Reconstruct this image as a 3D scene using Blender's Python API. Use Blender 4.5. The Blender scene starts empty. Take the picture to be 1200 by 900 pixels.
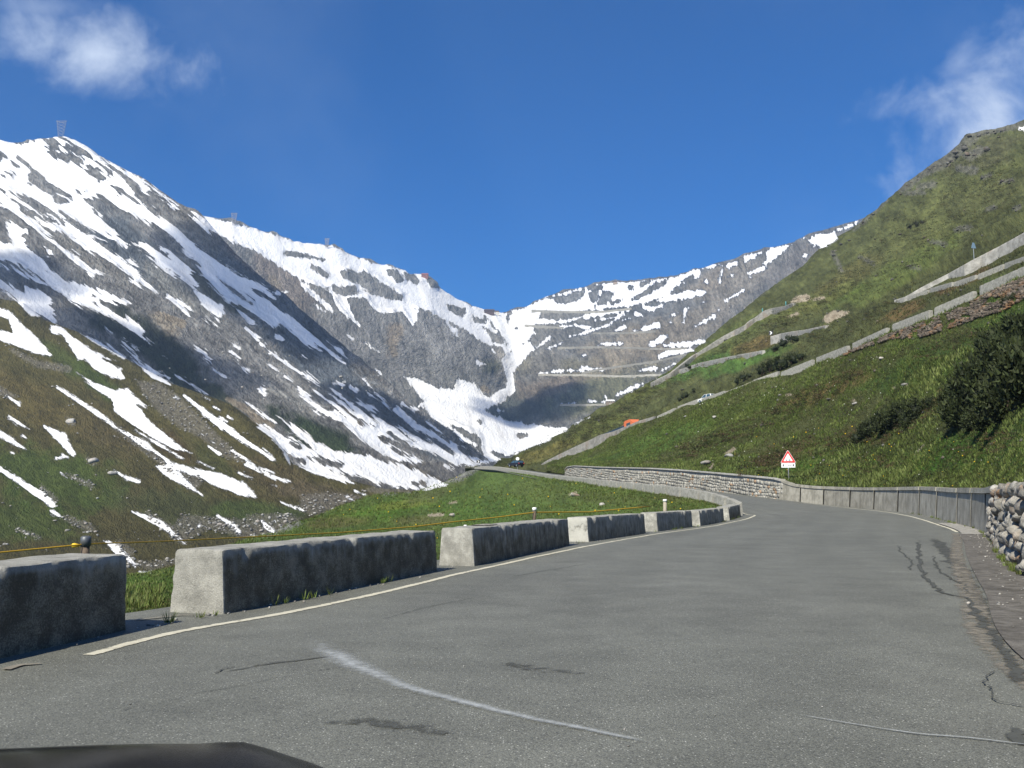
import bpy, math, random
import numpy as np
from mathutils import Vector, Matrix

random.seed(7)
rng = np.random.default_rng(7)
sc = bpy.context.scene

# ------------------------------------------------------------------ camera, world, sun, exposure
F = 1082.0                       # focal length in photo pixels (1200 wide)
PITCH = math.atan(132.0 / F)
CP, SP_ = math.cos(PITCH), math.sin(PITCH)
EYE = 1.4                        # the eye is the origin; the asphalt lies 1.4 m below it

cam_d = bpy.data.cameras.new('camera')
cam_d.sensor_width = 36.0
cam_d.lens = F / 1200.0 * 36.0
cam_d.clip_start = 0.05
cam_d.clip_end = 60000
cam = bpy.data.objects.new('camera', cam_d)
sc.collection.objects.link(cam)
cam.location = (0, 0, 0)
cam.rotation_euler = (math.radians(90) + PITCH, 0, 0)
sc.camera = cam

SUN_EL = 44.0
SUN_AZ = math.atan2(-0.50, -0.865)         # from +Y towards +X
sdir = Vector((math.sin(SUN_AZ) * math.cos(math.radians(SUN_EL)),
               math.cos(SUN_AZ) * math.cos(math.radians(SUN_EL)),
               math.sin(math.radians(SUN_EL))))
sun_d = bpy.data.lights.new('sun', 'SUN')
sun_d.energy = 4.7
sun_d.angle = math.radians(0.53)
sun_d.color = (1.0, 0.935, 0.79)
sun = bpy.data.objects.new('sun', sun_d)
sc.collection.objects.link(sun)
sun.rotation_euler = sdir.to_track_quat('Z', 'Y').to_euler()

sc.view_settings.view_transform = 'Standard'
sc.view_settings.look = 'None'
sc.view_settings.gamma = 1.0
sc.view_settings.exposure = 0.78
sc.view_settings.use_curve_mapping = False


def unit_dir(px, py):
    cx, cu = px - 600.0, 450.0 - py
    v = Vector((cx, F * CP - cu * SP_, F * SP_ + cu * CP))
    return v.normalized()


world = bpy.data.worlds.new('World')
sc.world = world
world.use_nodes = True
wt = world.node_tree
wt.nodes.clear()


class NT:
    """tiny helper round a node tree"""
    def __init__(s, tree):
        s.t = tree

    def n(s, typ, ins=None, **kw):
        nd = s.t.nodes.new(typ)
        for k, v in kw.items():
            setattr(nd, k, v)
        if ins:
            for k, v in ins.items():
                sock = nd.inputs[k]
                if isinstance(v, bpy.types.NodeSocket):
                    s.t.links.new(v, sock)
                else:
                    sock.default_value = v
        return nd

    def m(s, op, a, b=None, c=None, clamp=False):
        nd = s.t.nodes.new('ShaderNodeMath')
        nd.operation = op
        nd.use_clamp = clamp
        for i, v in enumerate((a, b, c)):
            if v is None:
                continue
            if isinstance(v, bpy.types.NodeSocket):
                s.t.links.new(v, nd.inputs[i])
            else:
                nd.inputs[i].default_value = v
        return nd.outputs[0]

    def vm(s, op, a, b=None, out=0):
        nd = s.t.nodes.new('ShaderNodeVectorMath')
        nd.operation = op
        for i, v in enumerate((a, b)):
            if v is None:
                continue
            if isinstance(v, bpy.types.NodeSocket):
                s.t.links.new(v, nd.inputs[i])
            else:
                nd.inputs[i].default_value = v
        return nd.outputs[out]

    def ss(s, x, a, b, c=0.0, d=1.0):
        nd = s.t.nodes.new('ShaderNodeMapRange')
        nd.interpolation_type = 'SMOOTHSTEP'
        s.t.links.new(x, nd.inputs[0])
        nd.inputs[1].default_value = a
        nd.inputs[2].default_value = b
        nd.inputs[3].default_value = c
        nd.inputs[4].default_value = d
        return nd.outputs[0]

    def lin(s, x, a, b, c=0.0, d=1.0):
        nd = s.t.nodes.new('ShaderNodeMapRange')
        s.t.links.new(x, nd.inputs[0])
        nd.inputs[1].default_value = a
        nd.inputs[2].default_value = b
        nd.inputs[3].default_value = c
        nd.inputs[4].default_value = d
        return nd.outputs[0]

    def noise(s, vec, scale, detail=4, rough=0.55, dist=0.0):
        nd = s.n('ShaderNodeTexNoise', {'Scale': scale, 'Detail': detail, 'Roughness': rough, 'Distortion': dist})
        if vec is not None:
            s.t.links.new(vec, nd.inputs['Vector'])
        return nd.outputs[0]

    def mix(s, f, a, b, mode='MIX'):
        nd = s.t.nodes.new('ShaderNodeMix')
        nd.data_type = 'RGBA'
        nd.blend_type = mode
        for i, v in ((0, f), (6, a), (7, b)):
            if isinstance(v, bpy.types.NodeSocket):
                s.t.links.new(v, nd.inputs[i])
            elif i == 0:
                nd.inputs[0].default_value = v
            else:
                nd.inputs[i].default_value = (v[0], v[1], v[2], 1.0)
        return nd.outputs[2]


W = NT(wt)
sky = W.n('ShaderNodeTexSky', sky_type='NISHITA', sun_disc=False, sun_elevation=math.radians(SUN_EL),
          sun_rotation=SUN_AZ, altitude=2600.0, air_density=1.0, dust_density=0.25, ozone_density=3.0)
tc = W.n('ShaderNodeTexCoord')
gen = tc.outputs['Generated']
wn = W.noise(gen, 14.0, 9, 0.62, 0.3)
wn2 = W.noise(gen, 5.5, 6, 0.6, 0.2)
cloud = None
# two thin cumulus puffs: centre direction, half width, half height (radians), tilt
for (px, py, hw, hh, tilt, k) in ((120, 64, 0.120, 0.042, -0.03, 0.92), (1146, 148, 0.124, 0.094, 0.85, 1.0),
                                  (50, 8, 0.06, 0.022, 0.2, 0.35), (1125, 75, 0.045, 0.028, 0.9, 0.45),
                                  (2300, 180, 0.3, 0.12, 0.1, 0.9), (-1100, 40, 0.3, 0.12, 0.0, 0.9)):
    c = unit_dir(px, py)
    right = Vector((c.y, -c.x, 0)).normalized()
    up = right.cross(c).normalized()
    a = right * math.cos(tilt) + up * math.sin(tilt)
    b = -right * math.sin(tilt) + up * math.cos(tilt)
    rel = W.vm('SUBTRACT', gen, tuple(c))
    u = W.m('DIVIDE', W.vm('DOT_PRODUCT', rel, tuple(a), 1), hw)
    v = W.m('DIVIDE', W.vm('DOT_PRODUCT', rel, tuple(b), 1), hh)
    w = W.m('DIVIDE', W.vm('DOT_PRODUCT', rel, tuple(c), 1), 0.5)
    r = W.m('SQRT', W.m('ADD', W.m('ADD', W.m('MULTIPLY', u, u), W.m('MULTIPLY', v, v)), W.m('MULTIPLY', w, w)))
    q = W.m('ADD', W.m('SUBTRACT', 0.78, r), W.m('MULTIPLY', W.m('SUBTRACT', wn, 0.5), 1.9))
    q = W.m('ADD', q, W.m('MULTIPLY', W.m('SUBTRACT', wn2, 0.5), 2.0))
    mk = W.m('MULTIPLY', W.ss(q, -0.25, 1.25), k)
    cloud = mk if cloud is None else W.m('MAXIMUM', cloud, mk)
veil = W.m('MULTIPLY', W.ss(W.noise(gen, 2.2, 7, 0.6), 0.5, 0.9), 0.10)
cloud = W.m('MAXIMUM', cloud, veil)
hsv = W.n('ShaderNodeHueSaturation', {'Saturation': 2.0, 'Value': 0.95, 'Color': sky.outputs[0]})
skyc = W.mix(1.0, hsv.outputs[0], (0.55, 0.92, 1.10), 'MULTIPLY')
skyb = W.n('ShaderNodeBackground', {'Color': skyc, 'Strength': 0.082})
clb = W.n('ShaderNodeBackground', {'Color': (0.50, 0.565, 0.67, 1), 'Strength': 1.02})
ms = W.n('ShaderNodeMixShader', {0: cloud, 1: skyb.outputs[0], 2: clb.outputs[0]})
wo = W.n('ShaderNodeOutputWorld', {0: ms.outputs[0]})

# ------------------------------------------------------------------ geometry helpers


def P(px, py, d):
    """photo pixel + forward distance -> place in the valley"""
    px, py, d = np.asarray(px, float), np.asarray(py, float), np.asarray(d, float)
    cu = 450.0 - py
    fw = F * CP - cu * SP_
    up = F * SP_ + cu * CP
    return np.stack([(px - 600.0) / fw * d, d + 0 * px, up / fw * d], -1)


def proj(p):
    p = np.asarray(p, float)
    x, y, z = p[..., 0], p[..., 1], p[..., 2]
    dep = y * CP + z * SP_
    dep = np.where(dep < 0.1, 0.1, dep)
    u = z * CP - y * SP_
    return 600 + F * x / dep, 450 - F * u / dep


def G(px, py, z=-EYE):
    cu = 450.0 - py
    fw = F * CP - cu * SP_
    up = F * SP_ + cu * CP
    d = z / up * fw
    return np.array([(px - 600.0) / fw * d, d, z])


def _hash(ix, iy, iz, seed):
    h = (ix * 374761393 + iy * 668265263 + iz * 2147483647 + seed * 144665) & 0xFFFFFFFF
    h = ((h ^ (h >> 13)) * 1274126177) & 0xFFFFFFFF
    h = (h ^ (h >> 16)) & 0xFFFF
    return h.astype(np.float32) / 32768.0 - 1.0


def vnoise(p, seed=0):
    f = np.floor(p)
    i = f.astype(np.int64)
    t = (p - f).astype(np.float32)
    t = t * t * (3 - 2 * t)
    out = 0
    for dx in (0, 1):
        wx = t[..., 0] if dx else 1 - t[..., 0]
        for dy in (0, 1):
            wy = t[..., 1] if dy else 1 - t[..., 1]
            for dz in (0, 1):
                wz = t[..., 2] if dz else 1 - t[..., 2]
                out = out + wx * wy * wz * _hash(i[..., 0] + dx, i[..., 1] + dy, i[..., 2] + dz, seed)
    return out


def fbm(p, octv=4, seed=0, ridged=False, gain=0.5):
    a, s, tot = 1.0, 0.0, 0.0
    q = np.array(p, float)
    for o in range(octv):
        n = vnoise(q, seed + o * 17)
        if ridged:
            n = 1 - 2 * np.abs(n)
        s = s + a * n
        tot += a
        a *= gain
        q = q * 2.03 + 11.3
    return s / tot


def smooth(x, a, b):
    t = np.clip((x - a) / (b - a), 0, 1)
    return t * t * (3 - 2 * t)


COL = sc.collection


def mesh_obj(name, verts, faces, mat=None, parent=None, smooth_=False, attrs=None, link=True, loc=None):
    verts = np.asarray(verts, dtype=np.float32).reshape(-1, 3)
    me = bpy.data.meshes.new(name)
    if isinstance(faces, np.ndarray):
        k = faces.shape[1]
        me.vertices.add(len(verts))
        me.vertices.foreach_set('co', verts.ravel())
        me.loops.add(faces.size)
        me.loops.foreach_set('vertex_index', faces.ravel().astype(np.int32))
        me.polygons.add(len(faces))
        me.polygons.foreach_set('loop_start', np.arange(0, faces.size, k, dtype=np.int32))
        me.update(calc_edges=True)
    else:
        me.from_pydata(verts.tolist(), [], faces)
        me.update()
    if smooth_:
        me.polygons.foreach_set('use_smooth', np.ones(len(me.polygons), dtype=bool))
    if attrs:
        for k, v in attrs.items():
            v = np.asarray(v, dtype=np.float32)
            if v.ndim == 1:
                at = me.attributes.new(k, 'FLOAT', 'POINT')
                at.data.foreach_set('value', v)
            elif v.shape[1] == 3 and k.startswith('col'):
                at = me.attributes.new(k, 'FLOAT_COLOR', 'POINT')
                at.data.foreach_set('color', np.concatenate([v, np.ones((len(v), 1), np.float32)], 1).ravel())
            else:
                at = me.attributes.new(k, 'FLOAT_VECTOR', 'POINT')
                at.data.foreach_set('vector', v.ravel())
    if mat:
        me.materials.append(mat)
    o = bpy.data.objects.new(name, me)
    if link:
        COL.objects.link(o)
    if parent is not None:
        o.parent = parent
    if loc is not None:
        o.location = loc
    return o


def tag(o, label=None, cat=None, group=None, kind=None):
    if label:
        o['label'] = label
    if cat:
        o['category'] = cat
    if group:
        o['group'] = group
    if kind:
        o['kind'] = kind
    return o


def empty(name, loc, label, cat, group=None, rz=0.0):
    o = bpy.data.objects.new(name, None)
    o.empty_display_size = 0.2
    COL.objects.link(o)
    o.location = loc
    o.rotation_euler = (0, 0, rz)
    return tag(o, label, cat, group)


class MB:
    """collects shapes into one mesh"""
    def __init__(s):
        s.v, s.f = [], []

    def add(s, v, f):
        b = len(s.v)
        s.v += [tuple(map(float, q)) for q in v]
        s.f += [tuple(b + i for i in t) for t in f]
        return s

    def box(s, c, size, M=None):
        x, y, z = [q / 2 for q in size]
        vs = [Vector((a * x, b * y, e * z)) for a in (-1, 1) for b in (-1, 1) for e in (-1, 1)]
        if M is not None:
            vs = [M @ q for q in vs]
        vs = [q + Vector(c) for q in vs]
        return s.add(vs, [(0, 1, 3, 2), (4, 6, 7, 5), (0, 4, 5, 1), (2, 3, 7, 6), (0, 2, 6, 4), (1, 5, 7, 3)])

    def tube(s, pts, r, n=6, cap=True):
        rings = []
        for i, p in enumerate(pts):
            p = Vector(p)
            a = Vector(pts[max(i - 1, 0)])
            b = Vector(pts[min(i + 1, len(pts) - 1)])
            d = (b - a).normalized()
            h = Vector((0, 0, 1)) if abs(d.z) < 0.9 else Vector((1, 0, 0))
            u = d.cross(h).normalized()
            w = d.cross(u)
            rr = r[i] if isinstance(r, (list, tuple)) else r
            rings.append([p + (u * math.cos(2 * math.pi * k / n) + w * math.sin(2 * math.pi * k / n)) * rr for k in range(n)])
        v = [q for R in rings for q in R]
        f = [(i * n + k, i * n + (k + 1) % n, (i + 1) * n + (k + 1) % n, (i + 1) * n + k)
             for i in range(len(pts) - 1) for k in range(n)]
        if cap:
            f += [tuple(range(n))[::-1], tuple((len(pts) - 1) * n + k for k in range(n))]
        return s.add(v, f)

    def prism(s, outline, y0, y1):
        """outline in x,z extruded along y"""
        n = len(outline)
        v = [(x, y0, z) for x, z in outline] + [(x, y1, z) for x, z in outline]
        f = [tuple(range(n)), tuple(range(2 * n - 1, n - 1, -1))] + [(i, i + n, (i + 1) % n + n, (i + 1) % n) for i in range(n)]
        return s.add(v, f)

    def obj(s, name, mat, parent=None, sm=False):
        return mesh_obj(name, s.v, s.f, mat, parent, sm)


def hermite(xk, yk, x):
    """smooth curve through knots, cardinal with softened tangents; yk (..., K) along last axis"""
    xk = np.asarray(xk, float)
    yk = np.asarray(yk, float)
    m = np.zeros_like(yk)
    h = np.diff(xk)
    dl = np.diff(yk, axis=-1) / h
    m[..., 1:-1] = (dl[..., :-1] * h[1:] + dl[..., 1:] * h[:-1]) / (h[:-1] + h[1:])
    m[..., 0], m[..., -1] = dl[..., 0], dl[..., -1]
    # limit the tangents so that the curve never overshoots much
    lim = np.zeros_like(m)
    lim[..., 1:-1] = 2.2 * np.minimum(np.abs(dl[..., :-1]), np.abs(dl[..., 1:]))
    lim[..., 0], lim[..., -1] = np.abs(dl[..., 0]) * 3, np.abs(dl[..., -1]) * 3
    m = np.sign(m) * np.minimum(np.abs(m), lim + 0.25 * np.abs(m))
    i = np.clip(np.searchsorted(xk, x) - 1, 0, len(xk) - 2)
    t = (x - xk[i]) / h[i]
    h00, h10 = 2 * t ** 3 - 3 * t ** 2 + 1, t ** 3 - 2 * t ** 2 + t
    h01, h11 = -2 * t ** 3 + 3 * t ** 2, t ** 3 - t ** 2
    return h00 * yk[..., i] + h10 * h[i] * m[..., i] + h01 * yk[..., i + 1] + h11 * h[i] * m[..., i + 1]


# ------------------------------------------------------------------ ground cover maps (snow, bare rock, dark shale, pale scree, meadow)
HW, HH = 1240, 760       # the maps cover photo columns -20..1220, rows 0..760
OX = 20
CLIP = 12.0


class Cover:
    def __init__(s):
        s.f = np.full((HH, HW), -CLIP, np.float32)

    def _box(s, xs, ys, m):
        x0, x1 = int(max(0, min(xs) + OX - m)), int(min(HW, max(xs) + OX + m + 1))
        y0, y1 = int(max(0, min(ys) - m)), int(min(HH, max(ys) + m + 1))
        return x0, x1, y0, y1

    def _put(s, box, sd, op):
        x0, x1, y0, y1 = box
        cur = s.f[y0:y1, x0:x1]
        sd = np.clip(sd, -CLIP, CLIP)
        s.f[y0:y1, x0:x1] = np.maximum(cur, sd) if op > 0 else np.minimum(cur, -sd)

    def poly(s, crop, pts, op=1):
        ox, oy, k = crop
        p = [(ox + x * k, oy + y * k) for x, y in pts]
        xs, ys = [q[0] for q in p], [q[1] for q in p]
        box = s._box(xs, ys, CLIP)
        x0, x1, y0, y1 = box
        if x1 <= x0 or y1 <= y0:
            return
        X, Y = np.meshgrid(np.arange(x0, x1) - OX, np.arange(y0, y1))
        best = np.full(X.shape, 1e9)
        ins = np.zeros(X.shape, bool)
        n = len(p)
        for i in range(n):
            ax, ay = p[i]
            bx, by = p[(i + 1) % n]
            ex, ey = bx - ax, by - ay
            t = np.clip(((X - ax) * ex + (Y - ay) * ey) / (ex * ex + ey * ey + 1e-9), 0, 1)
            best = np.minimum(best, (X - ax - t * ex) ** 2 + (Y - ay - t * ey) ** 2)
            c = ((ay > Y) != (by > Y))
            with np.errstate(divide='ignore', invalid='ignore'):
                xi = (bx - ax) * (Y - ay) / (by - ay + 1e-12) + ax
            ins ^= c & (X < xi)
        d = np.sqrt(best)
        s._put(box, np.where(ins, d, -d), op)

    def line(s, crop, pts, op=1):
        """pts: (x, y, width) in crop pixels"""
        ox, oy, k = crop
        p = [(ox + x * k, oy + y * k, w * k / 2) for x, y, w in pts]
        xs, ys = [q[0] for q in p], [q[1] for q in p]
        mw = max(q[2] for q in p)
        box = s._box(xs, ys, CLIP + mw)
        x0, x1, y0, y1 = box
        if x1 <= x0 or y1 <= y0:
            return
        X, Y = np.meshgrid(np.arange(x0, x1) - OX, np.arange(y0, y1))
        sd = np.full(X.shape, -1e9)
        if len(p) == 1:
            p = p * 2
        for (ax, ay, aw), (bx, by, bw) in zip(p[:-1], p[1:]):
            ex, ey = bx - ax, by - ay
            t = np.clip(((X - ax) * ex + (Y - ay) * ey) / (ex * ex + ey * ey + 1e-9), 0, 1)
            d = np.sqrt((X - ax - t * ex) ** 2 + (Y - ay - t * ey) ** 2)
            sd = np.maximum(sd, aw + t * (bw - aw) - d)
        s._put(box, sd, op)

    def at(s, px, py):
        x = np.clip(px + OX, 0, HW - 1.01)
        y = np.clip(py, 0, HH - 1.01)
        i, j = x.astype(int), y.astype(int)
        u, v = x - i, y - j
        f = s.f
        return (f[j, i] * (1 - u) + f[j, i + 1] * u) * (1 - v) + (f[j + 1, i] * (1 - u) + f[j + 1, i + 1] * u) * v


K = 320 / 1200.0
A_, B_, C_, D_, E_, F6, S7 = (0, 130, K), (300, 250, K), (0, 350, K), (300, 420, K), (580, 250, K), (580, 450, K), (880, 120, K)
G8, N1 = (880, 330, K), (0, 600, 1 / 3.0)
Z8 = (860, 330, 1 / 7.5)
O_ = (0, 0, 1.0)
snow = Cover()
# --- left mountain, upper snowfields
snow.poly(A_, [(-80, 100), (0, 115), (90, 145), (190, 120), (270, 105), (360, 130), (450, 200), (600, 270), (740, 335), (860, 425), (900, 455), (840, 440),
               (760, 370), (660, 305), (620, 330), (700, 460), (820, 555), (960, 655), (1100, 745), (1200, 812), (1230, 920), (1130, 900), (1000, 840), (900, 740),
               (830, 650), (780, 590), (680, 510), (560, 445), (440, 372), (380, 390), (430, 440), (500, 575), (460, 560), (330, 480), (220, 430), (100, 370), (0, 345),
               (-80, 330)])
snow.poly(A_, [(-80, 330), (0, 340), (60, 370), (150, 430), (250, 470), (330, 520), (420, 545), (490, 580), (400, 560), (280, 500), (200, 470), (130, 420), (60, 385), (120, 440), (60, 420), (0, 395), (-80, 370)])
for pl in ([(190, 118), (250, 125), (262, 170), (240, 182), (200, 150)], [(215, 172), (300, 188), (360, 215), (362, 236), (300, 225), (230, 196)],
           [(265, 122), (330, 155), (400, 185), (415, 200), (340, 192), (290, 160)], [(385, 238), (430, 255), (476, 302), (440, 306), (390, 270)],
           [(425, 208), (490, 230), (522, 292), (480, 282), (440, 240)], [(470, 318), (540, 340), (570, 372), (640, 410), (600, 405), (520, 368)],
           [(125, 252), (172, 268), (200, 322), (262, 340), (308, 375), (270, 375), (200, 348), (132, 322)], [(5, 262), (55, 280), (50, 298), (8, 290)],
           [(240, 372), (310, 392), (300, 405), (250, 395)], [(330, 340), (372, 362), (350, 360)], [(520, 258), (612, 280), (625, 335), (700, 462), (740, 492), (690, 478), (600, 385), (560, 315)],
           [(-80, 165), (0, 178), (30, 200), (0, 215)], [(640, 310), (720, 345), (770, 380), (860, 425), (890, 462), (820, 460), (740, 490), (700, 462), (620, 345)],
           [(880, 480), (930, 500), (920, 508)], [(370, 390), (440, 378), (470, 420), (520, 450), (500, 480), (420, 455)]):
    snow.poly(A_, pl, -1)
snow.line(A_, [(640, 280, 22), (720, 318, 18)])
snow.line(A_, [(745, 352, 10), (838, 412, 8)])
snow.line(A_, [(760, 415, 26), (765, 418, 20)])
snow.line(O_, [(100, 172, 5), (115, 184, 6), (150, 203, 5), (180, 220, 5), (208, 240, 3)])
snow.line(O_, [(160, 212, 2), (168, 222, 9), (172, 228, 4)])
# right of the rock band: rounded snow shoulder
snow.poly(A_, [(840, 450), (890, 455), (1000, 485), (1120, 518), (1260, 560), (1260, 700), (1190, 655), (1120, 615), (1040, 590), (990, 560), (930, 540), (880, 500)])
# long snow bands
snow.line(A_, [(180, 490, 14), (290, 522, 40), (400, 590, 40), (500, 650, 40), (600, 730, 52), (690, 800, 12)])
snow.line(A_, [(560, 578, 16), (640, 600, 46), (720, 650, 60), (800, 700, 66), (865, 768, 20)])
snow.line(A_, [(455, 500, 14), (500, 545, 44), (555, 595, 14)])
snow.line(A_, [(240, 580, 10), (330, 650, 34), (408, 720, 24)])
snow.line(A_, [(650, 610, 10), (700, 670, 26), (770, 735, 10)])
snow.line(A_, [(0, 410, 26), (60, 440, 30), (150, 490, 40), (250, 580, 14)])
snow.poly(A_, [(20, 482), (80, 498), (132, 520), (100, 560), (130, 600), (222, 608), (232, 640), (190, 660), (212, 702), (300, 740), (380, 770), (470, 798),
               (562, 842), (530, 855), (460, 842), (400, 812), (440, 872), (500, 900), (430, 890), (300, 815), (180, 742), (60, 662), (-60, 650), (-60, 570), (50, 590)])
snow.poly(A_, [(100, 560), (160, 560), (220, 600), (200, 640), (150, 625), (110, 590)], -1)
snow.line(A_, [(-30, 655, 14), (200, 762, 22), (430, 885, 16)])
snow.poly(A_, [(-40, 740), (0, 740), (90, 792), (140, 765), (205, 800), (240, 870), (236, 902), (130, 905), (60, 822), (0, 780), (-40, 770)])
snow.line(A_, [(730, 820, 14), (780, 845, 40), (828, 888, 12)])
snow.line(A_, [(860, 800, 12), (900, 840, 50), (960, 870, 50), (990, 892, 12)])
snow.line(A_, [(-20, 870, 30), (30, 895, 40)])
snow.line(A_, [(420, 705, 20), (460, 722, 10)])
snow.line(A_, [(565, 660, 16), (600, 678, 8)])
for q in ((80, 210), (110, 235), (60, 230)):
    snow.line(A_, [(q[0], q[1], 10), (q[0] + 20, q[1] + 10, 8)], -1)
# dark shale tongues inside the lower snow bands
for ln in ([(950, 730, 8), (1050, 810, 22), (1140, 870, 12)], [(1120, 790, 10), (1200, 850, 30)], [(655, 445, 8), (700, 475, 12)], [(840, 650, 12), (870, 680, 20)]):
    snow.line(A_, ln, -1)

# --- middle skyline: back mountain snow above the cliffs
snow.poly(B_, [(-60, 50), (0, 65), (160, 118), (340, 145), (480, 205), (620, 240), (740, 268), (800, 325), (950, 405), (1080, 436), (1200, 408), (1260, 420),
               (1200, 560), (1130, 600), (1110, 640), (1080, 592), (1000, 572), (900, 500), (880, 540), (830, 472), (760, 430), (720, 420), (690, 502), (640, 432),
               (560, 440), (530, 430), (480, 372), (400, 372), (450, 488), (430, 490), (380, 420), (320, 328), (345, 440), (270, 370), (215, 315), (190, 290), (100, 232), (0, 170), (-60, 130)])
for pl in ([(360, 255), (430, 250), (520, 292), (560, 310), (642, 362), (640, 380), (560, 372), (500, 350), (480, 330), (430, 300), (380, 285)],
           [(560, 240), (620, 250), (655, 298), (620, 300), (580, 270)], [(648, 262), (690, 268), (725, 300), (700, 310), (660, 290)],
           [(328, 320), (440, 320), (450, 352), (390, 365), (340, 350)], [(745, 275), (775, 290), (805, 332), (770, 322)],
           [(838, 400), (918, 420), (915, 452), (880, 440), (845, 420)], [(950, 450), (1000, 470), (1005, 482), (960, 478)],
           [(1105, 450), (1150, 448), (1150, 512), (1110, 490)], [(470, 335), (540, 350), (600, 372), (500, 355)], [(700, 420), (830, 468), (940, 530), (880, 500), (760, 470)],
           [(1000, 500), (1080, 545), (1100, 580), (1040, 560)], [(200, 290), (300, 330), (345, 420), (260, 350)]):
    snow.poly(B_, pl, -1)
for ln in ([(135, 175, 22), (210, 185, 14), (300, 205, 10)], [(250, 235, 20), (310, 270, 22)], [(410, 250, 12), (500, 290, 14)], [(470, 262, 14), (540, 300, 12)],
           [(1010, 455, 10), (1060, 520, 12), (1100, 570, 8)], [(1060, 460, 8), (1100, 520, 8)]):
    snow.line(B_, ln, -1)
for ln in ([(200, 315, 20), (270, 372, 26), (345, 440, 8)], [(322, 330, 20), (380, 420, 26), (452, 492, 16)], [(256, 398, 10), (300, 432, 10)], [(400, 535, 12), (425, 552, 10)],
           [(478, 568, 12), (540, 612, 12)], [(840, 478, 16), (880, 538, 18)], [(100, 350, 14), (140, 345, 10)], [(700, 440, 30), (690, 490, 14)],
           [(975, 655, 20), (1005, 665, 16)], [(1040, 600, 12), (1060, 620, 10)]):
    snow.line(B_, ln)
# front ridge snow seen in this part
snow.poly(B_, [(-20, 340), (0, 350), (60, 368), (100, 410), (180, 478), (280, 558), (300, 592), (290, 600), (200, 562), (120, 502), (40, 452), (-20, 430)])
for ln in ([(290, 580, 20), (345, 620, 12), (385, 645, 18)], [(365, 600, 22), (385, 650, 10)], [(140, 500, 10), (225, 575, 14)], [(90, 545, 28), (110, 555, 18)], [(60, 612, 12), (130, 655, 24), (240, 752, 10)],
           [(62, 672, 12), (95, 688, 14)], [(132, 712, 10), (162, 738, 12)], [(190, 765, 20), (212, 795, 34), (236, 808, 10)], [(342, 748, 18), (382, 748, 10)],
           [(412, 765, 10), (440, 778, 8)], [(525, 682, 12), (545, 702, 16)], [(205, 700, 8), (275, 745, 14)], [(205, 620, 10), (225, 630, 8)], [(235, 600, 12), (238, 604, 10)],
           [(20, 575, 12), (40, 580, 8)], [(30, 790, 16), (35, 800, 18)]):
    snow.line(B_, ln)
# bowl under the cliffs and the ravine
snow.poly(B_, [(650, 720), (700, 722), (745, 742), (800, 770), (850, 780), (885, 768), (880, 730), (920, 728), (960, 752), (990, 792), (1020, 812), (1080, 772), (1112, 750), (1090, 690),
               (1075, 640), (1130, 598), (1200, 560), (1225, 600), (1150, 660), (1128, 710), (1142, 780), (1090, 822), (1000, 852), (1010, 880), (1080, 900), (800, 920), (740, 835), (700, 782)])
# --- fans at the foot
snow.poly(D_, [(460, 85), (480, 78), (500, 110), (530, 150), (600, 230), (640, 195), (700, 215), (740, 180), (690, 125), (650, 80), (720, 90), (800, 130), (870, 132), (882, 92), (960, 112),
               (1000, 160), (1062, 172), (1110, 132), (1090, 60), (1080, 15), (1130, -10), (1195, -10), (1130, 62), (1142, 140), (1090, 182), (1010, 228), (1080, 270), (1172, 280), (1300, 300), (1300, 360), (1200, 400),
               (1130, 425), (1060, 452), (1010, 460), (970, 470), (880, 410), (800, 372), (700, 300), (600, 232), (540, 190), (500, 160)])
snow.poly(D_, [(320, 125), (350, 130), (400, 168), (440, 190), (520, 208), (560, 268), (620, 290), (700, 330), (800, 385), (880, 420), (960, 472), (900, 472), (800, 442), (760, 452), (700, 462), (560, 432),
               (500, 402), (440, 342), (400, 300), (340, 240), (345, 232), (400, 262), (460, 302), (470, 290), (430, 250), (370, 190), (335, 150)])
snow.poly(D_, [(90, 250), (180, 310), (260, 372), (380, 412), (480, 422), (600, 452), (700, 490), (790, 525), (845, 555), (760, 580), (690, 575), (620, 560), (550, 545), (540, 552), (430, 520),
               (330, 490), (440, 552), (380, 545), (250, 505), (190, 480), (148, 440), (150, 470), (110, 400), (70, 355), (0, 300), (40, 300), (160, 350), (250, 395), (160, 325)])
for ln in ([(555, 350, 10), (640, 385, 26), (720, 420, 40), (800, 450, 40), (860, 465, 14)], [(612, 345, 8), (670, 372, 12)], [(500, 135, 8), (552, 190, 12)], [(495, 235, 8), (570, 265, 26), (665, 300, 12)],
           [(232, 432, 10), (300, 455, 30), (370, 470, 14)], [(700, 552, 24), (740, 552, 22)], [(975, 275, 14), (1040, 300, 24)], [(430, 200, 8), (480, 230, 16)], [(600, 400, 6), (680, 430, 6)],
           [(840, 285, 8), (960, 350, 30), (1000, 380, 14)], [(900, 400, 20), (1010, 440, 20)], [(1060, 140, 0), (1090, 160, 6)], [(640, 300, 6), (700, 350, 8)],
           [(520, 225, 6), (600, 270, 8)], [(730, 250, 6), (900, 370, 10), (1000, 410, 16)], [(460, 265, 6), (520, 300, 8)], [(380, 160, 5), (470, 220, 8)], [(150, 370, 8), (190, 392, 12)],
           [(590, 330, 5), (690, 390, 8)], [(150, 440, 8), (210, 455, 12)]):
    snow.line(D_, ln, -1)
snow.poly(D_, [(630, 198), (700, 232), (730, 208), (780, 270), (850, 310), (892, 350), (840, 366), (790, 322), (740, 302), (680, 262)], -1)
snow.poly(D_, [(130, 250), (250, 270), (380, 290), (440, 350), (502, 412), (440, 422), (330, 402), (250, 362), (170, 302)], -1)
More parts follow.
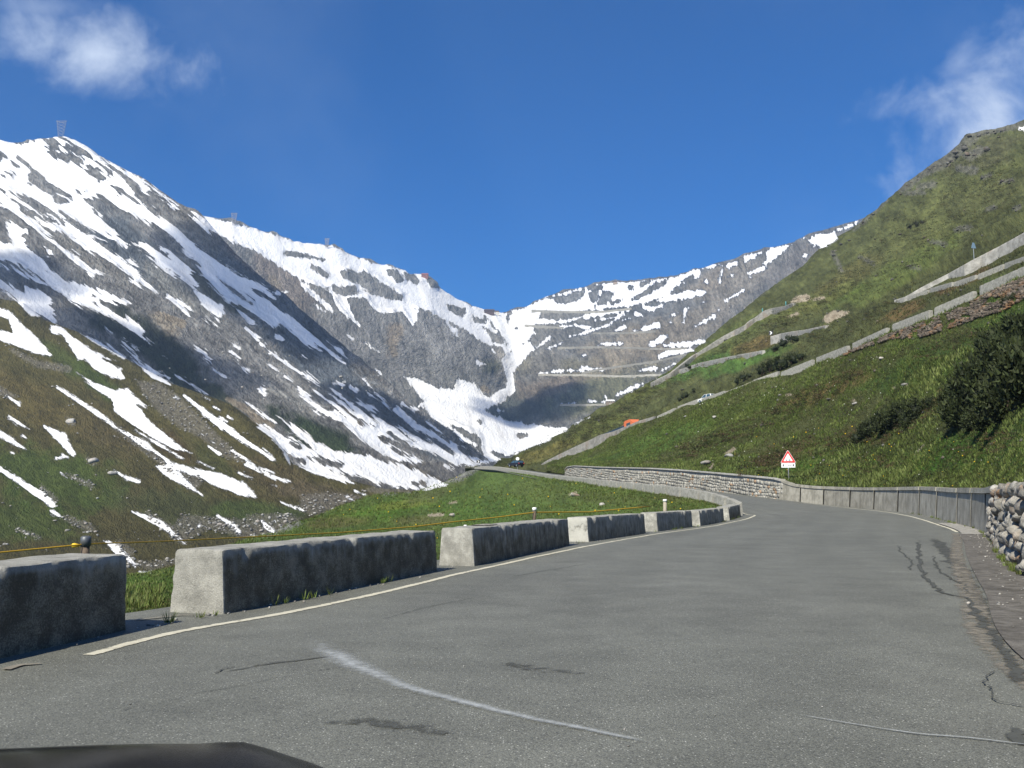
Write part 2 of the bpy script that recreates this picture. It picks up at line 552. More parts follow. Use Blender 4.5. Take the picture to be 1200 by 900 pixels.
for ln in ([(65, 38, 18), (90, 50, 16)], [(130, 80, 14), (160, 102, 14)], [(185, 130, 14), (225, 168, 32)], [(215, 180, 12), (310, 240, 10)], [(260, 140, 8), (350, 200, 14), (440, 275, 12)],
           [(335, 238, 14), (380, 268, 24)], [(40, 512, 10), (148, 540, 16)], [(-20, 470, 12), (80, 502, 10)], [(110, 632, 8), (160, 650, 12), (212, 672, 8)], [(435, 582, 12), (482, 602, 8)], [(25, 715, 14), (50, 740, 30), (74, 762, 16)],
           [(84, 716, 10)], [(400, 608, 12), (425, 622, 8)], [(730, 210, 12), (800, 258, 22), (888, 332, 8)], [(752, 280, 10), (830, 352, 16)], [(5, 488, 16)], [(1010, 430, 22), (1090, 400, 40), (1180, 380, 40)],
           [(1060, 228, 14), (1080, 230, 10)], [(830, 468, 8), (870, 485, 8)], [(2, 605, 14)], [(345, 108, 12), (380, 112, 14)], [(65, 555, 6), (90, 562, 6)], [(0, 395, 12), (75, 445, 16)], [(30, 395, 8), (70, 425, 8)],
           [(215, 60, 10), (275, 110, 8)]):
    snow.line(D_, ln)
# valley floor snow towards the green slope
snow.poly(F6, [(-60, 120), (0, 135), (60, 165), (120, 178), (190, 198), (310, 186), (325, 200), (180, 268), (80, 312), (20, 340), (-20, 345), (-60, 300)])
for ln in ([(110, 228, 24), (135, 226, 16)], [(-10, 300, 12), (50, 330, 20)]):
    snow.line(F6, ln, -1)
for ln in ([(350, 178, 10), (428, 142, 10)], [(10, 115, 14), (35, 120, 8)]):
    snow.line(F6, ln)
# --- brown spur on the left
snow.poly(C_, [(-60, 30), (0, 42), (50, 60), (130, 140), (182, 192), (232, 250), (150, 242), (60, 202), (0, 182), (-60, 180)])
snow.poly(C_, [(-20, 70), (40, 90), (52, 150), (-20, 130)], -1)
snow.poly(C_, [(212, 118), (262, 120), (340, 180), (410, 230), (512, 275), (450, 265), (532, 310), (550, 355), (490, 350), (420, 312), (370, 266), (342, 272), (300, 200), (270, 160), (228, 155)])
snow.poly(C_, [(330, 322), (420, 370), (500, 402), (560, 390), (655, 488), (600, 465), (660, 540), (740, 610), (845, 680), (760, 662), (680, 612), (570, 552), (498, 492), (492, 440), (420, 402)])
for ln in ([(250, 385, 8), (330, 440, 20), (420, 500, 24), (520, 572, 12), (640, 642, 30), (680, 672, 14), (760, 732, 22), (860, 762, 38), (960, 795, 60), (1060, 835, 60), (1132, 872, 8)],
           [(690, 735, 12), (730, 755, 46), (780, 785, 44), (890, 862, 6)], [(585, 575, 8), (700, 640, 14), (806, 706, 8)],
           [(810, 425, 12), (900, 500, 28), (980, 560, 34), (1080, 630, 20), (1210, 708, 10)], [(580, 255, 10), (680, 340, 36), (750, 376, 8)],
           [(22, 426, 8), (85, 462, 18)], [(35, 520, 10), (80, 548, 20), (132, 575, 6)], [(-20, 580, 26), (50, 625, 26), (128, 670, 6)], [(-20, 735, 20), (100, 812, 30), (180, 862, 34), (232, 905, 30)],
           [(195, 560, 12), (270, 610, 46), (322, 682, 22)], [(245, 700, 14), (300, 694, 12)], [(270, 688, 14), (300, 696, 14)], [(95, 602, 10), (112, 612, 10)], [(500, 752, 8), (560, 790, 20), (612, 803, 16)],
           [(266, 765, 8), (300, 790, 8)], [(865, 715, 8), (940, 746, 10)], [(1050, 765, 10), (1105, 788, 12)], [(1085, 730, 22), (1150, 765, 12)], [(1020, 665, 8), (1210, 792, 12)], [(915, 650, 10), (965, 682, 14)],
           [(880, 590, 6), (940, 632, 7)], [(890, 430, 10), (920, 445, 8)], [(940, 472, 8), (968, 490, 8)], [(965, 522, 12), (1000, 540, 8)], [(1000, 518, 8), (1022, 528, 6)], [(50, 678, 8), (60, 680, 6)], [(500, 605, 4), (520, 612, 4)],
           # shaded gully behind the spur
           [(350, 150, 6), (450, 200, 22), (545, 262, 12)], [(310, -5, 40), (480, 62, 32), (560, 120, 24), (665, 204, 8)], [(430, -5, 30), (560, 15, 24)],
           [(560, 88, 24), (595, 120, 52), (625, 150, 14)], [(540, 185, 10), (605, 252, 20)], [(700, 318, 8), (745, 346, 12)], [(780, 340, 8), (910, 420, 14)], [(740, -5, 30), (825, 62, 14)],
           [(900, 80, 10), (970, 140, 20)], [(1035, -10, 30), (1210, 105, 44)], [(1062, 60, 30), (1100, 102, 36)], [(1080, 130, 16), (1128, 175, 26)], [(855, 220, 10), (895, 240, 28), (928, 282, 14)],
           [(935, 310, 8), (985, 340, 14)], [(1030, 206, 10), (1050, 214, 10)], [(1015, 240, 8), (1052, 272, 12)], [(1078, 305, 18), (1095, 316, 14)], [(1068, 450, 8), (1210, 545, 10)], [(1150, 565, 30), (1210, 595, 30)],
           [(1150, 405, 20), (1160, 420, 10)], [(465, 128, 8), (490, 150, 8)], [(690, 225, 5), (735, 262, 5)], [(770, 430, 10), (790, 440, 8)], [(1185, 240, 20), (1210, 250, 24)], [(1190, 300, 16)]):
    snow.line(C_, ln)
snow.poly(C_, [(90, -5), (140, 50), (190, 85), (252, 110), (240, 62), (185, 20), (190, -5)])
snow.poly(C_, [(870, 20), (930, 18), (990, 60), (960, 100), (912, 52)])
for ln in ([(185, 0, 20), (212, 16, 16)], [(465, 0, 8), (560, 38, 26), (652, 112, 8)], [(365, 98, 10), (410, 130, 30), (478, 190, 10)], [(762, 12, 8), (820, 50, 24), (846, 76, 8)], [(700, 48, 14)], [(925, 35, 16), (960, 68, 22)],
           [(490, 215, 8), (530, 208, 8)]):
    snow.line(N1, ln)
# --- far right mountain
snow.poly(E_, [(60, 445), (140, 408), (210, 368), (330, 338), (400, 322), (440, 312), (520, 302), (630, 297), (755, 282), (800, 275), (860, 252), (922, 236), (890, 282), (820, 312), (760, 362), (700, 386), (640, 400),
               (590, 412), (480, 422), (330, 432), (200, 432), (110, 445), (160, 470), (205, 462), (280, 470), (395, 450), (330, 482), (200, 488), (110, 492), (60, 520)])
for pl in ([(325, 352), (392, 335), (385, 368), (330, 395), (270, 392), (250, 372), (200, 378), (215, 368), (320, 362)], [(412, 352), (452, 335), (455, 380), (420, 392)], [(480, 340), (522, 350), (505, 388), (440, 412), (462, 370)],
           [(600, 380), (640, 350), (700, 312), (760, 285), (745, 320), (700, 335), (650, 372)], [(400, 318), (480, 318), (470, 332), (410, 336)], [(590, 320), (610, 320), (605, 335), (588, 332)], [(640, 300), (690, 296), (640, 330), (632, 318)],
           [(490, 388), (560, 380), (520, 400)], [(760, 360), (800, 320), (830, 330), (800, 355)], [(820, 300), (870, 270), (880, 280), (840, 306)]):
    snow.poly(E_, pl, -1)
for ln in ([(700, 386, 10), (760, 375, 26), (850, 356, 38), (925, 346, 22)], [(100, 470, 40), (170, 455, 30)], [(280, 502, 14), (350, 492, 20), (415, 503, 12)], [(400, 455, 22), (480, 437, 24), (592, 425, 12)],
           [(560, 440, 24), (500, 490, 14), (380, 530, 12), (330, 540, 14)], [(440, 470, 10), (540, 455, 14)], [(938, 236, 16), (982, 224, 18)], [(995, 252, 12), (990, 300, 16)], [(1120, 262, 14), (1188, 240, 14)], [(925, 300, 24), (932, 306, 16)],
           [(1030, 276, 10), (1055, 270, 8)], [(1018, 382, 16), (1096, 336, 12)], [(850, 415, 12), (832, 430, 20), (832, 478, 14)], [(885, 495, 14), (962, 452, 20)], [(622, 440, 30), (650, 450, 14)], [(642, 412, 12), (690, 420, 26), (735, 405, 16)],
           [(780, 446, 16), (800, 440, 10)], [(530, 515, 20), (570, 498, 22)], [(655, 508, 22), (720, 490, 30)], [(610, 516, 10), (640, 512, 8)], [(690, 575, 30), (745, 545, 30)], [(750, 580, 20), (850, 575, 26), (918, 560, 16)],
           [(722, 632, 20), (780, 605, 36), (870, 604, 14)], [(460, 576, 12), (555, 572, 16)], [(640, 690, 18), (715, 680, 16)], [(730, 692, 10), (792, 660, 10)], [(388, 680, 18), (482, 688, 12)], [(190, 705, 10), (300, 690, 16), (385, 690, 16)],
           [(528, 802, 12), (600, 770, 22), (650, 748, 12)], [(415, 826, 12), (512, 830, 14)], [(290, 838, 6), (352, 832, 10)], [(135, 560, 24), (145, 572, 20)], [(185, 590, 12), (240, 545, 16)], [(228, 596, 12), (292, 570, 12)],
           [(15, 445, 50), (60, 540, 46), (110, 605, 60), (65, 700, 30), (65, 780, 40), (0, 822, 50)], [(560, 470, 14), (590, 462, 10)], [(165, 520, 10), (180, 530, 10)], [(385, 625, 8), (400, 622, 8)],
           [(480, 805, 8), (490, 808, 8)], [(770, 480, 10), (775, 482, 8)], [(915, 390, 10), (930, 385, 8)], [(1120, 280, 10), (1125, 282, 8)], [(985, 425, 8)]):
    snow.line(E_, ln)
for pl in ([(1000, 230), (1080, 198), (1065, 228), (1025, 242)], [(1095, 216), (1110, 182), (1168, 168), (1140, 200)]):
    snow.poly(E_, pl)
for ln in ([(-20, 680, 20), (45, 660, 14)], [(-10, 752, 14), (62, 724, 14)], [(230, 596, 8), (240, 592, 8)], [(236, 674, 18), (248, 670, 12)], [(60, 708, 16), (100, 680, 18), (140, 655, 18)], [(265, 632, 12), (305, 636, 10)],
           [(1180, 118, 10), (1210, 115, 16)]):
    snow.line(S7, ln)
for pl in ([(60, 665), (90, 636), (190, 618), (150, 652), (100, 680), (70, 710)], [(245, 605), (280, 578), (342, 570), (484, 515), (450, 545), (370, 572), (385, 600), (320, 640), (262, 625)]):
    snow.poly(S7, pl)

# --- bare grey rock on grassy ground, pale scree, dark shale
rock = Cover()
rock.poly(C_, [(600, 360), (700, 370), (800, 440), (900, 540), (1000, 640), (1080, 720), (1000, 700), (880, 610), (780, 560), (700, 500), (630, 420)])
rock.line(C_, [(50, 225, 14), (160, 285, 30), (300, 310, 30)])
rock.line(C_, [(500, 560, 20), (780, 770, 30), (850, 800, 70)])
rock.line(C_, [(290, 770, 10), (400, 820, 26)])
rock.line(C_, [(300, 530, 20), (320, 548, 24)])
rock.line(C_, [(385, 705, 20), (410, 720, 24)])
rock.line(C_, [(180, 820, 10), (235, 880, 30)])
rock.poly(C_, [(-10, 380), (30, 400), (80, 430), (40, 440), (-10, 420)])
rock.poly(D_, [(200, 600), (300, 590), (420, 600), (480, 610), (380, 640), (260, 690), (190, 670)])
rock.poly(D_, [(-40, 690), (60, 680), (170, 690), (200, 730), (100, 770), (-60, 790)])
rock.poly(D_, [(690, 465), (800, 462), (900, 470), (990, 482), (900, 540), (840, 545), (760, 500)])
rock.poly(D_, [(560, 545), (700, 590), (560, 600), (470, 580)])
rock.poly(N1, [(640, 10), (760, 20), (900, 30), (1060, 20), (960, 85), (860, 90), (740, 60), (640, 100), (600, 60)])
rock.line(N1, [(430, 170, 20), (530, 190, 30), (620, 170, 16)])
rock.line(N1, [(520, 5, 14), (640, 90, 40)])
rock.line(N1, [(230, 20, 20), (320, 60, 26)])
rock.line(N1, [(420, 110, 20), (450, 140, 40)])
rock.line(N1, [(60, 60, 10), (140, 90, 12)])
rock.poly(S7, [(640, 380), (700, 330), (780, 270), (900, 190), (940, 130), (1080, 100), (1200, 80), (1220, 110), (1100, 130), (1010, 150), (960, 200), (900, 250), (850, 290), (760, 330), (700, 380), (660, 400)])
rock.poly(S7, [(920, 230), (1010, 190), (1050, 210), (960, 260)])
rock.line(S7, [(910, 290, 30), (980, 300, 40)])
rock.line(S7, [(740, 370, 30), (800, 360, 30)])
rock.line(S7, [(680, 400, 16), (760, 395, 20)])
rock.line(S7, [(900, 560, 20), (960, 550, 26)])
rock.line(S7, [(780, 610, 14), (850, 620, 24)])
rock.line(S7, [(1040, 470, 16), (1070, 460, 24)])
rock.line(S7, [(1020, 330, 16), (1050, 320, 20)])
rock.line(S7, [(1160, 465, 20), (1180, 460, 20)])
rock.line(S7, [(360, 660, 20), (400, 740, 16)])
rock.line(S7, [(480, 680, 14), (540, 710, 16)])
rock.line(S7, [(600, 430, 10), (500, 520, 14), (450, 560, 10)])
rock.line(S7, [(60, 820, 30), (20, 850, 20)])
rock.line(S7, [(700, 720, 14), (740, 730, 18)])
rock.line(S7, [(1100, 350, 12), (1150, 340, 18)])
tan = Cover()
tan.poly(Z8, [(780, 345), (800, 300), (880, 250), (1030, 265), (960, 310), (900, 330), (830, 370)])
tan.line(Z8, [(510, 180, 30), (560, 155, 60), (640, 140, 60), (660, 150, 20)])
tan.line(Z8, [(700, 160, 20), (790, 140, 26)])
tan.line(Z8, [(470, 315, 10), (560, 280, 30)])
tan.line(F6, [(1010, 310, 10), (1050, 290, 22)])
tan.line(F6, [(960, 350, 8), (945, 372, 14)])
tan.line(F6, [(325, 488, 8), (355, 476, 12)])
tan.poly(G8, [(660, 450), (690, 445), (690, 465), (665, 465)])
tan.line(G8, [(150, 500, 10), (175, 498, 10)])
tan.line(G8, [(445, 522, 12), (455, 524, 10)])
tan.line(G8, [(620, 470, 8), (635, 466, 8)])
tan.line(G8, [(720, 755, 8), (760, 720, 10)])
tan.line(G8, [(385, 830, 14), (400, 835, 14)])
tan.line(B_, [(1000, 770, 30), (1020, 780, 24)])
tan.line(B_, [(70, 290, 40), (90, 320, 40)])
tan.line(B_, [(600, 590, 30), (610, 620, 30)])
tan.line(D_, [(0, 250, 60), (60, 310, 30)])
tan.line(C_, [(1000, 440, 20), (1110, 500, 40), (1200, 560, 20)])
tan.line(C_, [(690, 60, 14), (800, 110, 40)])
tan.line(D_, [(760, 690, 14), (820, 685, 16)])
tan.line(D_, [(850, 635, 12), (880, 632, 10)])

# blobs: ground of another colour, the dark slate ones with cloud shade painted in (centre, radii, tilt, colour, strength)
DKG, BRN, GRN = (0.040, 0.050, 0.022), (0.082, 0.069, 0.032), (0.045, 0.085, 0.014)
SLATE_SHADE, GREY, PALE = (0.085, 0.100, 0.115), (0.24, 0.24, 0.235), (0.36, 0.35, 0.325)  # the dark slate tone also paints in the cloud shade on the left mountain
blobs = {
    'left': [(175, 400, 95, 26, 33, (0.030, 0.036, 0.024), .95), (230, 455, 90, 22, 35, (0.032, 0.040, 0.022), .9), (370, 510, 62, 20, 28, (0.035, 0.05, 0.02), 1), (150, 290, 80, 26, 40, SLATE_SHADE, .9), (60, 420, 60, 30, 30, SLATE_SHADE, .8),
             (330, 360, 120, 22, 42, SLATE_SHADE, .8), (390, 440, 110, 26, 42, SLATE_SHADE, .9), (480, 500, 90, 16, 38, SLATE_SHADE, .9), (350, 465, 55, 18, 35, (0.25, 0.25, 0.235), .9), (320, 435, 60, 14, 35, (0.20, 0.2, 0.195), .8),
             (195, 380, 24, 9, 38, (0.26, 0.23, 0.18), .9), (210, 335, 60, 18, 35, (0.19, 0.19, 0.175), .7), (110, 300, 60, 16, 35, (0.17, 0.165, 0.15), .8), (60, 240, 50, 16, 30, GREY, .7), (280, 290, 34, 12, 50, (0.20, 0.165, 0.13), .8),
             (250, 340, 70, 10, 38, (0.055, 0.055, 0.035), .8), (420, 490, 40, 10, 35, (0.12, 0.10, 0.075), .7), (430, 575, 60, 12, 10, (0.13, 0.115, 0.09), .8), (260, 500, 50, 14, 30, (0.2, 0.2, 0.185), .6),
             (220, 255, 60, 12, 42, (0.13, 0.125, 0.11), .7), (520, 555, 60, 14, 5, (0.15, 0.135, 0.11), .9), (560, 515, 60, 16, 30, SLATE_SHADE, .7)],
    'spur': [(60, 560, 90, 40, 10, GRN, .55), (120, 500, 60, 24, 30, BRN, .8), (40, 470, 70, 24, 30, (0.092, 0.076, 0.03), .7), (220, 600, 90, 26, 10, (0.05, 0.062, 0.025), .6), (290, 560, 60, 18, 30, BRN, .5), (30, 610, 70, 30, 0, GRN, .5),
             (330, 560, 60, 18, 25, (0.085, 0.07, 0.035), .8), (380, 580, 60, 14, 10, (0.09, 0.075, 0.045), .8), (120, 450, 50, 14, 35, (0.05, 0.07, 0.022), .6), (200, 520, 40, 14, 35, (0.07, 0.05, 0.025), .7),
             (250, 540, 40, 12, 40, (0.055, 0.06, 0.02), .8), (90, 430, 60, 14, 35, (0.045, 0.065, 0.018), .7), (300, 600, 60, 16, 5, (0.05, 0.075, 0.02), .7)],
    'back': [(430, 400, 80, 40, 20, (0.20, 0.20, 0.198), .8), (500, 400, 60, 34, 20, (0.26, 0.26, 0.255), .7), (462, 395, 10, 22, 10, (0.28, 0.23, 0.165), .7), (335, 330, 60, 22, 40, (0.19, 0.165, 0.14), .9), (480, 440, 50, 10, 10, GREY, .6),
             (620, 520, 40, 12, 0, (0.309, 0.285, 0.242), .8), (620, 475, 50, 24, -20, (0.065, 0.075, 0.068), .9), (650, 450, 50, 16, -10, (0.216, 0.180, 0.143), .8), (700, 460, 70, 20, -20, (0.185, 0.188, 0.100), .8),
             (690, 430, 110, 14, 0, (0.232, 0.217, 0.150), .8), (760, 400, 90, 26, -20, (0.294, 0.255, 0.192), .8), (640, 430, 30, 20, -40, (0.201, 0.195, 0.178), .8), (840, 350, 80, 30, -30, (0.263, 0.240, 0.200), .8),
             (830, 330, 30, 12, -30, (0.294, 0.255, 0.200), .6), (880, 390, 50, 20, -35, (0.232, 0.203, 0.164), .9), (590, 420, 16, 30, 10, (0.309, 0.292, 0.257), .7), (730, 490, 60, 12, -25, (0.155, 0.180, 0.071), .8), (700, 345, 60, 10, -10, (0.201, 0.210, 0.214), .7),
             (940, 310, 60, 24, -35, (0.178, 0.168, 0.157), .8), (575, 430, 14, 10, 0, (0.07, 0.075, 0.04), .8), (780, 360, 50, 10, -10, (0.155, 0.165, 0.171), .7)],
    'slope': [(1000, 545, 160, 18, -4, (0.038, 0.085, 0.012), .8), (1150, 530, 120, 34, -10, (0.036, 0.088, 0.011), .8), (1180, 350, 60, 30, -20, (0.036, 0.08, 0.012), .6), (1090, 430, 90, 26, -20, (0.034, 0.075, 0.014), .6),
              (960, 460, 70, 12, -22, (0.085, 0.06, 0.026), .7), (880, 500, 80, 14, -20, (0.048, 0.062, 0.016), .7), (1040, 500, 60, 14, -20, (0.08, 0.055, 0.026), .75), (920, 530, 40, 12, -20, (0.09, 0.06, 0.03), .6), (1110, 470, 40, 16, -25, (0.075, 0.06, 0.026), .7),
              (760, 520, 80, 16, -20, (0.040, 0.082, 0.014), .7), (850, 400, 80, 14, -30, (0.058, 0.075, 0.02), .5), (760, 450, 70, 12, -28, (0.06, 0.07, 0.02), .7), (1100, 260, 120, 40, -40, (0.062, 0.070, 0.024), .7), (1050, 320, 90, 16, -30, (0.058, 0.078, 0.020), .6),
              (1160, 230, 60, 20, -20, (0.05, 0.055, 0.022), .7), (1150, 180, 60, 22, -20, (0.05, 0.052, 0.026), .8), (940, 360, 50, 10, -25, (0.075, 0.085, 0.024), .6), (980, 345, 40, 10, -25, (0.055, 0.085, 0.02), .6), (640, 530, 50, 8, -20, (0.075, 0.068, 0.022), .7),
              (700, 500, 40, 10, -25, (0.06, 0.072, 0.018), .6), (820, 430, 60, 10, -20, (0.040, 0.085, 0.018), .7), (870, 425, 60, 8, -20, (0.042, 0.09, 0.018), .7), (885, 405, 30, 10, -20, (0.085, 0.062, 0.026), .7), (1060, 365, 30, 8, -25, (0.09, 0.055, 0.025), .6),
              (990, 330, 70, 14, -35, (0.075, 0.07, 0.026), .5), (1130, 330, 40, 6, -25, (0.08, 0.045, 0.024), .6), (1060, 400, 30, 8, -20, (0.05, 0.085, 0.02), .5), (870, 480, 50, 10, -20, (0.045, 0.07, 0.014), .6)],
    'meadow': [(450, 600, 60, 14, -10, (0.05, 0.10, 0.012), .8), (470, 592, 40, 6, -5, (0.10, 0.115, 0.02), .7), (560, 600, 60, 20, 0, (0.045, 0.085, 0.014), .7), (640, 575, 60, 12, 5, (0.055, 0.07, 0.02), .5), (720, 585, 50, 8, 5, (0.05, 0.06, 0.018), .6),
               (510, 575, 40, 12, -20, (0.06, 0.065, 0.025), .6), (400, 612, 40, 8, -5, (0.085, 0.07, 0.03), .6), (800, 585, 40, 5, 5, (0.05, 0.05, 0.018), .7), (180, 690, 60, 20, 0, (0.05, 0.10, 0.014), .8), (490, 610, 40, 8, 0, (0.08, 0.075, 0.03), .6)],
}

# ------------------------------------------------------------------ materials


def new_mat(name):
    m = bpy.data.materials.new(name)
    m.use_nodes = True
    m.node_tree.nodes.clear()
    T = NT(m.node_tree)
    return m, T


def finish(T, color, rough=0.9, bump=None, bump_dist=0.1, bump_str=1.0, spec=0.3, extra=None, alpha=None):
    ins = {'Base Color': color, 'Roughness': rough, 'Specular IOR Level': spec}
    if extra:
        ins.update(extra)
    b = T.n('ShaderNodeBsdfPrincipled')
    for k, v in ins.items():
        if isinstance(v, bpy.types.NodeSocket):
            T.t.links.new(v, b.inputs[k])
        elif isinstance(v, (tuple, list)):
            b.inputs[k].default_value = (*v[:3], 1.0)
        else:
            b.inputs[k].default_value = v
    if bump is not None:
        bm = T.n('ShaderNodeBump', {'Strength': bump_str, 'Distance': bump_dist, 'Height': bump})
        T.t.links.new(bm.outputs[0], b.inputs['Normal'])
    if alpha is not None:
        T.t.links.new(alpha, b.inputs['Alpha'])
    T.n('ShaderNodeOutputMaterial', {0: b.outputs[0]})
    return b


def simple_mat(name, col, rough=0.6, spec=0.4, metal=0.0, var=0.12, scale=8.0, bumpd=0.0):
    m, T = new_mat(name)
    tcn = T.n('ShaderNodeTexCoord')
    n = T.noise(tcn.outputs['Object'], scale, 5, 0.6)
    c = T.mix(T.ss(n, 0.3, 0.7), tuple(q * (1 - var) for q in col), tuple(min(1, q * (1 + var)) for q in col))
    finish(T, c, rough, n if bumpd else None, bumpd, 1.0, spec, {'Metallic': metal})
    return m


def terrain_mat(name, fine_px, bump_m, snow_noise=2.2, contrast=1.0, rk0=(0.075, 0.075, 0.078), rk1=(0.31, 0.30, 0.28), rkm=0.85, cracks=1.0, fingers=6.0):
    m, T = new_mat(name)
    col = T.n('ShaderNodeAttribute', attribute_name='color_ground').outputs['Color']
    sn = T.n('ShaderNodeAttribute', attribute_name='snow').outputs['Fac']
    rk = T.n('ShaderNodeAttribute', attribute_name='rock').outputs['Fac']
    tn = T.n('ShaderNodeAttribute', attribute_name='scree').outputs['Fac']
    sv = T.n('ShaderNodeAttribute', attribute_name='streak').outputs['Vector']
    nf = T.noise(sv, fine_px, 8, 0.68)
    nm = T.noise(sv, fine_px * 0.22, 5, 0.6, 0.4)
    nl = T.noise(sv, fine_px * 0.05, 4, 0.6)
    ws = T.vm('MULTIPLY', sv, (1.0, 2.6, 1.0))
    ne = T.noise(ws, fine_px * 1.7, 6, 0.65)
    # ground colour with broken light and dark clumps
    k = T.m('ADD', T.m('MULTIPLY', T.ss(nf, 0.25, 0.75), 0.95 * contrast), T.m('MULTIPLY', T.ss(nm, 0.3, 0.7), 0.65 * contrast))
    k = T.m('ADD', k, T.m('MULTIPLY', nl, 0.25))
    k = T.m('ADD', k, 1.0 - 0.93 * contrast)
    base = T.mix(1.0, col, T.n('ShaderNodeCombineColor', {0: k, 1: k, 2: k}).outputs[0], 'MULTIPLY')
    # warm or dry variation
    warm = T.mix(T.m('MULTIPLY', T.ss(ne, 0.48, 0.68), 0.5), base, T.mix(1.0, base, (1.45, 1.12, 0.85), 'MULTIPLY'))
    ck = T.m('SUBTRACT', 1.0, T.m('MULTIPLY', T.m('ABSOLUTE', T.m('SUBTRACT', T.noise(ws, fine_px * 0.42, 8, 0.66), 0.5)), 5.0), None, True)
    kk = T.lin(ck, 0.0, 1.0, 1.0 + 0.14 * cracks, 1.0 - 0.30 * cracks)  # darkens crack lines, with part of the crevice shade painted into the colour
    warm = T.mix(1.0, warm, T.n('ShaderNodeCombineColor', {0: kk, 1: kk, 2: kk}).outputs[0], 'MULTIPLY')
    # rock
    rn = T.ss(nf, 0.3, 0.72)
    rc = T.mix(rn, rk0, rk1)
    rm = T.ss(T.m('ADD', rk, T.m('MULTIPLY', T.m('SUBTRACT', ne, 0.5), 18.0)), -0.8, 0.8)
    c1 = T.mix(T.m('MULTIPLY', rm, rkm), warm, rc)
    tm = T.ss(T.m('ADD', tn, T.m('MULTIPLY', T.m('SUBTRACT', ne, 0.5), 8.0)), -0.8, 0.8)
    c2 = T.mix(T.m('MULTIPLY', tm, 0.9), c1, T.mix(rn, (0.20, 0.16, 0.11), (0.44, 0.38, 0.29)))
    # snow
    sm_ = T.m('ADD', sn, T.m('MULTIPLY', T.m('SUBTRACT', nf, 0.5), snow_noise * 5.0))
    sm_ = T.m('ADD', sm_, T.m('MULTIPLY', T.m('SUBTRACT', ne, 0.5), snow_noise * 3.0))
    sm_ = T.m('ADD', sm_, T.m('MULTIPLY', T.m('SUBTRACT', nm, 0.5), snow_noise * 4.0))
    sk = T.noise(T.vm('MULTIPLY', sv, (1.35, 0.26, 1.0)), fine_px * 0.55, 4, 0.6)
    sm_ = T.m('ADD', sm_, T.m('MULTIPLY', T.m('SUBTRACT', sk, 0.5), fingers))
    sm = T.ss(sm_, -0.5, 0.7)
    dirt = T.ss(nm, 0.45, 0.8)
    sc_ = T.mix(T.m('MULTIPLY', dirt, 0.65), (0.74, 0.745, 0.75), (0.58, 0.55, 0.50))
    c3 = T.mix(sm, c2, sc_)
    crag = T.m('SUBTRACT', 1.0, T.m('MULTIPLY', T.m('ABSOLUTE', T.m('SUBTRACT', T.noise(ws, fine_px * 0.5, 7, 0.62), 0.5)), 4.0))
    hgt = T.m('ADD', T.m('ADD', T.m('MULTIPLY', nf, 0.7), T.m('MULTIPLY', nm, 0.9)), T.m('MULTIPLY', crag, 0.45))
    hgt = T.m('MULTIPLY', hgt, T.lin(sm, 0.0, 1.0, 1.0, 0.12))
    finish(T, c3, T.lin(sm, 0, 1, 0.95, 0.6), hgt, bump_m, 1.0, 0.15)
    return m


M_LEFT = terrain_mat('mountain_ground', 0.30, 14.0, 1.4, 1.05, fingers=26.0)
M_BACK = terrain_mat('far_mountain_ground', 0.34, 26.0, 1.3, 1.0, fingers=9.0)
M_SPUR = terrain_mat('spur_ground', 0.42, 2.2, 1.2, 0.8, (0.085, 0.078, 0.062), (0.27, 0.25, 0.21), 0.62, 0.6, 7.0)
M_SLOPE = terrain_mat('alpine_slope_ground', 0.30, 0.55, 1.5, 0.95, (0.045, 0.045, 0.040), (0.17, 0.165, 0.14), 0.75, 0.8)
M_MEADOW = terrain_mat('meadow_ground', 0.36, 0.12, 1.5, 0.7, cracks=0.3)

# ------------------------------------------------------------------ terrain sheets
SHEETS = {}


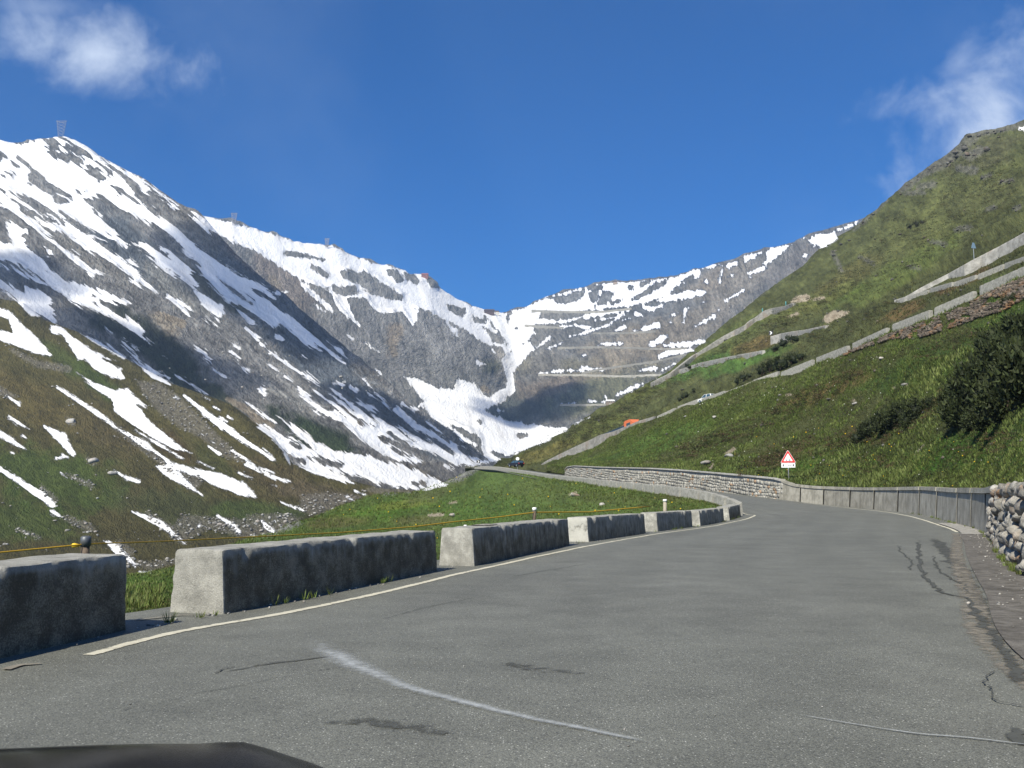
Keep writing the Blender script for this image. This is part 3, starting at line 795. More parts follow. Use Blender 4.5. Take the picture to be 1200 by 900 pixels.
def sheet(name, cols, px_step, row_n, base, streak_ang, amp_px, mat, overrides=None, blob_key=None, row0=None,
          streak_ratio=0.3, seed=0, taper0=None, bench=None, noise_len=46.0, extra_noise=None, ridge=True):
    pxk = np.array([c[0] for c in cols], float)
    R = len(cols[0][1])
    yk = np.array([[c[1][r][0] for c in cols] for r in range(R)], float)
    dk = np.log(np.array([[c[1][r][1] for c in cols] for r in range(R)], float))
    if callable(px_step):
        px = px_step(pxk[0], pxk[-1])
    else:
        px = np.arange(pxk[0], pxk[-1] + 0.1, px_step)
    yc = hermite(pxk, yk, px)            # R x C
    dc = hermite(pxk, dk, px)
    if row0 is not None:                 # the foot follows a wall or kerb line exactly
        w0 = np.array([row0(q) for q in px])
        dy, dd = w0[:, 0] - yc[0], np.log(w0[:, 1]) - dc[0]
        yc[0] += dy
        dc[0] += dd
    if overrides:
        for r, line in overrides.items():
            lx, ly = [q[0] for q in line], [q[1] for q in line]
            tgt = np.interp(px, lx, ly)
            ok = (px >= lx[0]) & (px <= lx[-1])
            yc[r] = np.where(ok, tgt, yc[r])
    if row0 is not None:                 # keep rows in order
        for r in range(1, R):
            dc[r] = np.maximum(dc[r], dc[r - 1] + 0.015)
    rp = []
    for r in range(R - 1):
        rp += list(r + np.arange(row_n[r]) / row_n[r])
    rp = np.array(rp + [R - 1.0])
    Y = hermite(np.arange(R), yc.T, rp).T
    Dd = np.exp(hermite(np.arange(R), dc.T, rp).T)
    X = np.repeat(px[None, :], len(rp), 0)
    if bench is not None:                # a road bench cut into the slope just above row `bench`
        i = int(np.argmin(np.abs(rp - bench)))
        p0 = P(X[i], Y[i], Dd[i])
        add_y, add_d, add_x = [], [], []
        for back in (0.4, 6.5):
            q = p0.copy()
            q[:, 1] += back
            q[:, 0] *= q[:, 1] / p0[:, 1]
            q[:, 2] -= 0.02 * back
            ax, ay = proj(q)
            add_x.append(X[i])
            add_y.append(ay)
            add_d.append(q[:, 1])
        Y = np.insert(Y, [i + 1], np.array(add_y), 0)
        Dd = np.insert(Dd, [i + 1], np.array(add_d), 0)
        X = np.insert(X, [i + 1], np.array(add_x), 0)
        rp = np.insert(rp, [i + 1], [bench + 0.001, bench + 0.002])
    pos = P(X, Y, Dd)
    a = math.radians(streak_ang)
    al = X * math.cos(a) + Y * math.sin(a)
    ac = -X * math.sin(a) + Y * math.cos(a)
    # normals of the smooth sheet
    du = np.gradient(pos, axis=1)
    dv = np.gradient(pos, axis=0)
    nrm = np.cross(du, dv)
    nrm /= np.linalg.norm(nrm, axis=-1, keepdims=True) + 1e-9
    sgn = np.sign((nrm * np.array([0, -0.5, 1.0])).sum(-1, keepdims=True))
    nrm *= np.where(sgn == 0, 1, sgn)
    q = np.stack([ac / noise_len, al * streak_ratio / noise_len, 0 * X + seed], -1)
    q2 = np.stack([ac / 6.0, al * streak_ratio * 1.6 / 6.0, 0 * X + seed + 5], -1)
    n = fbm(q, 5, seed, ridge, 0.52) + 0.22 * fbm(q2, 3, seed + 3, False, 0.6)
    tp = np.ones(len(rp)) if taper0 is None else smooth(rp, taper0[0], taper0[1])
    top = smooth(np.abs(rp - (R - 3)), 0, 0.3) * 0.45 + 0.55   # calmer at the skyline row
    am = amp_px(X, Y) if callable(amp_px) else amp_px
    disp = n * am * tp[:, None] * top[:, None] * Dd / F
    if extra_noise is not None:
        disp = disp + extra_noise(pos, X, Y) * tp[:, None]
    pos = pos + nrm * disp[..., None]
    ux, uy = proj(pos)
    snow_a = snow.at(ux, uy)
    rock_a = rock.at(ux, uy)
    tan_a = tan.at(ux, uy)
    # ground colour
    gain = {'slope': 1.75, 'meadow': 1.45, 'spur': 1.3, 'back': 1.65, 'left': 1.6}[blob_key]
    col = np.ones(pos.shape) * np.array(base)
    wob = fbm(np.stack([ux / 16, uy / 12, 0 * ux + seed], -1), 4, seed + 9, False, 0.6)
    for (bx, by, rx, ry, ang, c, s) in blobs.get(blob_key, []):
        t = math.radians(ang)
        u = ((ux - bx) * math.cos(t) + (uy - by) * math.sin(t)) / rx
        v = (-(ux - bx) * math.sin(t) + (uy - by) * math.cos(t)) / ry
        al_ = s * smooth(1.0 - np.sqrt(u * u + v * v) + 0.55 * wob, -0.15, 0.45)
        col = col * (1 - al_[..., None]) + np.array(c) * al_[..., None]
    col = col * gain
    nr, nc = X.shape
    idx = np.arange(nr * nc).reshape(nr, nc)
    fc = np.stack([idx[:-1, :-1], idx[:-1, 1:], idx[1:, 1:], idx[1:, :-1]], -1).reshape(-1, 4)
    st = np.stack([ac, al * streak_ratio, 0 * X], -1)
    o = mesh_obj(name, pos.reshape(-1, 3), fc, mat, None, True,
                 {'color_ground': col.reshape(-1, 3), 'snow': snow_a.ravel(), 'rock': rock_a.ravel(), 'scree': tan_a.ravel(), 'streak': st.reshape(-1, 3)})
    o['kind'] = 'structure'
    SHEETS[name] = (pos, ux, uy, rp)
    return o


def hit(px, py, name):
    """the place on a terrain sheet that lies in the direction of a photo pixel (nearest in front)"""
    pos, ux, uy, rp = SHEETS[name]
    e = (ux - px) ** 2 + (uy - py) ** 2
    near = e < max(e.min() * 1.5 + 2.0, 3.0)
    d = np.where(near, pos[..., 1], 1e9)
    i = np.unravel_index(np.argmin(d), d.shape)
    return P(px, py, pos[i][1])


def on_bench(px, py, back=0.0):
    """a place on the edge of the road that climbs the hillside; `back` metres further in"""
    pos, ux, uy, rp = SHEETS['hillside']
    i = int(np.argmin(np.abs(rp - 3.0)))
    d = float(np.interp(px, ux[i], pos[i, :, 1]))
    q = P(px, py, d - float(np.interp(px, [700, 835, 855, 1000, 1100], [0.1, 0.3, 2.3, 1.6, 1.0])))
    return np.array([q[0] * (1 + back / q[1]), q[1] + back, q[2]])


# ---- plan of the road: left kerb line L (with its parapet) and right wall line R
L_near = [np.array([-9.2, -7, -1.4]), np.array([-6.9, 0, -1.4])] + [G(*q) for q in ((0, 772), (150, 738), (262, 720), (513, 669), (668, 639), (757, 625), (812, 618))]
L_near += [G(849, 611.3, -1.36), P(868, 605.5, 56.0)]
nose = [(872, 590.5, 58.2), (867, 586.5, 60.0), (856, 583, 61.5), (844, 579.3, 63.5), (825, 575.3, 66), (784, 570, 74), (741, 566, 87), (700, 562, 104), (647, 557, 141), (607, 551, 192), (580, 547, 232), (556, 546.5, 262)]
L_far = []
for q in nose:
    p_ = P(*q)
    p_[2] -= 0.75
    L_far.append(p_)
Lpts = np.array(L_near + L_far)
Rpts = np.array([(2.4, -7, -1.4), (3.6, 0, -1.4), (5.2, 8, -1.4), (7.75, 13.8, -1.4), (11.5, 22, -1.4), (15.8, 31, -1.4), (17.9, 35.5, -1.38), (22.0, 46.8, -1.3), (25.0, 57, -1.13), (27.0, 67, -1.0),
                 (27.5, 76, -0.85), (26.4, 84, -0.55), (25.0, 88, -0.25), (20.0, 110, 1.1), (13.0, 140, 2.5), (9.8, 168, 3.8), (7.4, 196, 4.9), (3.0, 236, 6.7), (-6, 280, 8.6)])


def resample(pts, n, s0=0.0, s1=1.0):
    pts = np.asarray(pts)
    s = np.r_[0, np.cumsum(np.linalg.norm(np.diff(pts[:, :2], axis=0), axis=1))]
    t = np.linspace(s0 * s[-1], s1 * s[-1], n)
    return np.stack([np.interp(t, s, pts[:, k]) for k in range(3)], -1)


def smooth_line(pts, n):
    s = np.r_[0, np.cumsum(np.linalg.norm(np.diff(pts[:, :2], axis=0), axis=1))]
    t = np.linspace(0, s[-1], n)
    return np.stack([hermite(s, pts[:, k], t) for k in range(3)], -1)


Ls, Rs = smooth_line(Lpts, 1200), smooth_line(Rpts, 1200)


def normals2(line):
    t = np.gradient(line[:, :2], axis=0)
    t /= np.linalg.norm(t, axis=1, keepdims=True)
    return np.stack([-t[:, 1], t[:, 0], 0 * t[:, 0]], -1)      # points to the left of travel


LN, RN = normals2(Ls), normals2(Rs)
LB = proj(Ls)[0]
RB = proj(Rs)[0]


def at_bearing(line, px, lo=0, hi=None):
    b = proj(line)[0][lo:hi]
    ln = line[lo:hi]
    order = np.argsort(b)
    return np.stack([np.interp(px, b[order], ln[order, k]) for k in range(3)], -1)


# height of the wall along R: rubble wall, concrete wall, masonry wall, then nothing
def wall_h(y):
    return np.interp(y, [-7, 13, 30, 31.5, 57, 84, 86, 88, 120, 160, 168, 172, 280], [1.5, 1.68, 1.75, 1.72, 1.75, 1.55, 1.6, 2.0, 2.1, 1.9, 1.6, 0.25, 0.0])


Rtop = Rs - RN * 0.45
Rtop[:, 2] += wall_h(Rs[:, 1]) - 0.06


front_r = Rs[:, 1] > 1.5


def foot_slope(px):
    p = at_bearing(Rtop[front_r], px)
    x, y = proj(p)
    return float(y), float(p[1])


i_nose = int(np.argmin(np.abs(Ls[:, 1] - 57.5)))
Lback = Ls + LN * 0.9
Lback[:, 2] -= 0.05
nearL = np.where((np.arange(len(Ls)) <= i_nose) & (Ls[:, 1] > 2.5))[0]
farL = np.arange(i_nose + 12, len(Ls))


def foot_meadow(px):
    p = at_bearing(Lback[nearL], px)
    x, y = proj(p)
    return float(y), float(p[1])


# ---- right hand slope
cR = [
    (545, [(550.5, 262), (550, 268), (549.5, 275), (549, 285), (548.5, 290), (548, 300), (548, 310)]),
    (580, [(550, 245), (549.5, 252), (549, 258), (548, 264), (547, 270), (546.5, 276), (545.5, 282)]),
    (640, [(549, 190), (548.5, 200), (547, 214), (545.5, 234), (536, 250), (524, 268), (512, 285)]),
    (700, [(549, 142), (543, 162), (531, 190), (521, 212), (508, 250), (497, 290), (486, 325)]),
    (770, [(552, 122), (538, 140), (512, 166), (490, 187), (476, 250), (459, 320), (444, 372)]),
    (850, [(558, 104), (538, 118), (496, 141), (462, 162), (432, 236), (407, 330), (382, 420)]),
    (930, [(568, 90), (545, 101), (488, 122), (435, 145), (398, 215), (352, 345), (318, 470)]),
    (1010, [(569.5, 78), (540, 86), (470, 104), (404, 122), (362, 178), (312, 330), (262, 500)]),
    (1100, [(571, 53), (542, 62), (455, 80), (368, 102), (330, 150), (252, 330), (190, 505)]),
    (1160, [(571, 33), (530, 46), (440, 68), (340, 94), (304, 142), (222, 300), (154, 495)]),
    (1200, [(562, 14.5), (520, 30), (430, 58), (321, 88), (280, 135), (206, 280), (143, 480)]),
    (1300, [(530, 11), (480, 24), (390, 50), (285, 80), (245, 125), (170, 260), (90, 450)]),
    (1700, [(480, 6), (400, 14), (280, 34), (180, 60), (140, 100), (60, 210), (-40, 360)]),
    (2600, [(200, 2.2), (180, 6), (60, 20), (-20, 40), (-60, 70), (-160, 140), (-300, 240)]),
]
sky_R = [(545, 548), (575, 546), (607, 530), (640, 517), (673, 497), (697, 487), (713, 477), (751, 455), (788, 435), (812, 411), (847, 384), (875, 362), (896, 342), (930, 321), (960, 294), (985, 275), (1008, 260), (1013, 255),
         (1040, 236), (1053, 223), (1060, 213), (1075, 204), (1092, 193), (1101, 188), (1112, 180), (1120, 172), (1124, 168), (1131, 157), (1150, 153), (1168, 149), (1185, 148), (1200, 142), (1300, 92)]
line_R = [(545, 549), (600, 547), (636, 546.5), (690, 525), (717, 512), (735, 504), (766, 490), (791, 481), (818, 472), (849, 463.5), (881, 450.5), (913, 441), (955, 426), (998, 410), (1044, 391), (1094, 371), (1147, 346), (1200, 322), (1300, 286)]
cR2 = []
for px_, rows in cR:
    yt, dt = rows[-1]
    cR2.append((px_, rows + [(yt + (18 if px_ < 700 else 40), dt * 1.25), (yt + (60 if px_ < 700 else 140), dt * 1.6)]))


def slope_px(a, b):
    return np.r_[np.arange(a, 1230, 1.6), np.arange(1230, 1700, 8), np.arange(1700, b + 1, 30)]


def slope_small(pos, X, Y):
    n = fbm(pos * np.array([1, 1, 0.6]) / 3.2, 4, 31) * 0.16 + fbm(pos / 14.0, 3, 41) * 0.55
    k = np.clip(pos[..., 1] / 60.0, 0.5, 3.0)
    return n * k


def amp_R(X, Y):
    return 1.8 + 6.5 * smooth(rock.at(X, Y), -8, 4)


slope = sheet('hillside', cR2, slope_px, [34, 50, 66, 50, 60, 50, 8, 4], (0.044, 0.050, 0.019), -24, amp_R, M_SLOPE,
              overrides={3: line_R, 6: sky_R}, blob_key='slope', row0=foot_slope, seed=3, taper0=(0.0, 0.35), bench=3.0, streak_ratio=0.5,
              extra_noise=slope_small, noise_len=34.0, ridge=False)

# ---- meadow between the two arms of the road, falling away to the stream
cM = [
    (-700, [(900, 5), (820, 7), (790, 9), (760, 12), (800, 18), (900, 30)]),
    (-300, [(860, 6), (790, 8.5), (740, 12), (715, 17), (740, 26), (820, 44)]),
    (0, [(770, 8.6), (745, 10.5), (712, 14), (690, 19), (712, 30), (780, 55)]),
    (100, [(745, 9.8), (722, 12), (700, 15), (678, 21), (700, 33), (760, 60)]),
    (200, [(725, 11), (708, 13), (690, 16), (664, 25), (685, 40), (740, 75)]),
    (300, [(703, 13.5), (682, 17), (655, 24), (628, 40), (652, 62), (710, 110)]),
    (372, [(690, 15), (665, 20), (630, 36), (605, 60), (628, 85), (680, 140)]),
    (407, [(683, 16), (655, 24), (617, 48), (590, 84), (612, 115), (660, 170)]),
    (452, [(678, 17.5), (645, 28), (606, 62), (577, 118), (600, 150), (640, 200)]),
    (487, [(672, 18.5), (638, 31), (602, 72), (576, 135), (595, 170), (630, 230)]),
    (521, [(668, 20), (632, 34), (596, 84), (565, 165), (585, 200), (620, 270)]),
    (545, [(664, 21), (626, 40), (588, 105), (556, 215), (575, 250), (610, 320)]),
    (560, [(660, 22), (622, 44), (585, 115), (552, 248), (566, 275), (600, 350)]),
    (600, [(652, 25), (616, 50), (582, 120), (555.5, 200), (562, 212), (590, 300)]),
    (650, [(640, 29), (606, 58), (577, 105), (562.5, 138), (570, 145), (600, 200)]),
    (700, [(633, 33), (601, 58), (578, 86), (570, 103), (577, 107), (600, 150)]),
    (750, [(624, 39), (600, 54), (583, 72), (574.5, 84), (582, 87), (610, 110)]),
    (784, [(619, 43), (601, 54), (589, 65), (581, 72.5), (589, 75), (615, 90)]),
    (825, [(614, 50), (605, 55), (598, 60), (588, 64.8), (597, 67), (620, 80)]),
    (850, [(608, 55), (603, 57), (599, 59), (595, 61), (602, 63), (620, 75)]),
    (864, [(606, 57), (605, 57.6), (604, 58.2), (603.5, 58.8), (612, 61), (620, 70)]),
]
sky_M = [(300, 629), (330, 619), (350, 611), (372, 604), (390, 597), (407, 590), (430, 582), (452, 578), (470, 577.5), (487, 576.5), (505, 570), (521, 565), (540, 556.5), (546, 552.6), (552, 551.6), (560, 551.2), (575, 551.6), (600, 553.9), (620, 556.5), (650, 561.6), (700, 569.3), (750, 574.6), (784, 580.6), (825, 587.6), (850, 594.8), (864, 603)]
meadow = sheet('meadow', cM, 2.5, [26, 40, 40, 8, 5], (0.05, 0.078, 0.018), -12, 0.7, M_MEADOW, overrides={3: sky_M}, blob_key='meadow', row0=foot_meadow, seed=8,
               taper0=(0.0, 0.5), streak_ratio=0.5, noise_len=30.0, ridge=False, extra_noise=lambda pos, X, Y: fbm(pos / 3.0, 4, 51) * 0.10 * (X < 560) + fbm(pos / 3.0, 4, 51) * 0.10 * (Y > 585))

# ---- brown spur across the stream
cS = [
    (-300, [(760, 150), (650, 230), (520, 360), (370, 520), (215, 650)]),
    (0, [(725, 195), (658, 250), (560, 360), (450, 500), (353, 650)]),
    (100, [(718, 205), (658, 250), (580, 335), (480, 470), (396, 600)]),
    (200, [(708, 215), (652, 255), (590, 320), (520, 420), (450, 540)]),
    (300, [(684, 235), (628, 280), (592, 320), (550, 370), (496, 440)]),
    (345, [(664, 250), (616, 290), (597, 320), (575, 350), (546, 400)]),
    (400, [(644, 270), (608, 300), (596, 320), (580, 345), (561, 380)]),
    (450, [(622, 290), (600, 310), (592, 325), (584, 340), (576, 360)]),
    (520, [(604, 300), (594, 315), (590, 330), (586, 340), (582, 350)]),
]
sky_S = [(-20, 345), (0, 352), (27, 356), (53, 377), (91, 390), (120, 407), (144, 419), (175, 436), (203, 451), (225, 459), (245, 466), (270, 475), (296, 494), (320, 512), (335, 532), (343, 545), (370, 553), (400, 561), (450, 576), (520, 582)]
cS = [(a, b + [(b[-1][0] + 40, b[-1][1] * 1.25), (b[-1][0] + 130, b[-1][1] * 1.45)]) for a, b in cS]
spur = sheet('spur', cS, 1.6, [30, 70, 70, 60, 8, 4], (0.066, 0.060, 0.024), 33, lambda X, Y: 2.2 + 3 * smooth(rock.at(X, Y), -8, 4), M_SPUR, overrides={4: sky_S}, blob_key='spur', seed=12,
             streak_ratio=0.4, noise_len=40.0)

# ---- left mountain
cL = [
    (-350, [(740, 260), (600, 560), (430, 900), (290, 1180), (200, 1400), (120, 1600)]),
    (-120, [(710, 300), (540, 650), (400, 930), (280, 1200), (205, 1400), (140, 1580)]),
    (0, [(690, 350), (500, 700), (380, 950), (280, 1200), (215, 1400), (165, 1570)]),
    (75, [(670, 380), (490, 740), (385, 980), (290, 1200), (215, 1420), (161, 1580)]),
    (150, [(650, 400), (510, 750), (420, 950), (330, 1150), (262, 1330), (205, 1480)]),
    (240, [(630, 450), (530, 720), (450, 930), (370, 1120), (310, 1260), (257, 1390)]),
    (340, [(610, 480), (555, 660), (500, 820), (440, 1000), (395, 1130), (348, 1240)]),
    (440, [(592, 540), (568, 630), (535, 760), (500, 880), (468, 1010), (435, 1130)]),
    (520, [(586, 560), (568, 660), (552, 780), (535, 880), (518, 990), (500, 1080)]),
    (590, [(584, 600), (568, 720), (560, 830), (554, 920), (549, 1000), (545, 1080)]),
    (680, [(584, 620), (570, 740), (564, 840), (560, 930), (556, 1000), (554, 1060)]),
]
sky_L = [(-120, 138), (-40, 155), (0, 164), (15, 168), (25, 169), (45, 163), (60, 161), (75, 160), (88, 165), (100, 171), (115, 182), (130, 190), (150, 201), (165, 208), (180, 217), (195, 227), (210, 237), (228, 247),
         (240, 256), (262, 282), (290, 312), (318, 338), (340, 352), (372, 378), (400, 402), (425, 424), (440, 438), (465, 462), (480, 474), (500, 488), (520, 503), (545, 522), (565, 536), (590, 546), (680, 554)]
cL = [(a, b + [(b[-1][0] + 50, b[-1][1] * 1.15), (b[-1][0] + 200, b[-1][1] * 1.35)]) for a, b in cL]


def amp_L(X, Y):
    s = smooth(snow.at(X, Y), -3, 6)
    return (10.0 * (1 - s) + 3.5 * s) * np.interp(X, [0, 420, 560, 700], [1, .9, .45, .2])


left = sheet('mountain', cL, 1.5, [60, 90, 80, 70, 60, 8, 4], (0.17, 0.17, 0.165), 38, amp_L, M_LEFT, overrides={5: sky_L}, blob_key='left', seed=21, streak_ratio=0.33, noise_len=44.0)

# ---- far mountains with the cliff, the ravine and the pass
cB = [
    (100, [(480, 1600), (400, 1800), (360, 1950), (320, 2080), (290, 2250), (262, 2400)]),
    (200, [(480, 1650), (400, 1820), (355, 1950), (315, 2090), (285, 2270), (257, 2450)]),
    (240, [(490, 1700), (410, 1850), (360, 1960), (315, 2100), (282, 2290), (253, 2500)]),
    (320, [(505, 1700), (430, 1860), (375, 1970), (330, 2110), (302, 2300), (275, 2520)]),
    (400, [(525, 1700), (450, 1900), (405, 2000), (352, 2140), (322, 2350), (294, 2560)]),
    (460, [(535, 1680), (472, 1900), (450, 2010), (378, 2110), (347, 2400), (314, 2620)]),
    (500, [(542, 1600), (478, 1890), (458, 2010), (388, 2110), (358, 2450), (326, 2700)]),
    (545, [(547, 1500), (486, 1860), (466, 2020), (405, 2120), (380, 2500), (356, 2800)]),
    (580, [(550, 1480), (498, 1820), (476, 2020), (430, 2180), (394, 2560), (366, 2900)]),
    (605, [(550, 1450), (505, 1800), (474, 2060), (434, 2320), (398, 2620), (362, 2920)]),
    (640, [(550, 1430), (508, 1700), (470, 1930), (428, 2160), (388, 2440), (348, 2740)]),
    (700, [(548, 1400), (502, 1600), (460, 1800), (418, 2050), (375, 2320), (333, 2580)]),
    (780, [(532, 1350), (482, 1550), (437, 1750), (400, 1950), (360, 2220), (325, 2480)]),
    (860, [(505, 1300), (452, 1500), (412, 1700), (372, 1900), (336, 2120), (303, 2330)]),
    (940, [(475, 1250), (422, 1450), (382, 1650), (342, 1850), (310, 2020), (279, 2180)]),
    (1020, [(445, 1200), (400, 1400), (360, 1550), (320, 1700), (286, 1860), (253, 2020)]),
    (1130, [(420, 1150), (380, 1300), (340, 1450), (300, 1600), (265, 1750), (235, 1900)]),
]
sky_B = [(100, 262), (200, 250), (235, 252), (258, 257), (275, 261), (298, 268), (320, 274), (343, 282), (368, 286), (391, 289), (408, 297), (428, 305), (446, 311), (465, 314), (480, 320), (497, 322), (506, 328), (513, 337), (532, 348),
         (553, 357), (570, 364), (588, 367), (600, 364), (617, 359), (626, 353), (636, 349), (660, 342), (687, 335), (700, 332), (719, 330), (735, 330), (751, 328), (770, 327), (783, 325), (806, 318), (828, 312), (845, 306), (860, 303),
         (880, 297), (905, 290), (931, 285), (942, 279), (949, 275), (970, 270), (990, 264), (1008, 258), (1130, 235)]
cB = [(a, b + [(b[-1][0] + 25, b[-1][1] * 1.12), (b[-1][0] + 120, b[-1][1] * 1.35)]) for a, b in cB]


def amp_B(X, Y):
    s = smooth(snow.at(X, Y), -3, 6)
    return (8.5 * (1 - s) + 1.8 * s) * np.interp(X, [0, 560, 620, 1100], [1, 1.0, .5, .5])


back = sheet('far_mountain', cB, 1.5, [55, 50, 60, 50, 50, 6, 4], (0.185, 0.185, 0.175), 72, amp_B, M_BACK, overrides={5: sky_B}, blob_key='back', seed=33, streak_ratio=0.45, noise_len=30.0)

# ---- valley floor out to the horizon
gx = np.linspace(-14000, 14000, 90)
GX, GY = np.meshgrid(gx, gx)
GZ = -75 + fbm(np.stack([GX / 1500, GY / 1500, 0 * GX], -1), 4, 77) * 18
idx = np.arange(GX.size).reshape(GX.shape)
fc = np.stack([idx[:-1, :-1], idx[:-1, 1:], idx[1:, 1:], idx[1:, :-1]], -1).reshape(-1, 4)
zz = np.full(GX.size, -12.0)
grd = mesh_obj('ground', np.stack([GX, GY, GZ], -1).reshape(-1, 3), fc, M_SPUR, None, True,
               {'color_ground': np.ones((GX.size, 3)) * np.array([0.06, 0.065, 0.025]), 'snow': zz, 'rock': zz, 'scree': zz, 'streak': np.stack([GX / 20, GY / 20, 0 * GX], -1).reshape(-1, 3)})
grd['kind'] = 'structure'

# ------------------------------------------------------------------ road
m, T = new_mat('asphalt')
geo = T.n('ShaderNodeNewGeometry')
pos_ = geo.outputs['Position']
n1 = T.noise(pos_, 95.0, 3, 0.7)
n2 = T.noise(pos_, 1.6, 6, 0.62)
n3 = T.noise(pos_, 0.35, 5, 0.6)
vo = T.n('ShaderNodeTexVoronoi', {'Scale': 62.0, 'Vector': pos_}, feature='F1')
spk = T.n('ShaderNodeSeparateColor', {0: vo.outputs['Color']}).outputs[0]
chip = T.m('MULTIPLY', T.ss(spk, 0.80, 0.97), T.ss(vo.outputs['Distance'], 0.42, 0.15))
dk = T.n('ShaderNodeSeparateColor', {0: vo.outputs['Color']}).outputs[1]
c = T.mix(T.ss(n1, 0.36, 0.64), (0.085, 0.088, 0.074), (0.205, 0.208, 0.180))
c = T.mix(T.m('MULTIPLY', T.ss(dk, 0.6, 0.95), 0.5), c, (0.055, 0.056, 0.052))
c = T.mix(T.m('MULTIPLY', chip, 1.0), c, (0.50, 0.50, 0.45))
k = T.m('ADD', 0.74, T.m('ADD', T.m('MULTIPLY', T.ss(n2, 0.25, 0.75), 0.22), T.m('MULTIPLY', T.ss(n3, 0.28, 0.72), 0.18)))
c = T.mix(1.0, c, T.n('ShaderNodeCombineColor', {0: k, 1: k, 2: k}).outputs[0], 'MULTIPLY')
rub = T.m('MULTIPLY', T.ss(T.noise(pos_, 0.45, 4, 0.6), 0.55, 0.78), 0.22)
acr = T.n('ShaderNodeAttribute', attribute_name='across').outputs['Fac']
trk = T.m('SINE', T.m('MULTIPLY', T.m('ADD', acr, T.m('MULTIPLY', n2, 0.5)), 6.2832 / 1.9))
tk = T.m('ADD', 1.0, T.m('MULTIPLY', trk, 0.045))
c = T.mix(1.0, c, T.n('ShaderNodeCombineColor', {0: tk, 1: tk, 2: tk}).outputs[0], 'MULTIPLY')
c = T.mix(rub, c, (0.075, 0.070, 0.060))
hb = T.m('ADD', n1, T.m('MULTIPLY', vo.outputs['Distance'], -0.8))
finish(T, c, T.lin(n1, 0.3, 0.7, 0.62, 0.85), hb, 0.004, 0.8, 0.3)
M_ASPH = m


def ribbon(name, A, B, nw, mat, zoff=0.0, attrs=None, lay=False):
    """strip between two lines of points"""
    t = np.linspace(0, 1, nw + 1)
    V = A[:, None, :] * (1 - t[None, :, None]) + B[:, None, :] * t[None, :, None]
    if lay:
        V = drape(V, zoff)
    else:
        V[..., 2] += zoff
    n = len(A)
    idx = np.arange(n * (nw + 1)).reshape(n, nw + 1)
    fc = np.stack([idx[:-1, :-1], idx[:-1, 1:], idx[1:, 1:], idx[1:, :-1]], -1).reshape(-1, 4)
    return mesh_obj(name, V.reshape(-1, 3), fc, mat, None, True, attrs)


nR = 420
La = smooth_line(Lpts, 1200)
# pair stations of the two sides by nearest matching progress
keyL = [0, 2, 3, 6, 8, 9, 10, 12, 14, 15, 16, 17, 18, 19, 20, 21, 22]
sL = np.r_[0, np.cumsum(np.linalg.norm(np.diff(Lpts[:, :2], axis=0), axis=1))]
sR = np.r_[0, np.cumsum(np.linalg.norm(np.diff(Rpts[:, :2], axis=0), axis=1))]
pairs = [(0, 0), (1, 1), (2, 2), (4, 3), (5, 4), (6, 5.3), (7, 6.5), (9, 8.0), (11, 9.6), (13, 10.5), (15, 11.3), (17, 12.6), (18, 13.1), (19, 14), (20, 15.9), (21, 17), (22, 18)]
pl = np.interp([p[0] for p in pairs], range(len(sL)), sL)
pr = np.interp([p[1] for p in pairs], range(len(sR)), sR)
tl = np.linspace(0, sL[-1], nR)
tr = np.interp(tl, pl, pr)
LL = np.stack([hermite(sL, Lpts[:, k], tl) for k in range(3)], -1)
RR = np.stack([hermite(sR, Rpts[:, k], tr) for k in range(3)], -1)
LLn = np.stack([np.interp(tl, np.linspace(0, sL[-1], 1200), LN[:, k]) for k in range(3)], -1)
RRn = np.stack([np.interp(tr, np.linspace(0, sR[-1], 1200), RN[:, k]) for k in range(3)], -1)
wd_ = np.linalg.norm(LL - RR, axis=1)
road = ribbon('road', LL + LLn * 1.15, RR - RRn * 0.4, 40, M_ASPH, 0.0, {'across': (wd_[:, None] * np.linspace(0, 1, 41)[None]).ravel()})
road['kind'] = 'structure'


def road_z(x, y):
    d2 = (LL[:, 0] - x) ** 2 + (LL[:, 1] - y) ** 2
    e2 = (RR[:, 0] - x) ** 2 + (RR[:, 1] - y) ** 2
    i, j = np.argmin(d2), np.argmin(e2)
    a, b = math.sqrt(d2[i]), math.sqrt(e2[j])
    return (LL[i, 2] * b + RR[j, 2] * a) / (a + b + 1e-9)


from mathutils.bvhtree import BVHTree
ROAD_BVH = BVHTree.FromPolygons([v.co[:] for v in road.data.vertices], [tuple(q.vertices) for q in road.data.polygons])


def drape(P_, off):
    out = np.array(P_, float)
    sh = out.shape
    out = out.reshape(-1, 3)
    for q in out:
        h = ROAD_BVH.ray_cast(Vector((q[0], q[1], 30)), Vector((0, 0, -1)))
        if h[0] is not None:
            q[2] = h[0].z
        q[2] += off
    return out.reshape(sh)


# painted edge lines and other marks lie 4 mm above the asphalt
def mark_mat(name, colr, wear, edge=0.35, rough=0.8, fine=9.0):
    m, T = new_mat(name)
    geo = T.n('ShaderNodeNewGeometry')
    p = geo.outputs['Position']
    n = T.noise(p, fine, 8, 0.7)
    n2 = T.noise(p, 1.3, 4, 0.6)
    at = T.n('ShaderNodeAttribute', attribute_name='cover').outputs['Fac']
    q = T.m('ADD', at, T.m('ADD', T.m('MULTIPLY', T.m('SUBTRACT', n, 0.5), wear), T.m('MULTIPLY', T.m('SUBTRACT', n2, 0.5), wear * 0.6)))
    a = T.ss(q, 0.5 - edge, 0.5 + edge)
    c = T.mix(T.ss(n, 0.3, 0.7), tuple(v * 0.8 for v in colr), colr)
    finish(T, c, rough, None, 0.1, 1, 0.3, None, a)
    return m


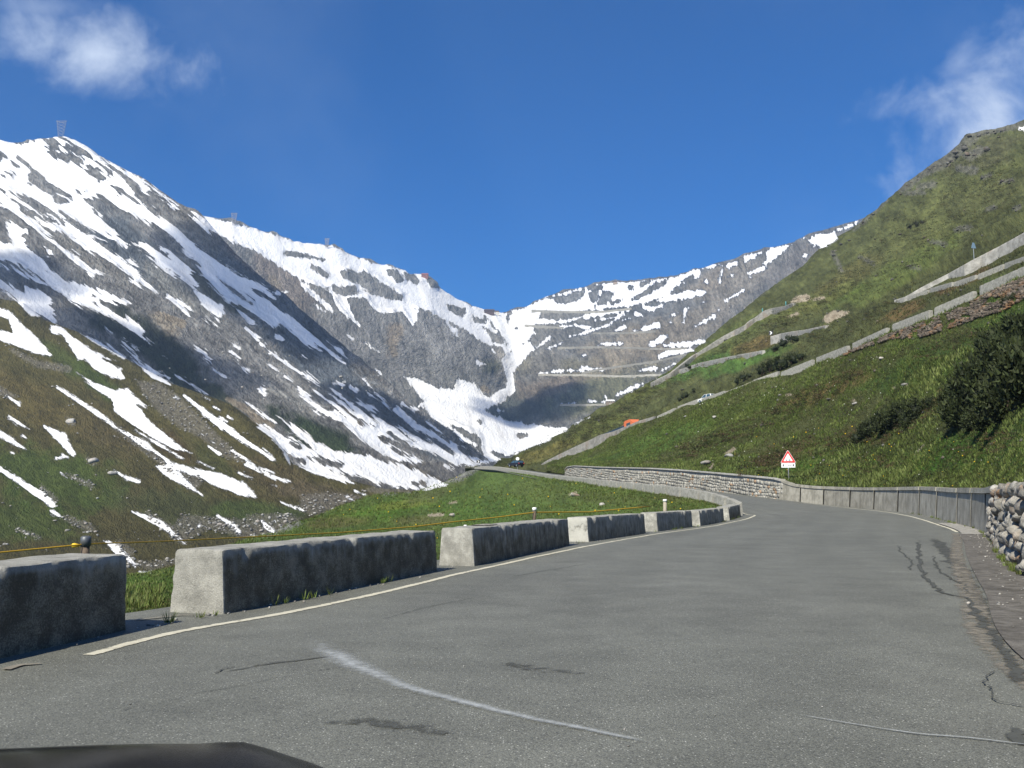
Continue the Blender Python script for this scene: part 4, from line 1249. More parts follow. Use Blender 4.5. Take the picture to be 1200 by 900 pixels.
M_LINE = mark_mat('road_paint', (0.56, 0.53, 0.42), 2.4, 0.25)
M_TAR = mark_mat('fresh_tar', (0.078, 0.080, 0.070), 1.7, 0.3, 0.75, 11.0)
M_GLARE = mark_mat('painted_glare', (0.40, 0.42, 0.42), 0.8, 0.5, 0.8, 14.0)  # colour for windscreen glare painted onto the asphalt
M_GRIT = mark_mat('pale_grit', (0.22, 0.20, 0.165), 1.4, 0.3, 0.95, 7.0)


def edge_line(name, base, nrm, off, width, z0, i0, i1, step, mat, cov=1.0, wob=0.0):
    ids = np.arange(i0, i1, step)
    c = base[ids] + nrm[ids] * off
    w = nrm[ids] * width / 2
    nw = 6
    t = np.linspace(0, 1, nw + 1)
    cover = np.repeat((cov * np.minimum(1, 4.0 * np.minimum(t, 1 - t) + 0.15))[None], len(ids), 0)
    if wob:
        c = c + nrm[ids] * (wob * fbm(c / 2.5, 3, 61))[:, None]
    o = ribbon(name, c + w, c - w, nw, mat, z0, {'cover': cover.ravel()}, True)
    o['kind'] = 'structure'
    return o


iL = lambda y, far=False: int(np.argmin(np.abs(Ls[:, 1] - y) + (1000 if far else 0) * (np.arange(len(Ls)) < i_nose) + (0 if far else 1000) * (np.arange(len(Ls)) > i_nose + 5)))
edge_line('edge_line', Ls, LN, -0.62, 0.15, 0.006, iL(8.6), i_nose + 60, 1, M_LINE, 1.0, 0.07)
iR = lambda y: int(np.argmin(np.abs(Rs[:, 1] - y)))
edge_line('edge_line', Rs, RN, 0.9, 0.16, 0.006, iR(36), iR(83), 1, M_LINE, 1.1, 0.05)
edge_line('edge_line', Rs, RN, 0.95, 0.40, 0.008, iR(6), iR(35), 1, M_GRIT, 0.55, 0.03)

# concrete gutter apron at the foot of the rubble wall
m, T = new_mat('worn_concrete_apron')
geo = T.n('ShaderNodeNewGeometry')
p = geo.outputs['Position']
n = T.noise(p, 6.0, 8, 0.7)
n2 = T.noise(p, 0.9, 4, 0.6)
c = T.mix(T.ss(n, 0.3, 0.7), (0.075, 0.070, 0.062), (0.17, 0.16, 0.145))
c = T.mix(T.ss(n2, 0.5, 0.75), c, (0.07, 0.065, 0.058))
finish(T, c, 0.95, n, 0.03, 1.0, 0.2)
M_APRON = m
ids = np.arange(0, iR(34.5), 2)
wa = np.interp(Rs[ids, 1], [0, 12, 28, 35], [0.95, 0.75, 0.75, 0.9])
ap = ribbon('gutter_apron', Rs[ids] + RN[ids] * wa[:, None], Rs[ids] - RN[ids] * 0.35, 6, M_APRON, 0.022)
ap['kind'] = 'structure'
ids = np.arange(iR(34.0), iR(46), 1)
ap2 = ribbon('gutter_apron', Rs[ids] + RN[ids] * 0.78, Rs[ids] - RN[ids] * 0.2, 6, simple_mat('pale_gutter', (0.27, 0.26, 0.235), 0.9, 0.2, 0, 0.35, 3.0), 0.030)
ap2['kind'] = 'structure'


def px_mark(name, pts, mat, zoff=0.005, cov=1.0, n=60, wob=0.0, cross=6, edge=1.0):
    """a mark on the road: pts (px, py, width in photo px measured sideways)"""
    pts = np.array(pts, float)
    s = np.r_[0, np.cumsum(np.hypot(np.diff(pts[:, 0]), np.diff(pts[:, 1])))]
    t = np.linspace(0, s[-1], n)
    q = np.stack([hermite(s, pts[:, k], t) for k in range(3)], -1)
    C = np.array([G(a, b) for a, b, _ in q])
    tang = np.gradient(C[:, :2], axis=0)
    tang /= np.linalg.norm(tang, axis=1, keepdims=True) + 1e-9
    nn = np.stack([-tang[:, 1], tang[:, 0], 0 * tang[:, 0]], -1)
    hw = q[:, 2] / F * C[:, 1] / 2
    if wob:
        C = C + nn * (np.maximum(hw, 0.03) * wob * fbm(C * 3.0, 4, 5, False, 0.7) * 3)[:, None]
    tt = np.linspace(0, 1, cross + 1)
    cover = np.minimum(1, edge * 2.0 * np.minimum(tt, 1 - tt) * 1.5)[None] * np.minimum(1, np.minimum(t, s[-1] - t)[:, None] / (0.08 * s[-1] + 1e-9))
    o = ribbon(name, C + nn * hw[:, None], C - nn * hw[:, None], cross, mat, zoff, {'cover': (cover * cov).ravel()}, True)
    o['kind'] = 'structure'
    return o


R3 = lambda l: [(880 + x * K, 500 + y * K, w) for x, y, w in l]
R4 = lambda l: [(800 + x / 3, 600 + y / 3, w) for x, y, w in l]
px_mark('tar_seam', R3([(735, 490, 6), (740, 560, 6), (755, 640, 6), (800, 700, 7), (860, 735, 7), (940, 755, 7), (1010, 840, 8)]), M_TAR, 0.010, 0.85, 140, 0.7)
px_mark('tar_seam', R3([(650, 520, 2), (655, 545, 2), (700, 590, 2), (710, 605, 2), (682, 636, 2)]), M_TAR, 0.008, 1.0, 120, 1.2)
px_mark('tar_seam', R3([(800, 560, 3), (820, 620, 3), (880, 670, 4), (935, 700, 3), (950, 740, 3)]), M_TAR, 0.009, 0.9, 120, 1.2)
px_mark('wet_patch', R3([(790, 480, 14), (850, 540, 22), (920, 640, 24), (975, 730, 24), (1030, 820, 26), (1075, 900, 26)]), M_TAR, 0.006, 0.72, 120, 0.3)
px_mark('wet_patch', R4([(1010, 330, 14), (1060, 390, 18), (1110, 470, 20), (1160, 550, 22), (1220, 610, 30)]), M_TAR, 0.012, 0.74, 70, 0.6)
px_mark('tar_seam', R4([(1110, 560, 3), (1070, 590, 3), (1085, 630, 3), (1110, 665, 3), (1160, 680, 4), (1200, 690, 6)]), M_TAR, 0.016, 0.9, 120, 1.0)
px_mark('wet_patch', R4([(1170, 760, 10), (1200, 790, 26), (1240, 830, 40)]), M_TAR, 0.007, 0.85, 40, 0.5)
px_mark('dark_patch', [(590, 776, 30), (640, 784, 46), (690, 790, 20)], M_TAR, 0.005, 0.5, 50, 0.5)
px_mark('dark_patch', [(375, 850, 20), (450, 848, 60), (540, 860, 30)], M_TAR, 0.005, 0.52, 50, 0.5)
px_mark('dark_patch', [(262, 788, 4), (320, 778, 12), (400, 768, 6)], M_TAR, 0.005, 0.6, 50, 0.5)
px_mark('road_crack', [(255, 790, 2), (262, 785, 3), (272, 781, 2)], M_TAR, 0.009, 1.3, 30, 0.8)
px_mark('road_crack', [(600, 676, 2), (640, 669, 2), (690, 661, 2)], M_TAR, 0.009, 0.95, 40, 0.8)
px_mark('road_crack', [(130, 838, 2), (200, 820, 2), (300, 800, 2), (420, 778, 2)], M_TAR, 0.008, 0.62, 60, 0.8)
px_mark('road_crack', [(440, 728, 2), (500, 712, 2), (560, 700, 2)], M_TAR, 0.008, 0.62, 60, 0.8)
px_mark('painted_glare', [(360, 746, 26), (385, 764, 46), (415, 780, 46), (450, 796, 36), (520, 818, 26), (600, 838, 24), (690, 857, 22), (765, 872, 14)], M_GLARE, 0.011, 0.60, 160, 0.1, 10, 0.75)  # glare streaks from the windscreen, painted on the road as pale ribbons
px_mark('painted_glare', [(935, 839, 2), (1000, 850, 2.5), (1080, 862, 4), (1130, 866, 4), (1215, 876, 3)], M_GLARE, 0.012, 0.9, 120, 0.1, 4)
px_mark('pale_grit', [(0, 786, 24), (25, 781, 14), (50, 779, 6)], M_GRIT, 0.013, 0.95, 30, 0.4)
px_mark('pale_grit', [(155, 728, 8), (190, 724, 8), (215, 722, 6), (232, 722, 3)], M_GRIT, 0.014, 0.95, 30, 0.4)

# loose crumbs of stone along both edges


def ico_verts(level=1):
    import bmesh
    bm = bmesh.new()
    bmesh.ops.create_icosphere(bm, subdivisions=level, radius=1.0)
    v = np.array([x.co[:] for x in bm.verts])
    f = [[q.index for q in fc.verts] for fc in bm.faces]
    bm.free()
    return v, np.array(f)


ICO1, ICOF1 = ico_verts(1)
ICO2, ICOF2 = ico_verts(2)


def rock_mat(name, c0, c1, rust=0.25, scale=3.0, bump=0.03):
    m, T = new_mat(name)
    geo = T.n('ShaderNodeNewGeometry')
    oi = T.n('ShaderNodeObjectInfo')
    p = geo.outputs['Position']
    n = T.noise(p, scale, 8, 0.68)
    n2 = T.noise(p, scale * 0.22, 4, 0.6)
    n3 = T.noise(p, scale * 5, 5, 0.7)
    c = T.mix(T.ss(T.m('ADD', T.m('MULTIPLY', n, 0.7), T.m('MULTIPLY', n2, 0.3)), 0.3, 0.7), c0, c1)
    c = T.mix(T.m('MULTIPLY', T.ss(n2, 0.5, 0.66), rust), c, (0.20, 0.105, 0.045))
    rnd = T.m('MULTIPLY', T.lin(oi.outputs['Random'], 0, 1, 0.7, 1.25), T.lin(geo.outputs['Random Per Island'], 0, 1, 0.5, 1.45))
    c = T.mix(1.0, c, T.n('ShaderNodeCombineColor', {0: rnd, 1: rnd, 2: rnd}).outputs[0], 'MULTIPLY')
    c = T.mix(T.m('MULTIPLY', T.ss(n3, 0.56, 0.7), 0.45), c, (0.50, 0.50, 0.46))
    finish(T, c, 0.92, T.m('ADD', n, T.m('MULTIPLY', n3, 0.3)), bump, 1.0, 0.2)
    return m


M_STONE = rock_mat('lichened_stone', (0.085, 0.08, 0.068), (0.36, 0.345, 0.31), 0.8, 3.6, 0.10)
M_RUST = rock_mat('rusty_rubble', (0.055, 0.045, 0.036), (0.23, 0.19, 0.15), 0.8, 1.6, 0.06)
M_MASON = rock_mat('grey_masonry', (0.14, 0.135, 0.12), (0.33, 0.32, 0.29), 0.45, 1.3, 0.05)
M_GREYR = rock_mat('grey_boulder', (0.13, 0.13, 0.125), (0.34, 0.33, 0.31), 0.2, 1.5, 0.05)
M_MORTAR = simple_mat('dark_earth_backing', (0.030, 0.026, 0.021), 0.95, 0.1, 0, 0.4, 4.0)


def rock_verts(seed, sx=1, sy=1, sz=1, level=1, amp=0.28):
    v = (ICO1 if level == 1 else ICO2).copy()
    n = fbm(v * 1.3 + seed * 3.7, 3, int(seed * 13) % 997)
    v = v * (1 + amp * n[:, None])
    v = np.sign(v) * np.abs(v) ** 0.85         # blocky
    rs = np.random.default_rng(int(seed * 31) + 7)
    for _ in range(9):                         # broken faces
        d = rs.normal(size=3)
        d /= np.linalg.norm(d)
        over = np.clip(v @ d - rs.uniform(0.42, 0.72), 0, None)
        v = v - over[:, None] * d * 0.9
    return v * np.array([sx, sy, sz])


def rubble(name, places, mat, parent=None, level=1):
    """many small stones in one mesh"""
    V, Fc, b = [], [], 0
    base = ICOF1 if level == 1 else ICOF2
    for k, (p, s) in enumerate(places):
        v = rock_verts(k % 37 + 1, random.uniform(.8, 1.4), random.uniform(.7, 1.1), random.uniform(.5, .9), level) * s
        a = random.uniform(0, 6.28)
        Rm = np.array([[math.cos(a), -math.sin(a), 0], [math.sin(a), math.cos(a), 0], [0, 0, 1]])
        v = v @ Rm.T + np.asarray(p)
        V.append(v)
        Fc.append(base + b)
        b += len(v)
    return mesh_obj(name, np.concatenate(V), np.concatenate(Fc), mat, parent, False)


pl_ = []
for k in range(260):
    y = random.uniform(8, 40)
    i = iL(y)
    q = Ls[i] - LN[i] * random.gauss(-0.05, 0.12)
    pl_.append(((q[0], q[1], q[2] + 0.01), random.uniform(0.008, 0.028)))
for k in range(260):
    i = iR(random.uniform(8, 45))
    q = Rs[i] + RN[i] * abs(random.gauss(0.1, 0.35))
    pl_.append(((q[0], q[1], q[2] + 0.03), random.uniform(0.008, 0.03)))
for k in range(40):
    q = G(random.uniform(100, 1150), random.uniform(640, 880))
    pl_.append(((q[0], q[1], q[2] + 0.004), random.uniform(0.005, 0.012)))
tag(rubble('loose_grit', pl_, M_GREYR), kind='stuff')

# ------------------------------------------------------------------ concrete parapet blocks
m, T = new_mat('weathered_concrete')
tcn = T.n('ShaderNodeTexCoord')
p = tcn.outputs['Object']
oi = T.n('ShaderNodeObjectInfo')
p = T.vm('ADD', p, T.vm('MULTIPLY', oi.outputs['Location'], (0.37, 0.37, 0.37)))
gr = T.n('ShaderNodeAttribute', attribute_name='grime').outputs['Fac']
n = T.noise(p, 3.2, 9, 0.66)
nv = T.noise(T.vm('MULTIPLY', p, (1.0, 1.0, 0.22)), 9.0, 6, 0.66)       # runs that hang down
nf = T.noise(p, 60.0, 4, 0.7)
c = T.mix(T.ss(T.m('ADD', T.m('MULTIPLY', n, 0.6), T.m('MULTIPLY', nf, 0.4)), 0.33, 0.68), (0.19, 0.187, 0.165), (0.41, 0.40, 0.355))
c = T.mix(T.m('MULTIPLY', T.ss(nv, 0.56, 0.76), 0.35), c, (0.15, 0.145, 0.12))
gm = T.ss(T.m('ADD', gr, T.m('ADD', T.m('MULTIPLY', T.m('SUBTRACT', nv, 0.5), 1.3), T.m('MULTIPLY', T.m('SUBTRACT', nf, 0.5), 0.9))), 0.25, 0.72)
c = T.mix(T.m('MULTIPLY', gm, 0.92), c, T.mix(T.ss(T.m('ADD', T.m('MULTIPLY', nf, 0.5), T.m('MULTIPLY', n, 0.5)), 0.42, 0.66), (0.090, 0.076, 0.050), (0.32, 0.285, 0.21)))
scr = T.m('MULTIPLY', gr, T.ss(T.noise(T.vm('MULTIPLY', p, (2.2, 1.0, 0.5)), 5.5, 8, 0.75), 0.64, 0.74), 0.75)
c = T.mix(scr, c, (0.40, 0.39, 0.36))
lmv = T.n('ShaderNodeAttribute', attribute_name='lime').outputs['Fac']
lmk = T.ss(T.m('ADD', lmv, T.m('MULTIPLY', T.m('SUBTRACT', n, 0.5), 1.8)), 0.52, 0.70)
c = T.mix(T.m('MULTIPLY', T.m('MULTIPLY', lmk, lmv), 0.75), c, (0.56, 0.55, 0.49))
vo = T.n('ShaderNodeTexVoronoi', {'Scale': 28.0, 'Vector': p})
pit = T.ss(vo.outputs['Distance'], 0.0, 0.25)
finish(T, c, 0.93, T.m('ADD', T.m('ADD', n, T.m('MULTIPLY', nf, 0.35)), T.m('MULTIPLY', pit, 0.2)), 0.035, 1.0, 0.2)
M_CONC = m


def lattice_box(nx, ny, nz):
    """surface of a unit cube -0.5..0.5 with shared vertices"""
    vid, V, Fc = {}, [], []

    def g(i, j, k):
        key = (i, j, k)
        if key not in vid:
            vid[key] = len(V)
            V.append((i / nx - .5, j / ny - .5, k / nz - .5))
        return vid[key]
    for i in range(nx):
        for j in range(ny):
            Fc.append((g(i, j, 0), g(i, j + 1, 0), g(i + 1, j + 1, 0), g(i + 1, j, 0)))
            Fc.append((g(i, j, nz), g(i + 1, j, nz), g(i + 1, j + 1, nz), g(i, j + 1, nz)))
    for i in range(nx):
        for k in range(nz):
            Fc.append((g(i, 0, k), g(i + 1, 0, k), g(i + 1, 0, k + 1), g(i, 0, k + 1)))
            Fc.append((g(i, ny, k), g(i, ny, k + 1), g(i + 1, ny, k + 1), g(i + 1, ny, k)))
    for j in range(ny):
        for k in range(nz):
            Fc.append((g(0, j, k), g(0, j, k + 1), g(0, j + 1, k + 1), g(0, j + 1, k)))
            Fc.append((g(nx, j, k), g(nx, j + 1, k), g(nx, j + 1, k + 1), g(nx, j, k + 1)))
    return np.array(V), np.array(Fc)


def block(A, B, width, height, label, group, seed, grime=1.0, res=0.07, chip=0.05, sink=0.12, mat=None, name='parapet_block', side=1, lime=0.0):
    """cast concrete block; its road face runs from A to B, the body lies to the left of A->B (side=1)"""
    A, B = np.array(A, float), np.array(B, float)
    Lh = np.linalg.norm((B - A)[:2])
    nx, ny, nz = max(4, int(Lh / res)), max(3, int(width / res)), max(3, int((height + sink) / res))
    V, Fc = lattice_box(nx, ny, nz)
    X = V[:, 0] * Lh
    Yy = (V[:, 1] + 0.5) * width
    Z = (V[:, 2] + 0.5) * (height + sink) - sink
    # rounded, chipped arrises
    ex = Lh / 2 - np.abs(X)
    ey = np.minimum(Yy, width - Yy)
    ez = np.maximum(height - Z, 0)
    q = np.stack([X, Yy, Z], -1)
    nz1 = fbm(q * 2.3 + seed * 7.1, 4, seed)
    nz2 = fbm(q * 7.0 + seed * 3.3, 3, seed + 5)
    r = 0.018 + chip * np.clip(nz2 - 0.1, 0, 1) + 0.16 * np.clip(nz1 - 0.32, 0, 1) * (chip > 0.02)

    def pull(a, b):
        return np.clip(r - a, 0, None) * np.clip(1 - b / r, 0, 1) * 0.55
    dx = pull(ex, ez) + pull(ex, ey)
    dy = pull(ey, ez) + pull(ey, ex)
    dz = pull(ez, ey) + pull(ez, ex)
    X = X - np.sign(X) * dx
    Yy = Yy + np.where(Yy < width / 2, dy, -dy)
    Z = Z - dz * (Z > 0)
    Yy = Yy + 0.02 * nz1 + 0.008 * nz2
    X = X + 0.012 * nz1
    Z = Z + 0.018 * nz1 * (Z > 0.1)
    Yy = Yy + (Z / height) * 0.05 * (1 - 2 * Yy / width)          # slight batter
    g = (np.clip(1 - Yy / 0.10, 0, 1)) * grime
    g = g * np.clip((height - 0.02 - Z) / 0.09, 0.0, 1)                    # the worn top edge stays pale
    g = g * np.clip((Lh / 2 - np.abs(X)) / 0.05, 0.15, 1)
    if chip > 0.02:
        nk = np.clip(fbm(q * np.array([2.6, 1.2, 1.2]) + seed * 5.9, 3, seed + 11) - 0.22, 0, 1)
        edge = np.clip(1 - ez / 0.16, 0, 1) * np.clip(1 - np.minimum(Yy, 0.3) / 0.22, 0, 1)
        Yy = Yy + 0.30 * nk * edge
        Z = Z - 0.22 * nk * edge
        g = g * (1 - np.clip(nk * edge * 9, 0, 1))
    lm = np.clip((-X - Lh / 2 + 0.10) / 0.06, 0, 1) * lime
    t = (B - A) / np.linalg.norm(B - A)
    ang = math.atan2(t[1], t[0])
    sl = (B[2] - A[2]) / Lh
    Z = Z + X * sl
    o = mesh_obj(name, np.stack([X, Yy * side, Z], -1), Fc if side == 1 else Fc[:, ::-1], mat or M_CONC, None, True, {'grime': g, 'lime': lm})
    o.data.set_sharp_from_angle(angle=0.75)
    o.location = (A + B) / 2
    o.rotation_euler = (0, 0, ang)
    tag(o, label, 'parapet block', group)
    return o


GRP = 'concrete parapet blocks along the road edge'
zb = -EYE
B1b = G(150, 738)
dirv = (G(150, 738) - G(0, 772))
dirv /= np.linalg.norm(dirv)
near_blocks = [
    (B1b - dirv * 3.6, B1b, 'nearest concrete parapet block, black faced, cut off by the left edge', 1.15),
    (G(262, 720), G(513, 669), 'long blackened parapet block with pale left end and a chipped top corner', 1.1),
    (G(556, 663.5), G(668, 639), 'dark parapet block with cracked loose slab on its top, third of the near row', 0.82),
    (G(690, 635), G(757, 625.3), 'parapet block with a whitened flaking left end, middle of the near row', 0.62),
    (G(771, 623), G(812, 617.6), 'grey streaked parapet block between the whitened block and the bend', 0.5),
    (at_bearing(Ls[nearL], 821), at_bearing(Ls[nearL], 849), 'short grey parapet block just before the last one at the bend', 0.5),
    (at_bearing(Ls[nearL], 855), at_bearing(Ls[nearL], 868.5), 'last parapet block of the near row, at the tip of the bend', 0.72)]
hs = [0.79, 0.76, 0.76, 0.76, 0.76, 0.74, 0.74]
for i, (a, b, lab, g) in enumerate(near_blocks):
    o = block(a, b, 0.78, hs[i], lab, GRP, i + 3, g, 0.045 if i < 3 else 0.07, lime=[0, .3, .45, .75, .5, .5, .6][i])
# crumbled repair mortar on the third block
a, b = near_blocks[2][0], near_blocks[2][1]
q = a * 0.72 + b * 0.28
nn = np.array([-(b - a)[1], (b - a)[0], 0])
nn /= np.linalg.norm(nn)
q = a * 0.78 + b * 0.22 + nn * 0.42
sv = rock_verts(5, 0.75, 0.30, 0.028, 2, 0.3)
ang = math.atan2((b - a)[1], (b - a)[0])
sl_ = mesh_obj('loose_slab', sv, ICOF2, simple_mat('crumbled_mortar', (0.20, 0.19, 0.17), 0.95, 0.1, 0, 0.4, 12.0, 0.02), None, False)
sl_.location = (q[0], q[1], q[2] + 0.775)
sl_.rotation_euler = (0, 0.02, ang)
tag(sl_, 'thin cracked slab of broken mortar lying on top of a parapet block', 'slab')

# blocks beyond the bend
sF = Ls[i_nose + 2:]
sd_ = np.r_[0, np.cumsum(np.linalg.norm(np.diff(sF[:, :2], axis=0), axis=1))]
ordn = ['first', 'second', 'third', 'fourth', 'fifth', 'sixth', 'seventh', 'eighth', 'ninth', 'tenth', 'eleventh', 'twelfth', 'thirteenth', 'fourteenth']
s = 1.0
k = 0
while k < 14:
    ln = 2.0 if k < 3 else 3.35
    a = np.array([np.interp(s, sd_, sF[:, j]) for j in range(3)])
    b = np.array([np.interp(s + ln, sd_, sF[:, j]) for j in range(3)])
    block(a, b, 0.55, 0.78, ordn[k] + ' concrete parapet block past the tip of the bend, counting away up the road', 'parapet blocks beyond the bend', 40 + k, 0.28 + 0.25 * (k % 3), 0.13, 0.03, 0.5)
    s += ln + (0.38 if k < 3 else 0.34)
    k += 1
s_end = s


def strip_wall(name, base_pts, heights, thick, mat, label, cat, group=None, sink=0.8, attrs_grime=0.0, kind=None, step=1.2, jag=0.03, parent=None):
    """a wall that follows base_pts; thickness goes away from the camera"""
    base_pts = np.array(base_pts, float)
    s = np.r_[0, np.cumsum(np.linalg.norm(np.diff(base_pts, axis=0), axis=1))]
    n = max(2, int(s[-1] / step) + 1)
    t = np.linspace(0, s[-1], n)
    c = np.stack([np.interp(t, s, base_pts[:, k]) for k in range(3)], -1)
    h = np.interp(t, s, heights)
    tg = np.gradient(c[:, :2], axis=0)
    tg /= np.linalg.norm(tg, axis=1, keepdims=True) + 1e-9
    nn = np.stack([-tg[:, 1], tg[:, 0], 0 * tg[:, 0]], -1)
    sg = np.sign((nn[:, :2] * c[:, :2]).sum(1))[:, None]
    nn = nn * sg
    j = fbm(c / 1.1, 3, 91) * jag
    prof = [(0, -sink), (0.0, 0.35), (0.03, 0.9), (0.10, 1.0), (0.90, 1.0), (1.0, 0.9), (1.0, -sink)]
    V = np.zeros((n, len(prof), 3))
    for i, (u, v) in enumerate(prof):
        V[:, i] = c + nn * (u * thick)
        V[:, i, 2] += (v * h + j * (v > 0.8)) if v > 0 else v
    m_ = len(prof)
    idx = np.arange(n * m_).reshape(n, m_)
    fc = [tuple(q) for q in np.stack([idx[:-1, :-1], idx[:-1, 1:], idx[1:, 1:], idx[1:, :-1]], -1).reshape(-1, 4)]
    fc += [tuple(idx[0]), tuple(idx[-1][::-1])]
    o0 = c[n // 2]
    o = mesh_obj(name, V.reshape(-1, 3) - o0, fc, mat, parent, False, {'grime': np.full(n * m_, attrs_grime)})
    o.location = o0
    if kind:
        tag(o, kind=kind)
    else:
        tag(o, label, cat, group)
    return o


t_ = np.linspace(s_end, sd_[-1], 60)
pts = [np.array([np.interp(q, sd_, sF[:, j]) for j in range(3)]) for q in t_]
strip_wall('parapet_wall', pts, np.interp(np.arange(60), [0, 55, 59], [0.8, 0.8, 0.5]), 0.5, M_CONC, 'long low grey parapet wall running up to the dark car on the far road', 'wall', None, 2.2, 0.1, step=1.5)

# ------------------------------------------------------------------ concrete wall on the right, panel by panel
cw = empty('retaining_wall', Rs[iR(46)], 'grey concrete retaining wall of tall panels along the outside of the bend', 'wall')
joints = [1161, 1136, 1120, 1096, 1076, 1051, 1023, 995, 964, 937, 912]
jp = [at_bearing(Rs[front_r], q) for q in joints]
M_MORTAR_W = simple_mat('dark_joint', (0.022, 0.021, 0.018), 0.95, 0.1, 0, 0.3, 4.0)
m, T = new_mat('grey_wall_concrete')
geo = T.n('ShaderNodeNewGeometry')
oi = T.n('ShaderNodeObjectInfo')
p = geo.outputs['Position']
n = T.noise(p, 1.4, 8, 0.66)
nv = T.noise(T.vm('MULTIPLY', p, (1.0, 1.0, 0.13)), 3.6, 6, 0.66)
nf = T.noise(p, 16.0, 4, 0.7)
c = T.mix(T.ss(n, 0.3, 0.7), (0.215, 0.205, 0.17), (0.36, 0.345, 0.295))
c = T.mix(T.m('MULTIPLY', T.ss(nv, 0.50, 0.70), 0.38), c, (0.09, 0.088, 0.076))
c = T.mix(T.m('MULTIPLY', T.ss(nv, 0.42, 0.30), 0.40), c, (0.40, 0.39, 0.35))
rnd = T.lin(oi.outputs['Random'], 0, 1, 0.86, 1.14)
c = T.mix(1.0, c, T.n('ShaderNodeCombineColor', {0: rnd, 1: rnd, 2: rnd}).outputs[0], 'MULTIPLY')
finish(T, c, 0.92, T.m('ADD', n, T.m('MULTIPLY', nf, 0.4)), 0.04, 1.0, 0.2)
M_PANEL = m
LR = Rs[front_r]
aa = np.array([at_bearing(LR, q) for q in np.linspace(joints[0] - .3, joints[-1] + .5, 40)])
H = wall_h(aa[:, 1])
tg = np.gradient(aa[:, :2], axis=0)
tg /= np.linalg.norm(tg, axis=1, keepdims=True)
V = []
for j in range(len(aa)):
    for (u, v) in [(0.03, -0.4), (0.178, 1.0), (0.48, 1.0), (0.48, -0.4)]:
        q = aa[j] + np.array([tg[j][1], -tg[j][0], 0]) * u
        q[2] += v * (H[j] - 0.22) if v > 0 else v
        V.append(q - np.array(cw.location))
fc = [(j * 4 + k, j * 4 + (k + 1) % 4, (j + 1) * 4 + (k + 1) % 4, (j + 1) * 4 + k) for j in range(len(aa) - 1) for k in range(4)]
mesh_obj('core', V, fc, M_MORTAR_W, cw)
for i in range(len(jp) - 1):
    a, b = jp[i], jp[i + 1]
    sub = 4
    aa = np.array([at_bearing(LR, joints[i] + (joints[i + 1] - joints[i]) * t) for t in np.linspace(0.028, 0.972, sub)])
    H = wall_h(aa[:, 1])
    tg = np.gradient(aa[:, :2], axis=0)
    tg /= np.linalg.norm(tg, axis=1, keepdims=True)
    nn = np.stack([tg[:, 1], -tg[:, 0], 0 * tg[:, 0]], -1)
    off = random.uniform(0.0, 0.012)
    prof = [(off, -0.4), (off + 0.16, 1.0), (0.5, 1.0), (0.5, -0.4)]
    V = []
    for j in range(sub):
        for (u, v) in prof:
            q = aa[j] + nn[j] * u
            q[2] += v * (H[j] - 0.24) if v > 0 else v
            V.append(q - np.array(cw.location))
    fc = []
    for j in range(sub - 1):
        for k in range(4):
            fc.append((j * 4 + k, j * 4 + (k + 1) % 4, (j + 1) * 4 + (k + 1) % 4, (j + 1) * 4 + k))
    fc += [(0, 1, 2, 3), tuple((sub - 1) * 4 + k for k in (3, 2, 1, 0))]
    mesh_obj('panel', V, fc, M_PANEL, cw)
    # coping lengths, slightly proud, joints out of step with the panels
    V = []
    dz = random.uniform(-0.012, 0.012)
    for j in range(sub):
        for (u, v) in [(0.09, -0.22), (0.12, dz), (0.52, dz), (0.52, -0.22)]:
            q = aa[j] + nn[j] * u
            q[2] += H[j] + v
            V.append(q - np.array(cw.location))
    mesh_obj('coping', V, fc, M_PANEL, cw)

# weeds in the foot of the wall are part of the tufts below

# ------------------------------------------------------------------ rubble wall at the right edge: every stone its own
rw = empty('stone_wall', Rs[iR(18)], 'rough wall of big pale lichened rocks at the right edge of the photo', 'wall')
sR_ = np.r_[0, np.cumsum(np.linalg.norm(np.diff(Rs[:, :2], axis=0), axis=1))]
s0, s1 = sR_[iR(12.2)], sR_[iR(31.3)]
rw_loc = np.array(rw.location)
# earth core
core = []
tt = np.arange(iR(-2), iR(31.3), 6)
V = []
for i in tt:
    nn = -RN[i]
    for (u, v) in [(0.30, -0.3), (0.42, 1.45), (0.9, 1.45), (0.9, -0.3)]:
        q = Rs[i] + nn * u
        q[2] += v
        V.append(q - rw_loc)
fc = []
for j in range(len(tt) - 1):
    for k in range(4):
        fc.append((j * 4 + k, j * 4 + (k + 1) % 4, (j + 1) * 4 + (k + 1) % 4, (j + 1) * 4 + k))
fc += [(0, 1, 2, 3), tuple((len(tt) - 1) * 4 + k for k in (3, 2, 1, 0))]
mesh_obj('core', V, fc, M_MORTAR, rw)
variants = []
for k in range(10):
    v = rock_verts(k + 2, 1, 1, 1, 2, 0.34)
    o = mesh_obj('stone', v, ICOF2, M_STONE, None, False, None, link=False)
    variants.append(o.data)
cnt = 0
z = 0.0
row = 0
